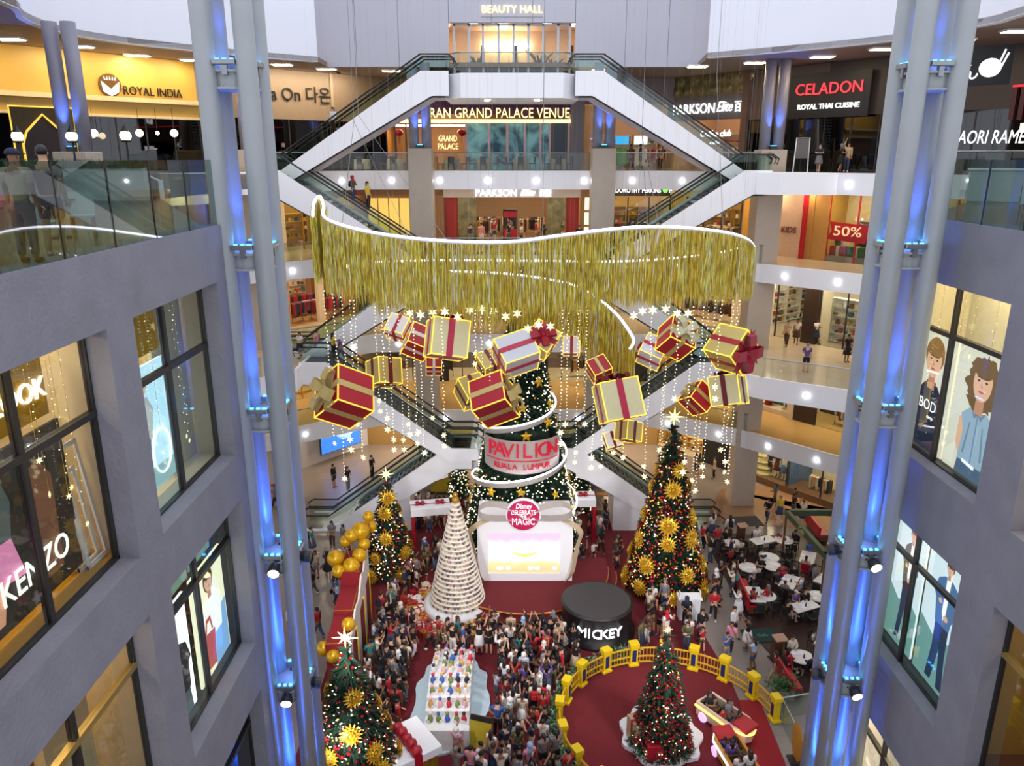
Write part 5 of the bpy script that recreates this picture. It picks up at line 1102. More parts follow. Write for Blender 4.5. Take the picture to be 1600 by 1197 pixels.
def screen_material():
    m = bpy.data.materials.new('screen_picture'); m.use_nodes = True; nt = m.node_tree; N = nt.nodes; b = N['Principled BSDF']
    tc = N.new('ShaderNodeTexCoord'); sx = N.new('ShaderNodeSeparateXYZ'); cr = N.new('ShaderNodeValToRGB'); nz = N.new('ShaderNodeTexNoise'); ad = N.new('ShaderNodeMath'); ad.operation = 'MULTIPLY_ADD'
    nz.inputs['Scale'].default_value = 1.6; ad.inputs[1].default_value = .25
    nt.links.new(tc.outputs['Generated'], sx.inputs[0]); nt.links.new(tc.outputs['Object'], nz.inputs['Vector']); nt.links.new(nz.outputs['Fac'], ad.inputs[0]); nt.links.new(sx.outputs['Z'], ad.inputs[2]); nt.links.new(ad.outputs[0], cr.inputs['Fac'])
    e = cr.color_ramp.elements; e[0].position = .2; e[0].color = (*lin('E6CC98'), 1); e[1].position = .98; e[1].color = (*lin('F6C4DE'), 1)
    for p, h in ((.36, 'F4E2A8'), (.45, 'E6F4F2'), (.58, 'FFFDF8'), (.82, 'FFF4F8')): x = e.new(p); x.color = (*lin(h), 1)
    b.inputs['Base Color'].default_value = (0, 0, 0, 1); nt.links.new(cr.outputs['Color'], b.inputs['Emission Color']); b.inputs['Emission Strength'].default_value = .62
    return m
mb = MB(); mb.bb(-1.98, 1.88, -.02, .0, .45, 2.85); mb.build('screen', screen_material(), t)
mb = MB(); mb.add([(-.75, -.03, 1.7), (-.35, -.03, 1.62), (0, -.03, 1.55), (.35, -.03, 1.62), (.75, -.03, 1.75), (.4, -.03, 1.48), (0, -.03, 1.36), (-.4, -.03, 1.48)], [(0, 1, 2, 3, 4, 5, 6, 7)]); mb.build('screen_swag', mat('screen_gold', 'D8D060', emit=.7), t)
mb = MB()
for x in (-1.35, -.9, .3, .65, 1.6): mb.ball((x, -.025, .72), .14, 12, sc=(1.3 if x < -1 else 1, .05, .8))
mb.build('screen_clouds', mat('screen_white', 'FFFFFF', emit=.9), t)
mb = MB(); mb.lathe([(.0, .04), (.88, .04), (.93, 0), (.93, -.15), (0, -.15)], 32, 0, Matrix.Translation((-.1, -.2, 3.95)) @ Matrix.Rotation(PI / 2, 4, 'X')); mb.build('sign_rim', WHITE, t)
mb = MB(); mb.lathe([(.0, .06), (.85, .06), (.85, .0), (0, 0)], 32, 0, Matrix.Translation((-.1, -.2, 3.95)) @ Matrix.Rotation(PI / 2, 4, 'X')); s_ = mb.build('sign_disc', mat('magenta_disc', 'C01E58', .4), t)
WL = mat('white_letters', 'FFFFFF', .4, emit=.35, sampled=False)
for s, z, q, w in (('Disney', 4.48, .42, .85), ('CELEBRATE', 4.12, .36, 1.3), ('THE', 3.9, .16, .3), ('MAGIC', 3.6, .55, 1.2)): text(s, q, WL, t, (-.1, -.29, z), width=w, shear=.2 if s == 'Disney' else 0)
mb = MB(); RB = mat('pale_gold_ribbon', 'CDB796', .5)
for sx in (-1, 1):
    lp = [(0, 0, 3.75), (sx * .9, -.1, 4.35), (sx * 1.9, -.1, 4.55), (sx * 2.45, 0, 4.2), (sx * 2.3, 0, 3.8), (sx * 1.4, -.1, 3.7), (0, 0, 3.75)]
    mb.ribbon(smooth_poly([Vector(p) for p in lp], 5), (0, .75, 0))
mb.build('bow', mat('silver_bow', 'C9C2BC', .4, .1), t)
mb = MB()
for sx in (-1, 1): mb.ribbon(smooth_poly([Vector(p) for p in ((sx * 2.0, -.3, 3.7), (sx * 2.5, -.35, 3.5), (sx * 2.95, -.2, 2.9), (sx * 2.8, -.2, 2.2), (sx * 2.65, -.2, 1.2), (sx * 2.5, -.3, .5), (sx * 2.2, -.35, .1))], 5), (sx * .28, .3, 0))
mb.build('ribbon_tail', RB, t)

# pedestal (left empty) with its lettering
t = thing('pedestal', 'large round black pedestal with white block lettering, right of the stage', 'pedestal', (4.25, 33.9, 0))
mb = MB(); mb.lathe([(1.95, 0), (1.95, .15), (1.75, .25), (1.72, 1.45), (1.8, 1.55), (1.8, 1.65), (0, 1.65)], 40); mb.build('drum', mat('black_drum', '1C1A1C', .45), t, True)
mb = MB(); mb.cyl((0, 0, 1.651), 1.66, .03, 40); mb.build('deck', mat('charcoal_deck', '3C393B', .6), t)
for i, ch in enumerate('MICKEY'):
    a = -PI / 2 + lerp(-.62, .62, (i + .5) / 6); text(ch, .72, WL, t, (1.78 * math.cos(a), 1.78 * math.sin(a), .85), (PI / 2, 0, a + PI / 2), .04, name='letter')
mb = MB(); mb.bev((-2.1, .3, .25), (.5, .6, .5), .05); mb.build('speaker', BLACK, t)
t = thing('lectern', 'white square counter with a raised top, in front of the tallest gold-flowered tree', 'counter', (9.1, 34.9, 0))
mb = MB(); mb.bev((0, 0, .6), (1.05, .6, 1.2), .03); mb.build('body', WHITE, t); mb = MB(); mb.bb(-.6, .6, -.36, .34, 1.2, 1.27); mb.build('top', WHITE, t); mb = MB(); mb.bb(-.55, -.5, -.2, .0, 1.27, 1.6); mb.bb(.5, .55, -.2, 0, 1.27, 1.6); mb.build('card_holder', WHITE, t)

# white cone tree of tiers
t = thing('tiered_cone', 'tall white cone tree built of ringed tiers of small cups, left of the stage', 'display tree', (-2.85, 35.6, 0))
mb = MB(); mb.lathe([(1.75, 0), (1.78, .5), (1.62, .62), (0, .62)], 40); mb.build('drum_base', mat('snow_white', 'E6E6EA', .7, bump=.4), t, True)
CUP = [mat('cup_dark', '7A6A60', .5), mat('cup_cream', 'E0D4B4', .5), mat('cup_pink', 'D0A898', .5)]
NT = 24
for i in range(NT):
    f = i / NT; r_ = lerp(1.45, .2, f); z = .62 + f * 5.5; h = 5.5 / NT
    mb = MB(); mb.lathe([(r_ - .12, z), (r_ - .1, z + h * .72), (r_, z + h * .74), (r_, z + h), (0, z + h)], 36); mb.build('tier', mat('cone_white', 'E9E2D8', .6), t, True)
    mb = MB(); n = max(8, int(r_ * 34))
    for k in range(n):
        a = 2 * PI * k / n; mb.box(((r_ - .05) * math.cos(a), (r_ - .05) * math.sin(a), z + h * .36), (.08, .09, h * .55), R.choice((0, 0, 1, 1, 2)) if i > 0 else R.choice((1, 1, 0)), a)
    mb.build('cups', CUP, t, kind='stuff')
mb = MB(); mb.ball((0, 0, 6.32), .2, 12); mb.ball((0, 0, 6.6), .13, 10); mb.build('finial', GOLD, t, True)
def nth(k): return ORD[k] if k < 20 else ('%s-%s' % (['', '', 'twenty', 'thirty', 'forty', 'fifty', 'sixty', 'seventy'][(k + 1) // 10], ORD[(k + 1) % 10 - 1]) if (k + 1) % 10 else ['thirtieth', 'fortieth', 'fiftieth', 'sixtieth', 'seventieth'][(k + 1) // 10 - 3])
# heaped sweets and parcels round the cone
PCN = {n: mat('parcel_' + h, h, .5) for n, h in (('red', 'B02030'), ('straw', 'D8C090'), ('amber', 'C88A3A'), ('pale', 'E8DCD0'), ('rust', 'A0402A'))}
for k in range(78):
    a = lerp(PI * 1.75, PI * .55, k / 78); r_ = R.uniform(1.95, 3.1); sz = R.uniform(.22, .42)
    pc, rc = R.choice(list(PCN)), R.choice(('gold', 'red', 'white'))
    t = thing('gift_parcel', 'small %s parcel, %s ribbon, %s clockwise in the heap round the cone tree' % (pc, rc, nth(k)), 'parcel', (-2.85 + r_ * math.cos(a), 35.6 + r_ * math.sin(a) * .9, .03), R.uniform(0, 3), 'parcels heaped round the white cone tree')
    mb = MB(); mb.box((0, 0, sz / 2), (sz * 1.2, sz, sz)); mb.build('box', PCN[pc], t); mb = MB(); mb.box((0, 0, sz / 2), (sz * .22, sz * 1.03, sz * 1.03)); mb.box((0, 0, sz / 2), (sz * 1.23, sz * .2, sz * 1.03)); mb.build('ribbon', dict(gold=GOLD, red=RED, white=WHITE)[rc], t)

# red arch wall with gold spheres, left
t = thing('arch_gate', 'red and white entrance gate with a stepped red roof, beside the nearest tree', 'gate', (-7.6, 31.5, 0), .06)
mb = MB(); mb.bb(-.55, .55, -3.2, 3.4, 0, .12); mb.build('base', CARPETB, t)
for k, (y0, y1, h) in enumerate(((1.2, 3.4, 3.9), (-1.0, 1.2, 3.2), (-3.2, -1.0, 3.0))):
    mb = MB(); mb.bev((-.05, (y0 + y1) / 2, h / 2), (.95, y1 - y0, h), .05); mb.build('wall_block', CARPETB, t)
    mb = MB(); mb.bb(-.53, .43, y0 + .05, y0 + .09, h, h + .015); mb.bb(.3, .34, y0, y1, h, h + .015); mb.build('gold_line', GOLD, t)
mb = MB(); prof = [(-3.2, .1), (3.4, .1), (3.4, 3.9), (2.6, 4.15), (1.6, 3.7), (.9, 3.9), (-.2, 3.3), (-1.3, 3.5), (-2.3, 3.1), (-3.2, 3.2)]
n = len(prof); mb.add([(.47, y, z) for y, z in prof] + [(.55, y, z) for y, z in prof], [tuple(range(n))[::-1], tuple(range(n, 2 * n))] + [(i, (i + 1) % n, n + (i + 1) % n, n + i) for i in range(n)]); mb.build('white_front', mat('ivory_front', 'DAD2CC', .5, var=.15, scale=2), t)
for y in (-2.2, .3, 2.4):
    mb = MB(); mb.bb(.55, .6, y - .45, y + .45, .2, 2.7); mb.build('red_panel', CARPET, t); mb = MB(); mb.bb(.55, .63, y + .47, y + .6, .2, 2.8); mb.build('yellow_strip', YELLOW, t)
GB_ = mat('gold_sphere', 'D2A012', .28, .35)
sph = [(-8.55, 33.5, 4.2, .42), (-8.2, 34.3, 4.7, .3), (-8.3, 32.9, 3.85, .32), (-7.5, 34.6, 5.1, .46), (-7.15, 35.0, 5.7, .28), (-7.9, 34.3, 5.0, .34), (-7.3, 34.3, 4.55, .3), (-7.45, 33.8, 4.2, .36), (-7.75, 33.2, 3.95, .42), (-7.2, 35.5, 4.9, .34), (-8.1, 28.6, 2.6, .32), (-7.6, 28.2, 2.5, .3), (-7.1, 29.2, 3.4, .3)]
for i, (x, y, z, r_) in enumerate(sph):
    t = thing('gold_sphere', 'shiny gold sphere at the red gate, number %s from the front' % ORD[i] if False else '%s of the shiny gold spheres fixed along the roof of the red gate' % ORD[i], 'sphere', (x, y, z), group='gold spheres on the red gate')
    mb = MB(); mb.ball((0, 0, 0), r_, 18); mb.build('ball', GB_, t, True); mb = MB(); mb.tube([(0, 0, -r_ * .9), ((-7.65 - x) * .8, (min(34, max(29, y)) - y), min(-r_, 3.1 - z if z > 3.4 else -r_ - .2))], .03, 5); mb.build('stalk', GOLD, t)

# white stepped display with wavy base
t = thing('display_stand', 'white stepped display of small dolls on a wavy pale blue base', 'display stand', (-2.65, 28.3, 0))
mb = MB(); pts = []
for k in range(60):
    a = 2 * PI * k / 60; e = 1 + .05 * math.cos(a * 11); pts.append((1.62 * e * math.copysign(abs(math.cos(a)) ** .7, math.cos(a)), 3.0 * e * math.copysign(abs(math.sin(a)) ** .8, math.sin(a))))
mb.prism(pts, 0, .12); mb.build('wavy_base', mat('ice_blue', 'BCD2DC', .6), t)
STP = mat('display_white', 'E4E2E2', .5); dolls = []
for i in range(9):
    y = 2.6 - i * .58; w = .9 - .0 * i; h = .5 + .9 * math.sin(PI * (i + .8) / 10)
    mb = MB(); mb.bb(-w, w, y - .29, y + .29, .12, h); mb.build('step', STP, t)
    for k in range(5): dolls.append((-w + .2 + k * .36, y, h))
mb = MB(); mb.bb(-.95, .95, -2.9, -2.6, .12, 1.1); mb.build('front_panel', STP, t)
DC = [mat('doll_' + h, h, .5) for h in ('20242E', 'C02838', '3A62B0', 'D8D4D0', '7A8A4A', 'C89A4A', 'E0A8A8')]
for i, (x, y, z) in enumerate(dolls):
    q = thing('toy_doll', 'tiny toy doll, %s from left, %s row of the stepped display' % (ORD[i % 5], ORD[i // 5]), 'toy', (-2.65 + x + R.uniform(-.05, .05), 28.3 + y, z), R.uniform(-1, 1), 'dolls on the white stepped display')
    c_ = R.sample(DC, 2); mb = MB(); mb.lathe([(.1, 0), (.12, .12), (.06, .3), (.0, .32)], 8); mb.build('body', c_[0], q, True); mb = MB(); mb.ball((0, 0, .38), .08, 8); mb.build('head', c_[1], q, True)
    mb = MB(); mb.box((0, -.16, .08), (.2, .02, .14)); mb.build('card', STP, q)
t = thing('promo_board', 'yellow and black angled board at the front end of the white stepped display', 'board', (-1.35, 25.6, 0), -.3)
mb = MB(); mb.box((0, 0, .7), (.9, .08, 1.3), M=Matrix.Rotation(-.35, 4, 'X')); mb.build('board', mat('dull_yellow', 'B09A28', .5), t); mb = MB(); mb.box((0, -.02, 1.25), (.92, .1, .2), M=Matrix.Rotation(-.35, 4, 'X')); mb.build('header', BLACK, t)

# parcels and snow base
t = thing('giant_gift_box', 'giant white gift box with a red bow and gold glitter sides, at the bottom edge', 'gift box', (-3.95, 23.75, 0), .62)
t.scale = (1.15, 1.15, 1.15)
mb = MB(); mb.bev((0, 0, .75), (1.5, 1.5, 1.5), .03); mb.build('box', mat('gold_glitter', 'B0902C', .35, .6, var=.5, scale=18), t)
mb = MB(); mb.bev((0, 0, 1.64), (1.72, 1.72, .3), .03); mb.build('lid', WHITE, t); mb = MB(); mb.box((0, 0, 1.2), (.26, 1.76, 1.2)); mb.box((0, 0, 1.64), (.28, 1.77, .33)); mb.build('ribbon', RED, t)
mb = MB()
for k in range(5): mb.lathe([(.13, -.16), (.17, 0), (.13, .16)], 10, 0, Matrix.Translation((0, -.7 + k * .32, 1.9 + .04 * (k % 2))) @ Matrix.Rotation(PI / 2, 4, 'Y'))
mb.build('bow', RED, t, True)
def slab_gift(u, v, y, w, label, rz, n=2):
    p = PY(u, v, y); h = p.z - .25; t = thing('flat_gift_box', label, 'gift box', (p.x, p.y, 0), rz)
    mb = MB(); mb.bev((0, 0, h), (w, 1.3, .5), .04); mb.build('box', WHITE, t)
    mb = MB(); mb.box((0, 0, h), (w + .03, .1, .53)); mb.build('ribbon', RED, t)
    mb = MB()
    for k in range(n): bow(mb, (lerp(-w * .25, w * .25, k / max(1, n - 1)) if n > 1 else 0, 0, h + .27), .32, None)
    mb.build('bow', RED, t)
    for a in (-1, 1):
        for b in (-.5, .5): mb = MB(); mb.box((a * w * .44, b, (h - .24) / 2), (.16, .16, h - .24)); mb.build('leg', RED, t)
slab_gift(672, 787, 42.5, 2.4, 'long flat white gift box with two red bows, left of the white cone tree', .18)
slab_gift(911, 774, 43.5, 1.5, 'flat white gift box with one red bow, right of the stage set', 0, 1)
t = thing('snow_base', 'white wavy-edged snow base under the slim tree inside the fence', 'snow base', (6.1, 26.3, .04))
mb = MB(); pts = []
for k in range(48):
    a = 2 * PI * k / 48; e = 1 + .07 * math.cos(a * 9 + .4); pts.append((1.62 * e * math.cos(a), 1.75 * e * math.sin(a)))
mb.prism([(x * 1.0, y) for x, y in pts], 0, .16); mb.build('slab', mat('snow_white', 'E6E6EA', .7, bump=.4), t)
for i, (x, y, s, pm, rb, rz, l) in enumerate(((5.2, 25.95, .85, mat('tan_parcel', 'C0A884', .5), 'red', .35, 'tan gift box with red ribbon and bow on the snow base'), (5.55, 25.0, .6, PAPER['red'], 'red', .1, 'red gift box on the front of the snow base'), (6.9, 26.9, .5, PAPER['white'], 'red', .3, 'small white gift box behind the slim tree on the snow base'))):
    t = thing('gift_box', l, 'gift box', (x, y, .2), rz); mb = MB(); mb.bev((0, 0, s * .6), (s, s, s * 1.2), .02); mb.build('box', pm, t)
    mb = MB(); mb.box((0, 0, s * .6), (.14 * s, s * 1.02, s * 1.22)); mb.box((0, 0, s * .6), (s * 1.02, .14 * s, s * 1.22)); bow(mb, (0, 0, s * 1.2), s * .4, None); mb.build('ribbon', RIB['red'], t)
t = thing('garland', 'frosted green garland laid round the foot of the slim tree', 'garland', (6.0, 25.8, .2))
mb = MB()
for k in range(420):
    a = R.uniform(PI * .75, PI * 1.95); r_ = R.uniform(1.05, 1.35); c_ = Vector((r_ * math.cos(a), r_ * math.sin(a), R.uniform(0, .15))); d = Vector((R.uniform(-1, 1), R.uniform(-1, 1), R.uniform(-.1, 1))).normalized() * .18
    mb.add([c_ - d.cross(Vector((0, 0, 1))) * .2, c_ + d.cross(Vector((0, 0, 1))) * .2, c_ + d], [(0, 1, 2)], R.randrange(2))
mb.build('sprigs', [GREEN, mat('frosted_green', '8FA89A', .6)], t, kind='stuff')

# yellow fence around the ride
FC = (6.55, 26.5)
post_angles = [10, 29, 48, 66, 83, 101, 119, 138, 155, 172, 190, 208, 226]
t = thing('ride_fence', 'low curved yellow fence with square blue-paneled posts around the train ride', 'fence', (FC[0], FC[1], 0)); FR = 4.6
pm_ = MB(); pm_.bev((0, 0, .06), (.5, .4, .12), .02); pm_.bev((0, 0, .55), (.36, .28, 1.0), .02); pm_.bev((0, 0, 1.1), (.46, .38, .22), .03); PM = pm_.mesh('post', YELLOW)
pb = MB(); pb.bb(-.1, .1, -.155, -.14, .25, .85); pb.bb(-.1, .1, .14, .155, .25, .85); PB_ = pb.mesh('blue_panel', NAVY)
for a in post_angles:
    g = math.radians(a); p = dup(PM, 'post', t, (FR * math.cos(g), FR * math.sin(g), .03), (0, 0, g + PI / 2)); dup(PB_, 'blue_panel', p)
FY = mat('fence_yellow', 'D0A024', .45)
for a, b in zip(post_angles[:-1], post_angles[1:]):
    arc = [math.radians(lerp(a, b, k / 6)) for k in range(7)]
    for z in (.12, .42, .85):
        mb = MB(); mb.tube([(FR * math.cos(g), FR * math.sin(g), z + .03) for g in arc], .045, 5); mb.build('rail', FY, t)
    mb = MB()
    for k in range(1, 9): g = math.radians(lerp(a, b, k / 9)); mb.box((FR * math.cos(g), FR * math.sin(g), .5), (.03, .03, .72), 0, g)
    mb.build('bars', FY, t, kind='stuff')
for k, (a, b) in enumerate(((119, 155), (155, 190), (190, 226), (101, 119))):
    q = thing('hedge_garland', 'frosted leafy garland tied along the %s stretch of the yellow fence' % ('far left', 'middle left', 'near left', 'back')[k], 'garland', (FC[0], FC[1], 0)); mb = MB()
    for i in range(420):
        g = math.radians(R.uniform(a, b)); r_ = FR + R.uniform(.12, .45); c_ = Vector((r_ * math.cos(g), r_ * math.sin(g), R.uniform(.02, .85))); d = Vector((R.uniform(-1, 1), R.uniform(-1, 1), R.uniform(-.2, 1))).normalized() * .2
        mb.add([c_ - d.cross(Vector((0, 0, 1))) * .25, c_ + d.cross(Vector((0, 0, 1))) * .25, c_ + d], [(0, 1, 2)], R.choice((0, 0, 1)))
    mb.build('leaves', [GREEN2, MATS['frosted_green']], q, kind='stuff')
# toy train cars
def car(x, y, rz, label, bodym, trim):
    t = thing('train_car', label, 'train car', (x, y, .04), rz)
    mb = MB(); out = [(-1.1, -.5), (.8, -.5), (1.25, -.25), (1.35, 0), (1.25, .25), (.8, .5), (-1.1, .5)]
    inn = [(-1.0, -.4), (.75, -.4), (.85, 0), (.75, .4), (-1.0, .4)]
    mb.prism(out, .2, .38); n = len(out)
    mb.add([(p[0], p[1], .38) for p in out] + [(p[0] * 1.03, p[1] * 1.06, .8) for p in out] + [(p[0] * .95, p[1] * .84, .8) for p in out] + [(p[0] * .94, p[1] * .84, .4) for p in out],
        sum([[(i, (i + 1) % n, n + (i + 1) % n, n + i), (n + i, n + (i + 1) % n, 2 * n + (i + 1) % n, 2 * n + i), (2 * n + i, 2 * n + (i + 1) % n, 3 * n + (i + 1) % n, 3 * n + i)] for i in range(n)], [])); mb.build('body', bodym, t)
    mb = MB(); mb.tube([(p[0] * 1.04, p[1] * 1.08, .62) for p in out], .05, 5, closed=True); mb.build('light_trim', trim, t)
    mb = MB(); mb.bev((1.0, 0, .8), (.75, .8, .16), .05); mb.build('bonnet', RED, t)
    for k in (-.7, 0): mb = MB(); mb.bev((k, 0, .45), (.4, .76, .14), .03); mb.box((k - .22, 0, .65), (.08, .76, .4)); mb.build('bench', WOOD, t)
    for sx in (-.75, .75):
        for sy in (-.5, .5):
            mb = MB(); mb.lathe([(.04, -.05), (.2, -.05), (.22, 0), (.2, .05), (.04, .05)], 14, 0, Matrix.Translation((sx, sy, .22)) @ Matrix.Rotation(PI / 2, 4, 'X')); mb.build('wheel', mat('violet_lit_wheel', 'C8A0E8', emit=.7, sampled=False), t)
    return t
TRIM = mat('yellow_tube_light', 'FFE060', emit=1.2, sampled=False)
CAR1 = car(8.85, 26.85, -.95, 'front lit toy train car with yellow light trim and red bonnet, full of riders', mat('cream_car', 'D8C0A8', .4), TRIM)
CAR2 = car(8.65, 24.6, 1.75, 'rear toy train car with riders at the bottom edge', mat('orange_car', 'D08A2A', .4), mat('white_tube_light', 'FFFFFF', emit=1.0, sampled=False))

# glass-railed stair opening at lower right
t = balustrade([(11.35, 21), (11.35, 27.4), (13.6, 27.9)], 0, 'glass railing with steel handrail round the stair opening below the right light column', 1.05, 1.6)
t = thing('potted_shrub', 'leafy dark shrub in a box by the corner of the glass stair railing', 'plant', (11.9, 28.7, 0))
mb = MB(); mb.bev((0, 0, .25), (.9, .5, .5), .03); mb.build('planter', mat('grey_plinth', '8A8478', .5), t); mb = MB()
for k in range(260):
    c_ = Vector((R.gauss(0, .3), R.gauss(0, .2), .7 + R.gauss(0, .2))); d = Vector((R.uniform(-1, 1), R.uniform(-1, 1), R.uniform(-.3, 1))).normalized() * .2
    mb.add([c_ - d.cross(Vector((0, 0, 1))) * .3, c_ + d.cross(Vector((0, 0, 1))) * .3, c_ + d], [(0, 1, 2)])
mb.build('leaves', GREEN2, t, kind='stuff')
t = thing('signboard', 'leaning oval gold signboard by the end of the red runner', 'sign', (11.15, 25.0, 0)); mb = MB(); mb.ball((0, 0, .9), .55, 16, sc=(.12, 1, 1.5)); mb.build('board', mat('mustard_board', 'B08028', .5), t, True); mb = MB(); mb.box((0, 0, .05), (.5, .5, .1)); mb.cyl((0, 0, .05), .04, .4, 6); mb.build('foot', DARK, t)
t = thing('floor_mat', 'dark green floor mat with pale lettering at the restaurant entrance', 'mat', GX(1188, 995, .0) + Vector((0, 0, .062)), .05)
mb = MB(); mb.bb(-.85, .85, -.55, .55, 0, .02); mb.build('mat', mat('mat_green', '1C3A34', .9), t); text('Cafe', .3, mat('mat_letters', '6A8A80', .8), t, (.1, 0, .022), (0, 0, 0), .002)
for k, (u, v) in enumerate(((1170, 830),)):
    t = thing('floor_mat', 'plain dark grey floor mat beside the wooden host stand', 'mat', GX(1167, 815, 0) + Vector((0, 0, .015)), .1); mb = MB(); mb.bb(-.9, .9, -.7, .7, 0, .02); mb.build('mat', mat('mat_grey', '3C3A3C', .9), t)
# ================================================================ PEOPLE
def skin_mesh(name, chains, m, sub=1):
    """chains: list of [(pos, radius), ...]; the first chain is the root, later chains start at the index of an existing joint"""
    vs = []; es = []; rs = []
    for ch in chains:
        prev = None
        for q in ch:
            if isinstance(q, int): prev = q; continue
            vs.append(q[0]); rs.append(q[1])
            if prev is not None: es.append((prev, len(vs) - 1))
            prev = len(vs) - 1
    me = bpy.data.meshes.new(name); me.from_pydata(vs, es, []); o = bpy.data.objects.new(name, me); COL.objects.link(o)
    o.modifiers.new('s', 'SKIN'); 
    for i, r_ in enumerate(rs):
        sv = me.skin_vertices[0].data[i]; sv.radius = r_ if isinstance(r_, tuple) else (r_, r_); sv.use_root = (i == 0)
    if sub: o.modifiers.new('u', 'SUBSURF').levels = sub
    dg = bpy.context.evaluated_depsgraph_get(); r = bpy.data.meshes.new_from_object(o.evaluated_get(dg)); bpy.data.objects.remove(o); bpy.data.meshes.remove(me)
    r.name = name; r.materials.clear(); r.materials.append(m); r.polygons.foreach_set('use_smooth', [True] * len(r.polygons)); return r
def V(*a): return tuple(a)
ARMS = {'down': ((.2, .0, 1.14), (.23, -.06, .9)), 'up': ((.24, -.17, 1.3), (.12, -.33, 1.62)), 'hip': ((.33, .03, 1.18), (.17, -.06, 1.0)), 'fold': ((.24, -.06, 1.17), (.03, -.24, 1.17)), 'high': ((.24, -.08, 1.6), (.14, -.16, 1.86)), 'bag': ((.22, .02, 1.14), (.24, -.03, .88))}
LEGS = {'stand': (((.1, 0, .48), (.11, .02, .08)), ((-.1, 0, .48), (-.11, .02, .08))), 'walk': (((.1, -.12, .5), (.1, -.2, .1)), ((-.1, .04, .48), (-.1, .26, .16))), 'sit': (((.12, -.42, .5), (.13, -.42, .08)), ((-.12, -.42, .5), (-.13, -.42, .08))), 'stride': (((.09, -.05, .48), (.1, -.02, .08)), ((-.1, -.03, .49), (-.13, .1, .09)))}
def fingers(mb, w, d):
    w = Vector(w); d = Vector(d).normalized(); s_ = d.cross(Vector((0, 0, 1)) if abs(d.z) < .9 else Vector((0, 1, 0))).normalized()
    n_ = s_.cross(d)
    for k, l in enumerate((.075, .088, .083, .065)):
        a = w + d * .075 + s_ * (k - 1.5) * .02; mb.tube([a, a + d * l * .55, a + d * l * .9 + n_ * .02], [.0105, .0095, .006], 4)
    a = w + d * .03 + s_ * -.03; mb.tube([a, a - s_ * .03 + d * .03, a - s_ * .035 + d * .065], [.012, .011, .007], 4)
def make_pose(la, ra, leg):
    """returns body, short top, long top, trousers, shorts, skirt meshes for a figure facing -y"""
    sit = leg == 'sit'; hz = .93 if not sit else .55; dz = hz - .93
    up = lambda p: (p[0], p[1], p[2] + dz)
    T = [((0, 0, hz), (.15, .11)), (up((0, 0, 1.06)), (.13, .095)), (up((0, .0, 1.24)), (.15, .105)), (up((0, .01, 1.38)), (.14, .09)), (up((0, .0, 1.47)), .06), (up((0, -.015, 1.54)), (.068, .075)), (up((0, -.01, 1.62)), (.078, .095)), (up((0, 0, 1.70)), (.055, .065))]
    arms = []
    for sg, A in ((1, la), (-1, ra)):
        e, w = ARMS[A]; arms.append((up((sg * .19, .01, 1.4)), up((sg * e[0], e[1], e[2])), up((sg * w[0], w[1], w[2]))))
    L = [[(x, y, z) for x, y, z in s_] for s_ in LEGS[leg]]
    if leg == 'stand' or leg == 'stride' or leg == 'walk' or sit: pass
    body = [T]
    for s_, e, w in arms:
        d = (Vector(w) - Vector(e)).normalized(); body.append([3, (s_, .062), (e, .046), (w, .032), (tuple(Vector(w) + d * .07), (.04, .022))])
    for (k, a), sg in zip(L, (1, -1)):
        f = (a[0], a[1] - .17, .035); body.append([0, ((sg * .095, -.02 if sit else 0, hz - .06), .1), (k, .065), (a, .042), ((a[0], a[1] - .03, .045), .045), (f, (.04, .025))])
    b = skin_mesh('person', body, SKIN)
    mb = MB()
    for s_, e, w in arms: fingers(mb, w, Vector(w) - Vector(e))
    h = Vector(up((0, -.1, 1.61))); mb.tube([h + Vector((0, .02, .03)), h + Vector((0, -.022, -.012)), h + Vector((0, .01, -.02))], [.008, .016, .01], 5)       # nose
    for sg in (-1, 1): mb.ball(up((sg * .082, .0, 1.61)), .026, 6, sc=(.4, .8, 1.1))
    bm = bmesh.new(); bm.from_mesh(b); tm = mb.mesh('x', SKIN, True); bm.from_mesh(tm); bm.to_mesh(b); bm.free(); bpy.data.meshes.remove(tm)
    face = MB()
    for sg in (-1, 1): face.ball(up((sg * .032, -.093, 1.635)), .011, 6)
    face.box(up((0, -.092, 1.563)), (.045, .012, .01)); fm = face.mesh('face_features', HAIR, True)
    def top(ln, hem=.9):
        c = [[((0, 0, hz - .03 + (.93 - hem) * 0), (.165, .125)), (up((0, 0, 1.06)), (.148, .112)), (up((0, 0, 1.24)), (.166, .12)), (up((0, .01, 1.38)), (.155, .105)), (up((0, .0, 1.455)), .07)]]
        for s_, e, w in arms:
            t_ = tuple(Vector(e).lerp(Vector(w), .9) if ln else Vector(s_).lerp(Vector(e), .75)); ch = [3, (s_, .078)]
            if ln: ch.append((e, .06))
            ch.append((t_, .05 if ln else .068)); c.append(ch)
        return skin_mesh('top', c, SKIN)
    def bottoms(ln):
        c = [[((0, 0, hz + .06), (.155, .115)), ((0, 0, hz - .04), (.165, .125))]]
        for (k, a), sg in zip(L, (1, -1)):
            ch = [1, ((sg * .097, -.02 if sit else 0, hz - .1), .112), (tuple(Vector(k) + Vector((0, 0, .0))), .08)]
            if ln: ch.append((tuple(Vector(k).lerp(Vector(a), .95)), .062))
            else: ch[-1] = (tuple(Vector((sg * .097, 0, hz - .1)).lerp(Vector(k), .8)), .098)
            c.append(ch)
        return skin_mesh('trousers' if ln else 'shorts', c, SKIN)
    sk = MB()
    if sit: sk.tube([(0, 0, .62), (0, -.1, .56), (0, -.42, .53), (0, -.47, .38)], [.19, .22, .21, .2], 10)
    else: sk.lathe([(.155, 1.02), (.2, .86), (.24, .62), (.255, .5), (.24, .5)], 14)
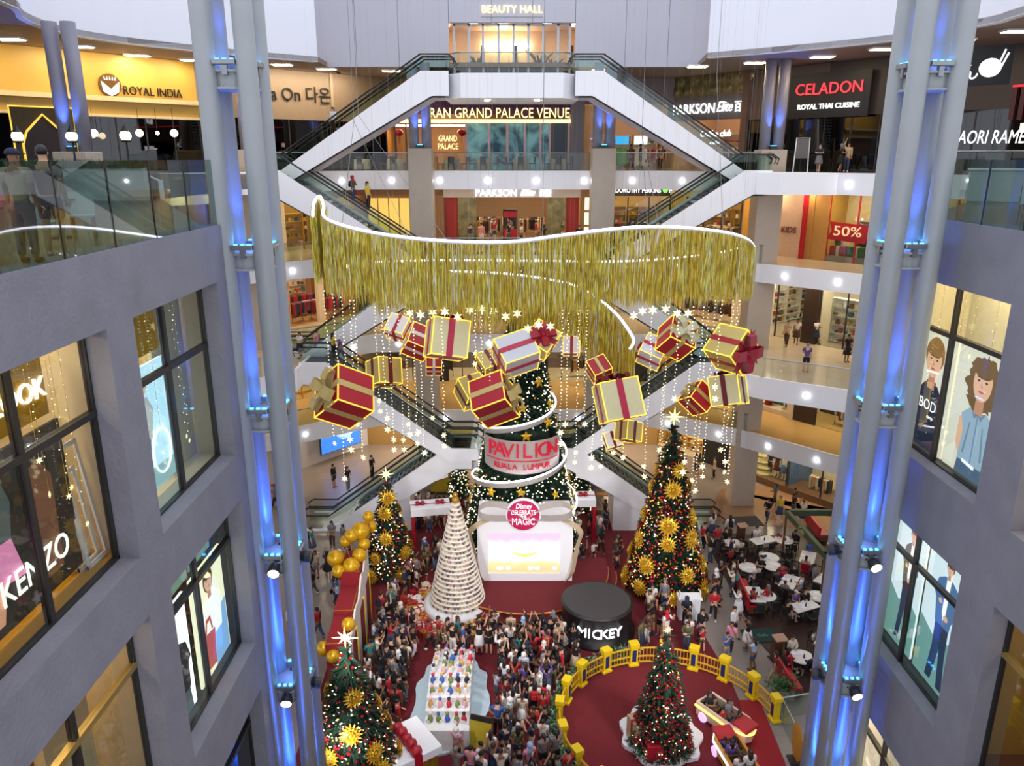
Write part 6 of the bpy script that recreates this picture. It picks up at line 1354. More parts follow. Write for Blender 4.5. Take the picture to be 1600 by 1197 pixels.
    sm = sk.mesh('skirt', SKIN, True)
    shm = []
    for (k, a), sg in zip(L, (1, -1)): sh = MB(); sh.ball((a[0], a[1] - .07, a[2] - .035), .05, 8, sc=(1, 2.3, .85)); shm.append(sh.mesh('shoe', SKIN, True))
    return dict(body=b, short=top(False), long=top(True), trousers=bottoms(True), shorts=bottoms(False), skirt=sm, shoes=shm, face=fm, dz=dz)
def hairs():
    H = {}
    c = (0, .01, 1.645)
    mb = MB(); mb.ball(c, .1, 12, sc=(.94, 1.12, 1.0)); 
    mb.v = [(x, max(y, -.072) if z > 1.64 else max(y, -.01), max(z, 1.585)) for x, y, z in mb.v]; H['short'] = mb
    mb = MB(); mb.ball(c, .103, 12, sc=(.97, 1.12, 1.0)); mb.v = [(x, max(y, -.074) if z > 1.64 else max(y, .0), max(z, 1.57)) for x, y, z in mb.v]
    mb.lathe([(.05, 1.26), (.1, 1.34), (.103, 1.5), (.09, 1.66)], 12, 0, Matrix.Translation((0, .055, 0)) @ Matrix.Diagonal((1, .6, 1, 1))); H['long'] = mb
    mb = MB(); mb.v = []; mb.ball(c, .1, 12, sc=(.96, 1.1, 1.0)); mb.v = [(x, max(y, -.072) if z > 1.64 else max(y, .0), max(z, 1.58)) for x, y, z in mb.v]; mb.ball((0, .12, 1.66), .05, 8); mb.tube([(0, .12, 1.66), (0, .17, 1.55), (0, .14, 1.42)], [.04, .035, .01], 6); H['tied'] = mb
    mb = MB(); mb.ball((0, .02, 1.63), .125, 12, sc=(.92, 1.05, 1.05)); mb.v = [(x, max(y, -.082), z) for x, y, z in mb.v]; mb.lathe([(.2, 1.3), (.13, 1.45), (.1, 1.58)], 12, 0, Matrix.Diagonal((1, .75, 1, 1))); H['scarf'] = mb
    mb = MB(); mb.ball((0, .01, 1.66), .108, 12, sc=(.95, 1.1, .8)); mb.v = [(x, y, max(z, 1.645)) for x, y, z in mb.v]; mb.box((0, -.14, 1.655), (.15, .14, .015)); H['cap'] = mb
    return {k: v.mesh('hair' if k in ('short', 'long', 'tied') else ('headscarf' if k == 'scarf' else 'cap'), HAIR, True) for k, v in H.items()}
HM = hairs()
POSES = {}
def pose(la, ra, leg):
    if (la, ra, leg) not in POSES: POSES[(la, ra, leg)] = make_pose(la, ra, leg)
    return POSES[(la, ra, leg)]
CLOTH = {n: mat('wear_' + n.replace(' ', '_'), h, .85, var=.05, scale=8) for n, h in (('white', 'DEDCDC'), ('black', '17171B'), ('grey', '77777E'), ('red', 'B01E2A'), ('maroon', '5C1622'), ('navy', '1E2740'), ('blue', '2F5A9E'), ('pale blue', '9FB6D0'), ('yellow', 'D8BE2E'), ('pink', 'D88AA2'), ('olive', '55573A'), ('beige', 'BFA98A'), ('teal', '2E7A78'), ('brown', '4E3426'), ('purple', '5E4A86'), ('denim', '3B4B66'), ('cream', 'D8CDBA'))}
HC = {'black': HAIR, 'dark brown': mat('brown_hair', '2E1C14', .5), 'grey': mat('grey_hair', '7A7674', .6)}
SKINS = [SKIN, mat('skin_light', 'D0A283', .6), mat('skin_deep', '8E6248', .6)]
pk = MB(); pk.bev((0, .18, 1.22), (.28, .14, .36), .04); pk.bev((0, .26, 1.14), (.2, .06, .18), .02); PACK = pk.mesh('backpack', SKIN)
bg = MB(); bg.bev((.26, -.02, .7), (.1, .28, .24), .03); bg.tube([(.26, -.1, .8), (.25, -.03, .92), (.26, .06, .8)], .008, 4); HBAG = bg.mesh('handbag', SKIN)
PCOUNT = [0]
def person(x, y, z, rz, la, ra, leg, top, long_, bottom, bcol, hair, hcol, label, scale=1.0, group=None, pack=None, bag=None, shoe='black', skin=None):
    P = pose(la, ra, leg); PCOUNT[0] += 1
    o = bpy.data.objects.new('person', P['body']); COL.objects.link(o); o.location = (x, y, z); o.rotation_euler = (0, 0, rz); o.scale = (scale,) * 3
    tag(o, label, 'person', group); setm(o, skin or R.choice(SKINS))
    dup(P['long' if long_ else 'short'], 'top', o, m=CLOTH[top])
    dup(P[bottom], bottom, o, m=CLOTH[bcol]); [dup(q, 'shoe', o, m=CLOTH[shoe]) for q in P['shoes']]
    h = dup(HM[hair], HM[hair].name.split('.')[0], o, (0, 0, P['dz']), m=HC[hcol] if hair in ('short', 'long', 'tied') else CLOTH[hcol]); dup(P['face'], 'face_features', o)
    if pack: dup(PACK, 'backpack', o, (0, 0, P['dz']), m=CLOTH[pack])
    if bag: dup(HBAG, 'handbag', o, (0, 0, P['dz']), m=CLOTH[bag])
    return o
TOPS = ['white'] * 5 + ['black'] * 9 + ['grey'] * 2 + ['red'] * 3 + ['maroon', 'navy', 'navy', 'blue', 'pale blue', 'yellow', 'pink', 'olive', 'beige', 'teal', 'brown', 'purple', 'cream']
BOTS = ['black'] * 5 + ['denim'] * 3 + ['navy', 'grey', 'beige', 'brown', 'white', 'olive']
ARM_TXT = {('up', 'up'): 'both arms raised', ('down', 'down'): 'arms at sides', ('hip', 'down'): 'one hand on hip', ('fold', 'fold'): 'arms folded', ('down', 'high'): 'one arm held high', ('up', 'down'): 'one arm raised', ('bag', 'down'): 'arm hanging loose', ('fold', 'down'): 'one arm across the chest'}
HAIR_TXT = {'short': 'short', 'long': 'long', 'tied': 'tied'}
USED = {}
def random_person(x, y, z, rz, where, legs=('stand', 'stride', 'walk'), arms=None, group=None, kid=.12):
    for _ in range(200):
        leg = R.choice(legs); la, ra = R.choice(arms or [('up', 'up'), ('down', 'down'), ('hip', 'down'), ('fold', 'fold'), ('down', 'high'), ('up', 'down'), ('down', 'down'), ('fold', 'down')])
        top = R.choice(TOPS); bc = R.choice(BOTS); bot = R.choices(('trousers', 'shorts', 'skirt'), (6, 3, 1.5))[0]; hair = R.choices(('short', 'long', 'tied', 'scarf', 'cap'), (7, 5, 4, 1, .5))[0]
        hcol = R.choices(('black', 'dark brown', 'grey'), (8, 3, .5))[0] if hair in HAIR_TXT else R.choice(('white', 'black', 'red', 'pink', 'grey', 'navy', 'pale blue', 'cream'))
        child = R.random() < kid; ln = R.random() < .25
        hd = ('%s %s hair' % (HAIR_TXT[hair], hcol)) if hair in HAIR_TXT else '%s %s' % (hcol, 'headscarf' if hair == 'scarf' else 'cap')
        lab = '%s, %s, %s top, %s %s, %s, %s' % ('child' if child else 'person', hd, top, bc, bot, ARM_TXT[(la, ra)] if leg != 'sit' else 'seated', where)
        if len(lab.replace(',', ' ').split()) > 16: lab = lab.replace('both arms raised', 'arms raised').replace('one arm across the chest', 'arm across chest').replace('one arm held high', 'arm high')
        if len(lab.replace(',', ' ').split()) > 16: continue
        if lab not in LABELS: break
    return person(x, y, z, rz, la, ra, leg, top, ln, bot, bc, hair, hcol, lab, (R.uniform(.62, .78) if child else R.uniform(.94, 1.06)), group, pack=R.choice(('black', 'red', 'navy', 'teal')) if R.random() < .13 and leg != 'sit' else None, bag=R.choice(('black', 'brown', 'beige', 'red')) if R.random() < .1 and leg != 'sit' else None, shoe=R.choice(('black', 'white', 'brown', 'grey')))
PTS = []
def inpoly(x, y, P):
    c = False
    for i in range(len(P)):
        a, b = P[i], P[i - 1]
        if (a[1] > y) != (b[1] > y) and x < (b[0] - a[0]) * (y - a[1]) / (b[1] - a[1]) + a[0]: c = not c
    return c
BLOCK = [(-5.75, 23.0, 2.15), (-2.85, 35.6, 3.0), (FC[0], FC[1], 5.0), (4.25, 33.9, 2.2), (8.45, 38, 2.3), (-6.95, 39.4, 1.6), (9.1, 34.9, .8), (-3.75, 23.85, 1.35), (-3.55, 47.6, 1.1), (4.5, 47.6, 1.1), (-1.35, 25.6, .8), (10.1, 19.6, 1.3), (-4.6, 42.6, 1.6)]
def free(x, y, d):
    for bx, by, br in BLOCK:
        if (x - bx) ** 2 + (y - by) ** 2 < (br + .2) ** 2: return False
    if abs(x + 2.65) < 1.95 and abs(y - 28.3) < 3.4: return False
    if -8.6 < x < -6.7 and 27.7 < y < 35.5: return False
    if y > 31 and (x - .75) ** 2 + (y - 38.6) ** 2 < 5.75 ** 2 and y < 38.7: return False
    if -2.1 < x < 3.4 and 36.8 < y < 46: return False
    return all((x - a) ** 2 + (y - b) ** 2 > d * d for a, b in PTS)
def scatter(P, n, d, where, face, jit=.6, z=.03, **k):
    xs = [p[0] for p in P]; ys = [p[1] for p in P]; c = 0
    for _ in range(n * 60):
        x, y = R.uniform(min(xs), max(xs)), R.uniform(min(ys), max(ys))
        if inpoly(x, y, P) and free(x, y, d):
            PTS.append((x, y)); f = face(x, y) if callable(face) else face
            random_person(x, y, z, f + R.gauss(0, jit), where(x, y) if callable(where) else where, **k); c += 1
            if c >= n: break
    return c
toward = lambda tx, ty: (lambda x, y: math.atan2(ty - y, tx - x) + PI / 2)
def crowd_where(x, y):
    if y > 32.2: return 'before the stage steps' if x > -3 else 'by the parcel heap'
    if x < -4.4: return 'near the red gate' if y > 28.5 else 'by the giant gift box'
    if x > .9: return 'along the leafy fence' if y < 30 else 'before the pedestal'
    if y > 31.2: return 'above the stepped display'
    if x > -1.0: return 'right of the stepped display' if y > 26.8 else 'at the bottom edge'
    return 'left of the stepped display' if y > 26 else 'beside the promo board'
CROWD = 'crowd on the red carpet'
scatter([(-6.7, 24.4), (2.6, 22.6), (3.0, 31.8), (2.2, 33.3), (-6.7, 34.5)], 150, .44, crowd_where, toward(1, 38), .7, group=CROWD, kid=.1)
scatter([(-6.6, 34.5), (-4.4, 34.5), (-3.0, 38.8), (-2.6, 46.6), (-6.4, 46.8), (-5.2, 40.5)], 48, .46, lambda x, y: 'behind the white cone tree' if y < 42 else 'under the lower escalator bridge', toward(1, 36), 1.0, group=CROWD)
scatter([(4.6, 31.7), (9.4, 31.7), (9.6, 34.4), (7.0, 36.5), (6.2, 33)], 15, .5, 'between pedestal and yellow fence', toward(6.5, 28), .9)
scatter([(9.9, 29.8), (11.9, 28.9), (11.6, 36), (10.3, 36)], 9, .7, 'outside the yellow fence', toward(6.5, 28), .9, z=0)
scatter([(-11.5, 27), (-8.9, 27), (-9.0, 42.5), (-12, 43)], 24, .6, 'on the left tiled walkway', lambda x, y: R.uniform(0, 6.28), 1.0, z=0)
scatter([(10.6, 36.5), (12.0, 36.5), (13.5, 43.5), (11.2, 43.5)], 10, .7, 'on the right tiled walkway', lambda x, y: R.uniform(0, 6.28), 1, z=0)
scatter([(3.6, 38.9), (6.2, 38.9), (7.0, 46), (3.6, 46)], 14, .55, 'behind the pedestal and stage', lambda x, y: R.uniform(0, 6.28), 1)
scatter([(14, 46), (20, 44.8), (20, 47), (16, 51)], 7, .8, 'by the blue display', lambda x, y: R.uniform(0, 6.28), 1, z=.013)
scatter([(-14, 46), (-20, 45), (-19, 48), (-15, 51)], 6, .8, 'on the far left ground tiles', lambda x, y: R.uniform(0, 6.28), 1, z=0)
# riders in the toy train
for cobj, nme in ((CAR1, 'the front train car'), (CAR2, 'the rear train car')):
    for sx in (-.7, .0, .55):
        for sy in (-.2, .2):
            m = cobj.matrix_basis @ Vector((sx, sy, 0)); random_person(m.x, m.y, .1, cobj.rotation_euler.z + PI / 2, 'in ' + nme, ('sit',), [('down', 'down'), ('fold', 'fold')], kid=.5)
# people placed one by one: (u, v of the feet, floor z, turn, ...)
def at_px(u, v, z, rz, *a, **k):
    p = GX(u, v, z); return person(p.x, p.y, z, rz, *a, **k)
at_px(1258, 582, ZC, PI * .9, 'fold', 'down', 'stand', 'purple', False, 'shorts', 'black', 'short', 'grey', 'bald-grey elderly person in lilac shirt and black shorts at the third gallery edge')
at_px(1228, 541, ZC, -.6, 'fold', 'down', 'walk', 'beige', True, 'trousers', 'brown', 'short', 'black', 'person in beige outfit walking past the bright shoe shop')
at_px(1243, 538, ZC, -.4, 'down', 'down', 'walk', 'cream', False, 'skirt', 'brown', 'tied', 'black', 'person with tied hair beside the walker in beige, shoe shop')
at_px(1273, 538, ZC, .6, 'fold', 'fold', 'walk', 'white', False, 'skirt', 'navy', 'short', 'dark brown', 'person in white top and navy skirt leaving the bright shoe shop')
at_px(1322, 566, ZC, .3, 'fold', 'down', 'stand', 'black', False, 'skirt', 'black', 'short', 'black', 'person all in black near the right light column, third gallery', bag='black')
at_px(1334, 573, ZC, -1.2, 'down', 'down', 'stride', 'pink', False, 'trousers', 'black', 'short', 'black', 'person in pink shirt by the right light column, third gallery', bag='black')
at_px(962, 262, ZA, .3, 'down', 'down', 'stand', 'black', True, 'skirt', 'black', 'scarf', 'black', 'person in long black robe and headscarf in the peach shop')
for u, v, w in ((985, 262, 'in the peach shop'), (1000, 262, 'in the peach shop'), (1032, 262, 'in the peach shop'), (1278, 266, 'before the dark Thai restaurant'), (1312, 267, 'before the dark Thai restaurant'), (1322, 267, 'before the dark Thai restaurant'), (1374, 267, 'before the dark Thai restaurant')):
    p = PY(u, v, 49 if u > 1100 else 57); random_person(p.x, p.y, ZA, R.uniform(0, 6), w, kid=0)
for u, y in ((735, 57), (752, 58), (765, 57), (772, 61), (795, 58), (815, 58), (838, 60), (850, 57.5), (905, 57), (880, 59)):
    p = PY(u, 350, y); random_person(p.x, p.y, ZB, R.uniform(0, 6), 'at the central store entrance', kid=.1)
def rider(u, v, y, z, rz, where): p = PY(u, v, y); random_person(p.x, y, p.z, rz, where, ('stand',), [('down', 'down'), ('fold', 'down')], kid=0)
rider(553, 318, 48.4, 0, 1.2, 'on the upper left escalator'); rider(576, 330, 48.4, 0, 1.2, 'on the upper left escalator')
rider(522, 212, 48.9, 0, -.5, 'on the topmost left escalator')
for u, v in ((506, 762), (522, 748), (512, 768)): rider(u + 60 * (u - 500) / 22, v, 46.4, 0, 1.2, 'on the lowest left escalator')
for u, v, z, y in ((470, 548, 0, 46), (497, 555, 0, 46.5), (522, 553, 0, 45.5), (533, 555, 0, 45.2)): p = PY(u, 560, y); random_person(max(p.x, -15), y, ZC, R.uniform(0, 6), 'on the left third-gallery landing', kid=0)
for u, v in ((684, 660), (875, 640), (1165, 645)): pass
p = GX(937, 735, 0); random_person(5.6, 48.6, 0, 0, 'beside the pale bench', kid=0)
for u, v in ((1085, 735), (1092, 742), (1115, 748)): p = GX(u, v, 0); random_person(p.x, min(p.y, 54), 0, R.uniform(0, 6), 'by the gold display shelves', kid=0)

# ================================================================ RESTAURANT ON THE DARK DECK
tw = MB(); tw.bev((0, 0, .73), (1.5, .8, .05), .015); TSQ = tw.mesh('tabletop', mat('table_white', 'E2DFDC', .35))
tr_ = MB(); tr_.cyl((0, 0, .71), .55, .045, 24); TRD = tr_.mesh('tabletop', MATS['table_white'])
tl = MB(); tl.cyl((0, 0, .06), .05, .66, 10); TLG = tl.mesh('leg', STEEL); tf = MB(); tf.cyl((0, 0, .0), .28, .05, 16); TFT = tf.mesh('foot', DARK)
pl_ = MB(); pl_.lathe([(.0, .757), (.1, .757), (.14, .775)], 12); PLT = pl_.mesh('plate', WHITE); bt = MB(); bt.lathe([(.04, .757), (.04, .9), (.015, .95), (.015, 1.0), (0, 1.0)], 8); BOT = bt.mesh('bottle', DARK)
cs = MB(); cs.bev((0, 0, .44), (.44, .44, .06), .02); CSE = cs.mesh('seat', DARK); cb = MB(); cb.bev((0, .2, .72), (.42, .05, .42), .02); CBK = cb.mesh('backrest', DARK)
cl_ = MB(); cl_.cyl((0, 0, 0), .02, .42, 6); CLG = cl_.mesh('leg', DARK)
def chair(x, y, z, rz, label, m=None, group=None):
    t = thing('dining_chair', label, 'chair', (x, y, z), rz, group); m = m or DARK
    dup(CSE, 'seat', t, m=m); dup(CBK, 'backrest', t, m=m)
    for a in (-.19, .19):
        for b in (-.19, .19): dup(CLG, 'leg', t, (a, b, 0), m=m)
    return t
TB = [(1192, 845, 'sq', .35, 'nearest the wooden host stand'), (1225, 845, 'rd', 0, 'under the back corner of the green pergola'), (1170, 888, 'rd', 0, 'at the left rim of the dark deck'), (1208, 886, 'rd', 0, 'in the middle of the back row'), (1202, 872, 'rd', 0, 'just behind the round middle one'), (1262, 872, 'sq', 1.1, 'beneath the green pergola'), (1233, 910, 'sq', 1.0, 'in the centre of the deck'), (1196, 932, 'rd', 0, 'beside the red banquette'), (1180, 930, 'sq', 1.5, 'squeezed against the red banquette'), (1278, 933, 'rd', 0, 'near the right light column'), (1256, 948, 'sq', .4, 'nearest the front of the deck, square'), (1290, 905, 'sq', .8, 'right under the pergola beam'), (1253, 1028, 'rd', 0, 'by the lower red banquette'), (1292, 1000, 'sq', .9, 'by the light column, lower right'), (1145, 850, 'rd', 0, 'on the walkway rim near the host stand')]
FOLK = 0
for i, (u, v, k, rz, w) in enumerate(TB):
    p = GX(u, v, .75); x, y = p.x, p.y; z = .062 if x > 12.1 else .0
    t = thing('restaurant_table', 'white %s table %s' % ('round' if k == 'rd' else 'square-ended', w), 'table', (x, y, z), rz)
    dup(TRD if k == 'rd' else TSQ, 'tabletop', t); dup(TLG, 'leg', t); dup(TFT, 'foot', t)
    for j in range(3):
        q = thing('plate', '%s small white plate on the table ' % ORD[j] + w, 'plate', (x + R.uniform(-.3, .3), y + R.uniform(-.25, .25), z), 0, 'plates on the restaurant tables'); dup(PLT, 'dish', q)
    if R.random() < .5: q = thing('bottle', 'dark bottle standing on the table ' + w, 'bottle', (x + .05, y - .1, z)); dup(BOT, 'glass', q)
    for j, a in enumerate((0, PI / 2, PI, 3 * PI / 2)):
        g = a + rz + .3 * (k == 'rd'); d = (.75 if k == 'rd' else (.62 if j % 2 else 1.02)); cx, cy = x + d * math.cos(g), y + d * math.sin(g)
        if cx > 20 or any((cx - a_) ** 2 + (cy - b_) ** 2 < .3 for a_, b_ in PTS): continue
        PTS.append((cx, cy)); red = R.random() < .2
        chair(cx, cy, z, g - PI / 2, '%s chair, %s at table %s' % ('red' if red else 'dark', ORD[j], w), RED if red else None, 'restaurant chairs')
        if R.random() < .62 and FOLK < 34: FOLK += 1; random_person(cx, cy, z, g - PI / 2, 'on the restaurant deck', ('sit',), [('fold', 'fold'), ('fold', 'down')], kid=.1)
def banquette(u, v, u2, v2, label):
    a = GX(u, v, .5); b = GX(u2, v2, .5); a.z = b.z = .062; L = (b - a).length; t = thing('banquette', label, 'sofa', a, math.atan2(b.y - a.y, b.x - a.x))
    mb = MB(); mb.bev((L / 2, 0, .24), (L, .5, .36), .03); mb.build('base', WOOD, t); mb = MB(); mb.bev((L / 2, 0, .46), (L, .52, .1), .03); mb.build('seat', RED, t); mb = MB(); mb.bev((L / 2, -.28, .62), (L, .12, .75), .03); mb.build('backrest', RED, t)
banquette(1158, 905, 1178, 950, 'long red banquette along the left rim of the dark restaurant deck'); banquette(1222, 1040, 1246, 1078, 'short red banquette by the foot of the right light column')
banquette(1266, 810, 1288, 838, 'red banquette beyond the green pergola')
def stand(u, v, label, m=WOOD):
    p = GX(u, v, .0); t = thing('host_stand', label, 'lectern', (p.x, p.y, .0 if p.x < 13 else .062), .2)
    mb = MB(); mb.bev((0, 0, .6), (.42, .36, 1.2), .02); mb.build('body', m, t); mb = MB(); mb.box((0, 0, 1.28), (.6, .5, .06), M=Matrix.Rotation(.12, 4, 'X')); mb.build('top', mat('pink_wood', 'B08A74', .5), t); mb = MB(); mb.bb(-.3, .3, -.25, .25, 0, .06); mb.build('foot', DARK, t)
stand(1156, 850, 'tall wooden host stand with a pale top at the deck entrance'); stand(1212, 1030, 'dark wooden menu stand with an orange top at the front of the deck')
t = thing('pergola', 'open pergola of dark green beams on slim posts over part of the deck', 'pergola', (16.3, 38.5, .06))
PG = mat('pergola_green', '3A4A30', .5); c4_ = [(-.3, 2.5), (3.6, 2.5), (3.9, -2.6), (.0, -2.6)]
for i in range(4):
    a = Vector((*c4_[i], 2.95)); b = Vector((*c4_[(i + 1) % 4], 2.95)); L = (b - a).length
    mb = MB(); mb.box(((a.x + b.x) / 2, (a.y + b.y) / 2, 2.95), (L + .2, .22, .35), 0, math.atan2(b.y - a.y, b.x - a.x)); mb.build('beam', PG, t)
    mb = MB(); mb.box((a.x, a.y, 1.4), (.1, .1, 2.8)); mb.build('post', WOOD, t)
text('Cafe', .4, mat('pale_gold_letters', 'C8B070', .5), t, (-.28, .2, 2.95), (PI / 2, 0, -PI / 2 + .06))
# queue rope posts, bench under escalator
t = thing('bench', 'pale bench under the right lowest escalator', 'bench', (6.4, 49.2, 0)); mb = MB(); mb.bev((0, 0, .42), (1.8, .5, .08), .02); mb.build('seat', WOODL, t)
for a in (-.75, .75): mb = MB(); mb.box((a, 0, .2), (.08, .45, .38)); mb.build('leg', STEEL, t)

# ================================================================ UPPER TERRACES
ww = mat('white_moulded', 'C8D0CC', .4)
cs2 = MB(); cs2.bev((0, 0, .44), (.44, .44, .05), .02); S2 = cs2.mesh('seat', ww); b2_ = MB(); b2_.ribbon([(-.22, .18, .66), (-.1, .24, .66), (.1, .24, .66), (.22, .18, .66)], (0, 0, .45)); b2_.ribbon([(-.22, .2, .66), (-.1, .26, .66), (.1, .26, .66), (.22, .2, .66)], (0, 0, .45)); B2 = b2_.mesh('backrest', ww)
l2 = MB(); l2.cyl((0, 0, 0), .022, .43, 6); L2 = l2.mesh('leg', WOODL)
def wchair(x, y, rz, label, m=None):
    t = thing('terrace_chair', label, 'chair', (x, y, 21.33), rz); dup(S2, 'seat', t); dup(B2, 'backrest', t)
    for a in (-.18, .18):
        for b in (-.18, .18): dup(L2, 'leg', t, (a, b, 0))
for i, (x, y, rz) in enumerate(((-8.0, 11.6, .5), (-8.1, 13.6, 2.8), (-9.3, 12.4, -1.4), (-8.3, 15.2, .4), (-9.5, 15.6, 2.2))): wchair(x, y, rz, 'white moulded chair behind the left glass balustrade, %s from the camera' % ORD[i])
for i, (x, y, rz) in enumerate(((12.6, 15.8, .2), (13.4, 15.6, -.3), (12.9, 17.4, 2.9), (14.2, 17.2, 3.3), (12.4, 18.8, .4))): wchair(x, y, rz, 'white moulded chair behind the right glass balustrade, %s from the camera' % ORD[i])
for i, (x, y) in enumerate(((-8.6, 12.6), (-8.9, 15.4), (13.2, 16.6))):
    t = thing('terrace_table', ('grey round table behind the left glass balustrade, the nearer one', 'grey round table behind the left glass balustrade, the farther one', 'grey round table behind the right glass balustrade')[i], 'table', (x, y, 21.33)); mb = MB(); mb.cyl((0, 0, .72), .42, .04, 24); mb.build('tabletop', STEEL, t); mb = MB(); mb.cyl((0, 0, 0), .25, .03, 16); mb.cyl((0, 0, .03), .035, .7, 8); mb.build('leg', DARK, t)
t = thing('long_planter', 'long white planter with grass along its top, before the gold restaurant', 'planter', (-21, 29.3, 21.33)); mb = MB(); mb.bb(-8, 7.6, -.25, .25, 0, 1.15); mb.build('trough', mat('planter_white', 'C4C8C6', .6), t)
mb = MB()
for k in range(3400):
    c_ = Vector((R.uniform(-8, 7.5), R.uniform(-.3, .25), 1.13)); d = Vector((R.gauss(0, .1), R.gauss(0, .1), R.uniform(.16, .4))); w = Vector((.025, 0, 0)); mb.add([c_ - w, c_ + w, c_ + d], [(0, 1, 2)])
mb.build('grass', [GREEN2], t, kind='stuff')
mb = MB(); mb.bb(-28, -13.6, 29.7, 43, 21.3, 22.0); struct('floor', mb, GALF[ZA])
def street_lamp(u, v, y, label):
    p = PY(u, v, y); t = thing('street_lamp', label, 'lamp', (p.x, p.y, 22.0)); h = p.z - 22
    mb = MB(); mb.cyl((0, 0, 0), .12, .15, 10); mb.cyl((0, 0, .15), .04, h - .35, 8); mb.build('post', BLACK, t); mb = MB(); mb.ball((0, 0, h), .21, 14); mb.build('globe', mat('lamp_globe', 'FFF6E0', emit=5, ecol='FFE8C0'), t, True)
    mb = MB(); mb.lathe([(.17, -.24), (.2, -.18), (.12, -.14)], 10, 0, None, (0, 0, h)); mb.lathe([(.2, .14), (.1, .26), (.02, .42)], 10, 0, None, (0, 0, h)); mb.build('lantern_cap', BLACK, t)
street_lamp(27, 213, 31.5, 'black street lamp with a glowing globe, first from the left, in the planter'); street_lamp(112, 213, 32, 'black street lamp with a glowing globe, second, before the arch doorway'); street_lamp(196, 212, 32, 'black street lamp with a glowing globe, third, before the gold restaurant')
for i, (u, v) in enumerate(((147, 208), (218, 208), (272, 208), (246, 208))):
    p = PY(u, v, 44.5); t = thing('pendant_lamp', 'round glowing pendant globe in the dark window of the gold restaurant, %s from the left' % ['first', 'second', 'fourth', 'third'][i], 'lamp', p); mb = MB(); mb.ball((0, 0, 0), .2 if i < 3 else .1, 12); mb.build('globe', MATS['lamp_globe'], t, True); mb = MB(); mb.cyl((0, 0, .1), .012, 1.2, 5); mb.build('cord', BLACK, t)
for i, (u, y) in enumerate(((20, 11.6), (66, 12.6))):
    p = PY(u, 245, y); random_person(p.x, y, 21.33, PI + .3 * i, ('at the left glass, first', 'at the left glass, second')[i], ('stand',), [('down', 'down')], kid=0)
for i, (u, y) in enumerate(((18, 28.6), (66, 28.4))):
    p = PY(u, 240, y); random_person(p.x, y, 21.55, PI + .2, ('by the planter, first', 'by the planter, second')[i], ('sit',), [('down', 'down')], kid=0)
    wchair(p.x, y + .02, PI + .2, 'white moulded chair under the %s diner by the planter' % ORD[i])
# dining sets on the restaurant floor, centre back
tc_ = MB(); tc_.lathe([(.62, .06), (.58, .5), (.55, .74), (0, .75)], 16); TCL = tc_.mesh('tablecloth', mat('linen', 'BFB6A8', .8))
for i, x in enumerate((-10.5, -8.2, -4.2, -2.0, .6, 3.2)):
    t = thing('dining_table', 'round dining table under a pale cloth before the blue mural, %s from the left' % ORD[i], 'table', (x, 56.2, ZA)); dup(TCL, 'tablecloth', t); dup(TLG, 'leg', t)
    for j, g in enumerate((0.3, PI + .3, -PI / 2)): chair(x + .85 * math.cos(g), 56.2 + .85 * math.sin(g), ZA, g - PI / 2, 'dark dining chair, %s at the cloth-covered table %s from the left' % (ORD[j], ORD[i]), None, 'chairs before the blue mural')
t = thing('menu_stand', 'white-framed menu easel before the dark Thai restaurant', 'menu stand', PY(1250, 268, 49.5)); t.location.z = ZA
mb = MB(); mb.tube([(-.45, 0, 0), (-.4, 0, 2.0), (.4, 0, 2.0), (.45, 0, 0)], .04, 5); mb.build('frame', WHITE, t); mb = MB(); mb.bb(-.38, .38, -.02, .02, .8, 1.95); mb.build('menu', mat('menu_grey', '6A6A6E', .6), t)
t = thing('service_counter', 'low pale counter on the right terrace under the slanted white letters', 'counter', (18.6, 27.5, 21.33), -.5); mb = MB(); mb.bev((0, 0, .55), (5, .6, 1.1), .03); mb.build('body', mat('planter_white', 'C4C8C6', .6), t); mb = MB(); mb.bev((0, 0, 1.12), (5.1, .7, .06), .01); mb.build('worktop', WHITE, t)
# ================================================================ MANNEQUINS AND WINDOW DISPLAYS
MW = mat('mannequin_white', 'E6E2DA', .4)
def mannequin(w, rz, label, top, bottom, bcol, sc=1.05, la='down', skin=None):
    P = pose(la, 'down', 'stand'); o = bpy.data.objects.new('mannequin', P['body']); COL.objects.link(o); o.location = w; o.rotation_euler = (0, 0, rz); o.scale = (sc,) * 3; setm(o, skin or MW)
    tag(o, label, 'mannequin'); dup(P['short'], 'top', o, m=CLOTH[top]); dup(P[bottom], bottom, o, m=CLOTH[bcol]); return o
mannequin(d4.w(4.6, .7, .3), d4.g, 'white mannequin in a long red dress on the lowest gallery', 'red', 'skirt', 'red', 1.2)
for i, (x, a, b_, c_) in enumerate(((3.7, 'navy', 'trousers', 'brown'), (4.3, 'maroon', 'skirt', 'maroon'), (4.9, 'white', 'skirt', 'blue'))): mannequin(g6.w(x, .9, .5), g6.g, ('mannequin in navy jacket beside the pale display tree', 'mannequin in maroon gown in the blue window', 'mannequin in white top and blue skirt in the blue window')[i], a, b_, c_, 1.1, 'hip' if i == 2 else 'down')
mannequin(g2.w(.8, .6, .4), g2.g, 'mannequin in a black dress in the green-lit ground window', 'black', 'skirt', 'black', 1.15)
mannequin(b9.w(1.45, .6, .35), b9.g, 'pale green mannequin at the left of the sale window', 'olive', 'trousers', 'olive', 1.15)
for i in range(3): mannequin(b2.w(3.9 + i * .8, .5, 0), b2.g, 'pale mannequin, %s in the warm wood clothes shop' % ORD[i], ('cream', 'grey', 'red')[i], 'trousers', ('beige', 'black', 'brown')[i], 1.1)
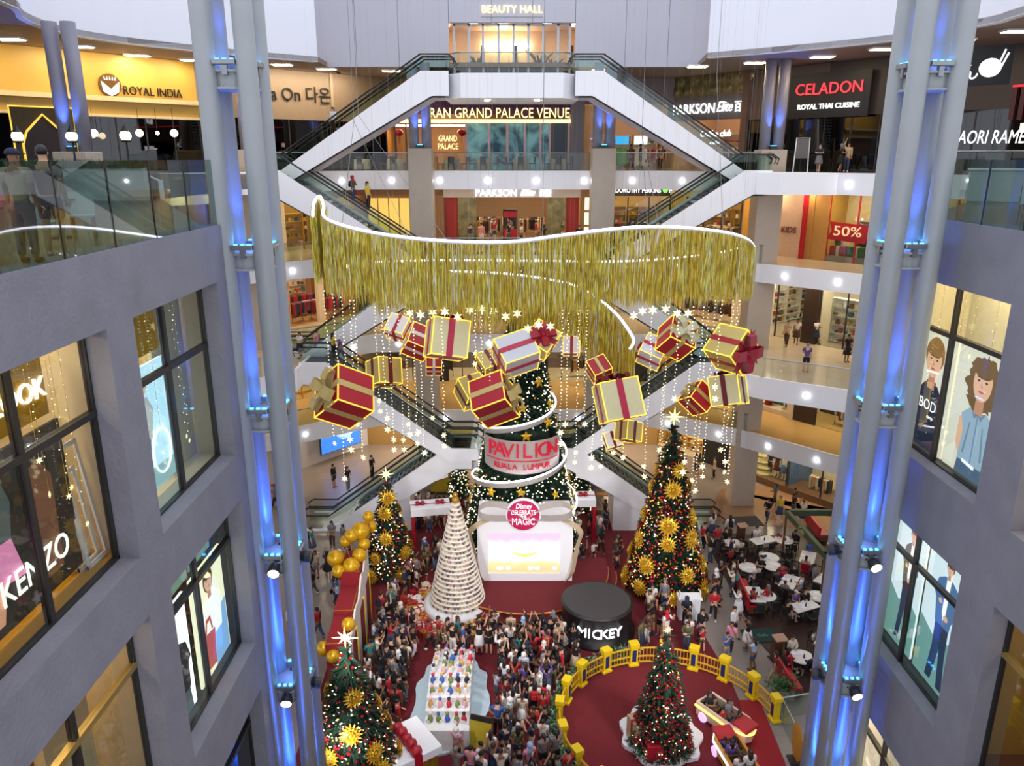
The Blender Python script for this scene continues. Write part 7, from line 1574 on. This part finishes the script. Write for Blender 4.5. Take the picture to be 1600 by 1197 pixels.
for i in range(4): mannequin(c2.w(.8 + i * 1.1, .5, 0), c2.g, 'mannequin, %s in front of the red fashion shop' % ORD[i], ('red', 'maroon', 'beige', 'red')[i], ('skirt', 'trousers', 'trousers', 'skirt')[i], ('brown', 'black', 'denim', 'maroon')[i], 1.1)
t = thing('display_bush', 'red and green bush display with a red cloth bow beside the red dress', 'display', d4.w(3.2, .7, .3), d4.g)
mb = MB()
for k in range(200): c_ = Vector((R.gauss(0, .35), R.gauss(0, .2), .7 + R.gauss(0, .3))); d = Vector((R.uniform(-1, 1), R.uniform(-1, 1), R.uniform(-.3, 1))).normalized() * .25; mb.add([c_ - d.cross(Vector((0, 0, 1))) * .3, c_ + d.cross(Vector((0, 0, 1))) * .3, c_ + d], [(0, 1, 2)])
mb.build('leaves', GREEN2, t, kind='stuff'); mb = MB(); mb.cyl((0, 0, 0), .25, .4, 10, r2=.3); mb.build('pot', REDM, t); mb = MB(); bow(mb, (.1, -.35, 1.5), .6, Matrix.Rotation(.0, 4, 'X')); mb.build('bow', RED, t)

# ---- posters (flat prints) and displays in the near windows
def poster(M, w, h, label, bgm, shapes, cat='poster', thick=.06):
    """flat lightbox: local x right, z up, facing -y"""
    t = thing('poster', label, cat); t.matrix_world = M
    mb = MB(); mb.bb(-w / 2, w / 2, 0, thick, 0, h); mb.build('backing', bgm, t)
    for i, (nme, m, polys) in enumerate(shapes):
        mb = MB()
        for P in polys: mb.add([(x * w - w / 2, -.004 - .003 * i, z * h) for x, z in P], [tuple(range(len(P)))])
        mb.build(nme, m, t)
    return t
def ell(cx, cz, rx, rz_, n=18, a0=0, a1=2 * PI): return [(cx + rx * math.cos(a0 + (a1 - a0) * i / n), cz + rz_ * math.sin(a0 + (a1 - a0) * i / n)) for i in range(n if abs(a1 - a0 - 2 * PI) < 1e-3 else n + 1)]
def pm(n, h, e=.55): return mat('print_' + n, h, emit=e)
SKP, SKD = pm('skin', 'D8A888'), pm('skin_shade', 'B8846A'); LIPS = pm('lips', 'A85A52'); EYE = pm('eye', '2A211E')
def face_shapes(cx, cz, s, asp, hairm, curly=False, long=False):
    """head at (cx,cz), half-height s (in poster units of height), asp = h/w"""
    r = s * asp; H = []
    R2 = random.Random(int(cx * 100)); 
    if long: H.append([(cx + r * .9 * math.cos(a) * (1 + R2.uniform(-.1, .1) * curly), cz + s * .1 + s * 1.15 * math.sin(a) * (1 + R2.uniform(-.08, .08) * curly)) for a in [PI * 2 * k / 30 for k in range(30)]] if not curly else [(cx + r * 1.35 * math.cos(a) * R2.uniform(.8, 1.08), cz - s * .2 + s * 1.4 * math.sin(a) * R2.uniform(.88, 1.06)) for a in [PI * 2 * k / 60 for k in range(60)]])
    else: H.append(ell(cx, cz + s * .25, r * .92, s * .95))
    return [('hair', hairm, H), ('neck', SKD, [[(cx - r * .35, cz - s * 1.6), (cx + r * .35, cz - s * 1.6), (cx + r * .3, cz - s * .6), (cx - r * .3, cz - s * .6)]]), ('head', SKP, [ell(cx, cz - s * .05, r * .72, s * .92)]),
            ('fringe', hairm, [ell(cx, cz + s * .55, r * .78, s * .45)]), ('eyes', EYE, [ell(cx - r * .3, cz, r * .1, s * .05), ell(cx + r * .3, cz, r * .1, s * .05), [(cx - r * .45, cz + s * .14), (cx - r * .15, cz + s * .17), (cx - r * .15, cz + s * .2), (cx - r * .45, cz + s * .18)], [(cx + r * .45, cz + s * .14), (cx + r * .15, cz + s * .17), (cx + r * .15, cz + s * .2), (cx + r * .45, cz + s * .18)]]),
            ('nose', SKD, [[(cx - r * .05, cz - s * .02), (cx + r * .1, cz - s * .3), (cx - r * .1, cz - s * .3)]]), ('mouth', LIPS, [ell(cx, cz - s * .5, r * .22, s * .055)])]
MR = lambda x, y, z: Matrix.Translation((x, y, z)) @ Matrix.Rotation(-PI / 2, 4, 'Z')      # faces -x (right wall)
ML = lambda x, y, z: Matrix.Translation((x, y, z)) @ Matrix.Rotation(PI / 2, 4, 'Z')       # faces +x (left wall)
paper = pm('paper', 'DAD6C4', .5); NAVYP = pm('navy', '20243A', .5); DEN = pm('pale_denim', '93A9BC', .5); DEN2 = pm('denim_shade', '6A8298', .5); JEAN = pm('jean', '4A6076', .5); HB = pm('sandy_hair', '8A6436', .5); HB2 = pm('brown_hair', '4A3424', .5); HB3 = pm('curly_hair', '6E5030', .5); WP = pm('white', 'F4F2EA', .6)
# right wall: x runs toward smaller y in poster local (+x)
def tf(polys, sx, sz, dx=0): return [[(.5 + (x - .5) * sx + dx, z * sz) for x, z in P] for P in polys]
sh_ = [('arms', SKP, tf([[(.04, .34), (.18, .34), (.16, .0), (.06, .0)], [(.96, .34), (.82, .34), (.84, .0), (.94, .0)]], .8, .84)), ('sweater', NAVYP, tf([[(.06, .36), (.1, .55), (.3, .66), (.7, .66), (.9, .55), (.94, .36), (.82, .34), (.82, .0), (.18, .0), (.18, .34)]], .8, .84)), ('cuff', pm('red_cuff', 'A02838', .5), tf([[(.04, .36), (.19, .36), (.19, .31), (.04, .31)], [(.96, .36), (.81, .36), (.81, .31), (.96, .31)]], .8, .84) + [ell(.5, .565, .13, .022)])] + face_shapes(.5, .76, .155, 3.35 / 1.95, HB)
t = poster(MR(11.62, 20.5, 14.98), 1.95, 3.35, 'window poster of a fair-haired child in a navy sweater with white lettering', paper, sh_)
text('BOD', .42, WP, t, (.05, -.05, 1.25), (PI / 2, 0, 0), .004, width=.85); text('camp', .15, WP, t, (.25, -.05, .95), (PI / 2, 0, 0), .004)
sh_ = [('arms', SKP, tf([[(.06, .5), (.2, .54), (.2, .3), (.34, .12), (.26, .06), (.06, .26)], [(.94, .5), (.8, .54), (.8, .3), (.66, .12), (.74, .06), (.94, .26)]], .72, .86)), ('shirt', DEN, tf([[(.16, .1), (.2, .4), (.1, .54), (.3, .63), (.5, .6), (.7, .63), (.9, .54), (.8, .4), (.84, .1)]], .72, .86)), ('placket', DEN2, tf([[(.485, .1), (.515, .1), (.515, .6), (.485, .6)], [(.32, .63), (.5, .59), (.42, .54)], [(.68, .63), (.5, .59), (.58, .54)], [(.25, .2), (.3, .2), (.36, .5), (.33, .5)], [(.75, .2), (.7, .2), (.64, .5), (.67, .5)]], .72, .86)), ('jeans', JEAN, tf([[(.14, 0), (.18, .13), (.82, .13), (.86, 0)]], .72, .86)), ('belt', WP, tf([[(.3, .12), (.62, .1), (.62, .13), (.3, .15)]], .72, .86))] + face_shapes(.5, .765, .16, 3.35 / 2.4, HB3, True, True)
poster(MR(11.62, 18.22, 14.98), 2.4, 3.35, 'window poster of a curly-haired child in a sleeveless pale denim shirt', paper, sh_)
HILL = pm('green_hill', '7FAFA6', .35); SKYP = pm('pale_sky', 'DCEAF0', .5); DKB = pm('dark_jacket', '3A3436', .5); BLUJ = pm('denim_jacket', '4A6A96', .55); DKJ = pm('dark_jeans', '27324E', .5)
hills = [('hills', HILL, [[(0, 0), (1, 0), (1, .34), (.7, .4), (.4, .33), (0, .42)]])]
def man(cx, s, jm, tm):
    return [('trousers', tm, [[(cx - .14, .5), (cx + .14, .5), (cx + .15, .27), (cx + .2, .03), (cx + .08, .03), (cx + .02, .3), (cx - .06, .04), (cx - .18, .04), (cx - .13, .28)]]), ('jacket', jm, [[(cx - .15, .46), (cx - .2, .62), (cx - .26, .66), (cx - .2, .76), (cx - .08, .8), (cx + .08, .8), (cx + .22, .76), (cx + .27, .62), (cx + .16, .52), (cx + .15, .46)]]), ('shirt', WP, [[(cx - .04, .8), (cx + .05, .8), (cx + .04, .56), (cx, .5), (cx - .04, .56)]]), ('hands', SKP, [ell(cx + .05, .53, .05, .02), ell(cx - .1, .62, .04, .018)])] + face_shapes(cx, .87, .048, s, HB2)
poster(MR(11.7, 18.2, 8.66), 2.3, 4.2, 'window poster of a person in a denim jacket and jeans before green hills', SKYP, hills + man(.46, 4.2 / 2.3, BLUJ, DKJ))
poster(MR(11.7, 20.4, 8.66), 1.75, 4.2, 'window poster of a person in a dark striped jacket before green hills', SKYP, hills + man(.6, 4.2 / 1.75, DKB, DKJ))
# left wall lower far window: two bright posters just behind the glass
SKY2 = pm('white_bg', 'EEF2F0', .95); BLKT = pm('black_tee', '26282C', .5); PINKB = pm('red_bag', 'B0503C', .6); BLUB = pm('blue_jean', '7AA8D8', .6); GRB = pm('cream_bg', 'D8D6B8', .8)
shA = [('trousers', pm('slate', '4A5A5C', .5), [[(.1, 0), (.9, 0), (.85, .22), (.15, .22)]]), ('arms', SKP, [[(.06, .4), (.2, .4), (.3, .26), (.22, .22), (.08, .3)]]), ('tee', BLKT, [[(.12, .2), (.1, .42), (.02, .44), (.12, .6), (.34, .66), (.66, .66), (.88, .6), (.98, .44), (.9, .42), (.88, .2)]])] + face_shapes(.42, .8, .11, 2.9 / 1.6, HB2)
poster(ML(-7.55, 14.75, 10.36), 1.75, 2.95, 'bright window poster of a person in a black tee, near lower left', SKY2, shA)
shB = [('jeans', BLUB, [[(.5, .0), (.98, .0), (.98, .5), (.6, .45)]]), ('blouse', WP, [[(.25, .3), (.2, .6), (.4, .68), (.7, .68), (.85, .6), (.8, .3)]]), ('bag', PINKB, [[(.1, .08), (.5, .04), (.56, .36), (.2, .4)], [(.25, .4), (.3, .52), (.45, .52), (.5, .38), (.46, .38), (.42, .48), (.33, .48), (.29, .39)]])] + face_shapes(.5, .83, .1, 2.9 / 1.7, HB2, False, True)
poster(ML(-7.55, 16.95, 10.36), 1.9, 2.95, 'bright window poster of a long-haired person in white holding a red bag', GRB, shB)
t = thing('window_panel', 'dark window header with faint white lettering over the two bright posters', 'sign'); t.matrix_world = ML(-7.55, 15.9, 13.46)
mb = MB(); mb.bb(-2.0, 2.0, 0, .05, 0, 1.0); mb.build('backing', mat('header_slate', '35413F', .5), t); mb = MB(); mb.bb(.1, 1.4, -.01, 0, .1, .5); mb.bb(-.9, .0, -.01, 0, .05, .3); mb.build('print', pm('teal_print', '7A9A88', .4), t)
mb = MB(); mb.ball((1.3, -.01, .62), .26, 8, sc=(1.4, .02, 1)); mb.build('print_white', WP, t)
for i in range(3): mb = MB(); mb.bb(-1.9, -1.15, -.012, -.004, .08 + i * .13, .14 + i * .13); mb.build('lettering', WP, t)
mb = MB(); mb.tube([(-1.8 + .12 * math.cos(a / 3), -.01, .62 + .16 * math.sin(a / 3)) for a in range(16)], .02, 4); mb.build('emblem', WP, t)
# left upper far window: blue poster with cyclist and a pale partition
BLUP = pm('sky_blue', '9CC4D8', .8)
shC = [('ground', pm('teal_ground', '7FA3AA', .6), [[(0, 0), (1, 0), (1, .16), (0, .2)]]), ('legs', JEAN, [[(.3, .12), (.42, .12), (.5, .42), (.3, .44)]]), ('jacket', pm('striped', 'A8AEB0', .5), [[(.26, .42), (.22, .66), (.34, .76), (.52, .76), (.64, .64), (.54, .42)]]), ('scarf', pm('green_yellow', '6FA04A', .6), [[(.36, .76), (.46, .76), (.46, .5), (.38, .5)]])] + face_shapes(.42, .84, .065, 3.0 / 1.6, HB2)
t = poster(ML(-7.75, 15.55, 15.9), 1.9, 2.75, 'blue window poster of a person with a bicycle, upper far left window', BLUP, shC)
mb = MB(); mb.tube([(.4 + .42 * math.cos(a), -.03, .75 + .5 * math.sin(a)) for a in [2 * PI * k / 28 for k in range(28)]], .025, 5, closed=True); mb.build('print_wheel', WP, t)
r = sroot('wall_left'); mb = MB(); mb.bb(-7.85, -7.75, 13.8, 16.5, 18.85, 20.2); mb.build('panel', YELW, r); mb = MB(); mb.bb(-8.1, -8.0, 16.6, 18.3, 15.7, 20.2); mb.build('panel', mat('pale_partition', 'C6C3B2', .6), r)
# left upper near window: dark photo poster with lettering, yellow plinth, leaning white frames
DKP = pm('dark_photo', '2A2622', .35); PNK = pm('pink_skirt', 'C87AA0', .5)
shD = [('dress', pm('black_pattern', '4A5654', .35), [[(.2, .5), (.16, .74), (.28, .84), (.5, .84), (.54, .7), (.5, .48)]]), ('skirt', PNK, [[(.2, .3), (.22, .52), (.5, .5), (.56, .24)]]), ('legs', SKD, [[(.28, .06), (.36, .06), (.42, .28), (.3, .3)]]), ('figure', pm('brown_dress', '6A4634', .35), [[(.62, .1), (.64, .8), (.78, .84), (.86, .7), (.84, .1)]])] + face_shapes(.38, .92, .05, 3.1 / 3.4, HB2)[:3]
t = poster(ML(-7.72, 10.72, 15.85), 3.4, 2.75, 'large dark fashion poster with big white letters, upper near left window', DKP, shD)
text('KENZO', .62, WP, t, (.42, -.04, .62), (PI / 2, 0, 0), .01, width=1.8)
t = thing('shop_sign', 'lit white letters on a mustard board inside the upper near left window', 'sign'); t.matrix_world = ML(-8.0, 11.2, 19.1); text('LOOK', .5, LETW, t, (.75, 0, 0), width=1.4); text('NEW', .5, LETW, t, (-.55, 0, 0), width=.95); mb = MB(); mb.bb(-1.2, 1.5, .03, .06, -.5, .5); mb.build('board', YELW, t)
for i in range(3):
    t = thing('leaning_frame', 'white empty frame leaning in the upper near left window, %s' % ORD[i], 'frame', (-7.62 - i * .12, 12.72 - i * .08, 15.72), PI / 2 + .1, rot=None); t.rotation_euler = (-.12, 0, PI / 2)
    mb = MB(); h_ = 2.3 - i * .5
    for a, b, c_, e in ((-.35, .35, 0, .08), (-.35, .35, h_ - .08, h_), (-.35, -.27, 0, h_), (.27, .35, 0, h_)): mb.bb(a, b, -.02, .02, c_, e)
    mb.build('frame', WHITE, t)
def window_lights(x, y0, y1, z0, z1, label, n):
    t = thing('star_lights', label, 'string lights', (x, (y0 + y1) / 2, z1)); mb = MB(); mw = MB()
    for k in range(n):
        y = lerp(y0, y1, (k + .5) / n) - (y0 + y1) / 2; L = R.uniform(.4, .95) * (z1 - z0); xx = R.uniform(-.3, .3); mw.tube([(xx, y, .2), (xx, y, -L)], .004, 3)
        for j in range(int(L / .22)): mb.octa((xx + R.uniform(-.03, .03), y + R.uniform(-.04, .04), -j * .22), R.choice((.009, .013)))
        s_ = dup(STAR, 'star', t, (xx, y, -L), (0, 0, PI / 2 + R.uniform(-.4, .4)), .42)
    mw.build('wire', MATS['gold_wire'], t); mb.build('bulbs', BULB, t, kind='stuff')
window_lights(-7.55, 8.8, 12.8, 15.9, 20.0, 'strings of tiny star lights in the upper near left window', 11)
window_lights(-7.6, 13.9, 17.9, 15.9, 20.0, 'strings of tiny star lights in the upper far left window', 7)
window_lights(11.55, 16.9, 21.1, 16.9, 19.7, 'strings of tiny star lights in the upper right window', 5)
r = sroot('wall_left'); mb = MB(); mb.bb(-8.6, -8.5, 8.4, 11.0, 10.3, 14.5); mb.build('panel', mat('brown_display', '7A5530', .5), r); mb = MB(); mb.bb(-8.3, -8.1, 11.0, 12.4, 10.3, 14.6); mb.build('panel', MATS['cream_pillar'], r)
print('people', PCOUNT[0])
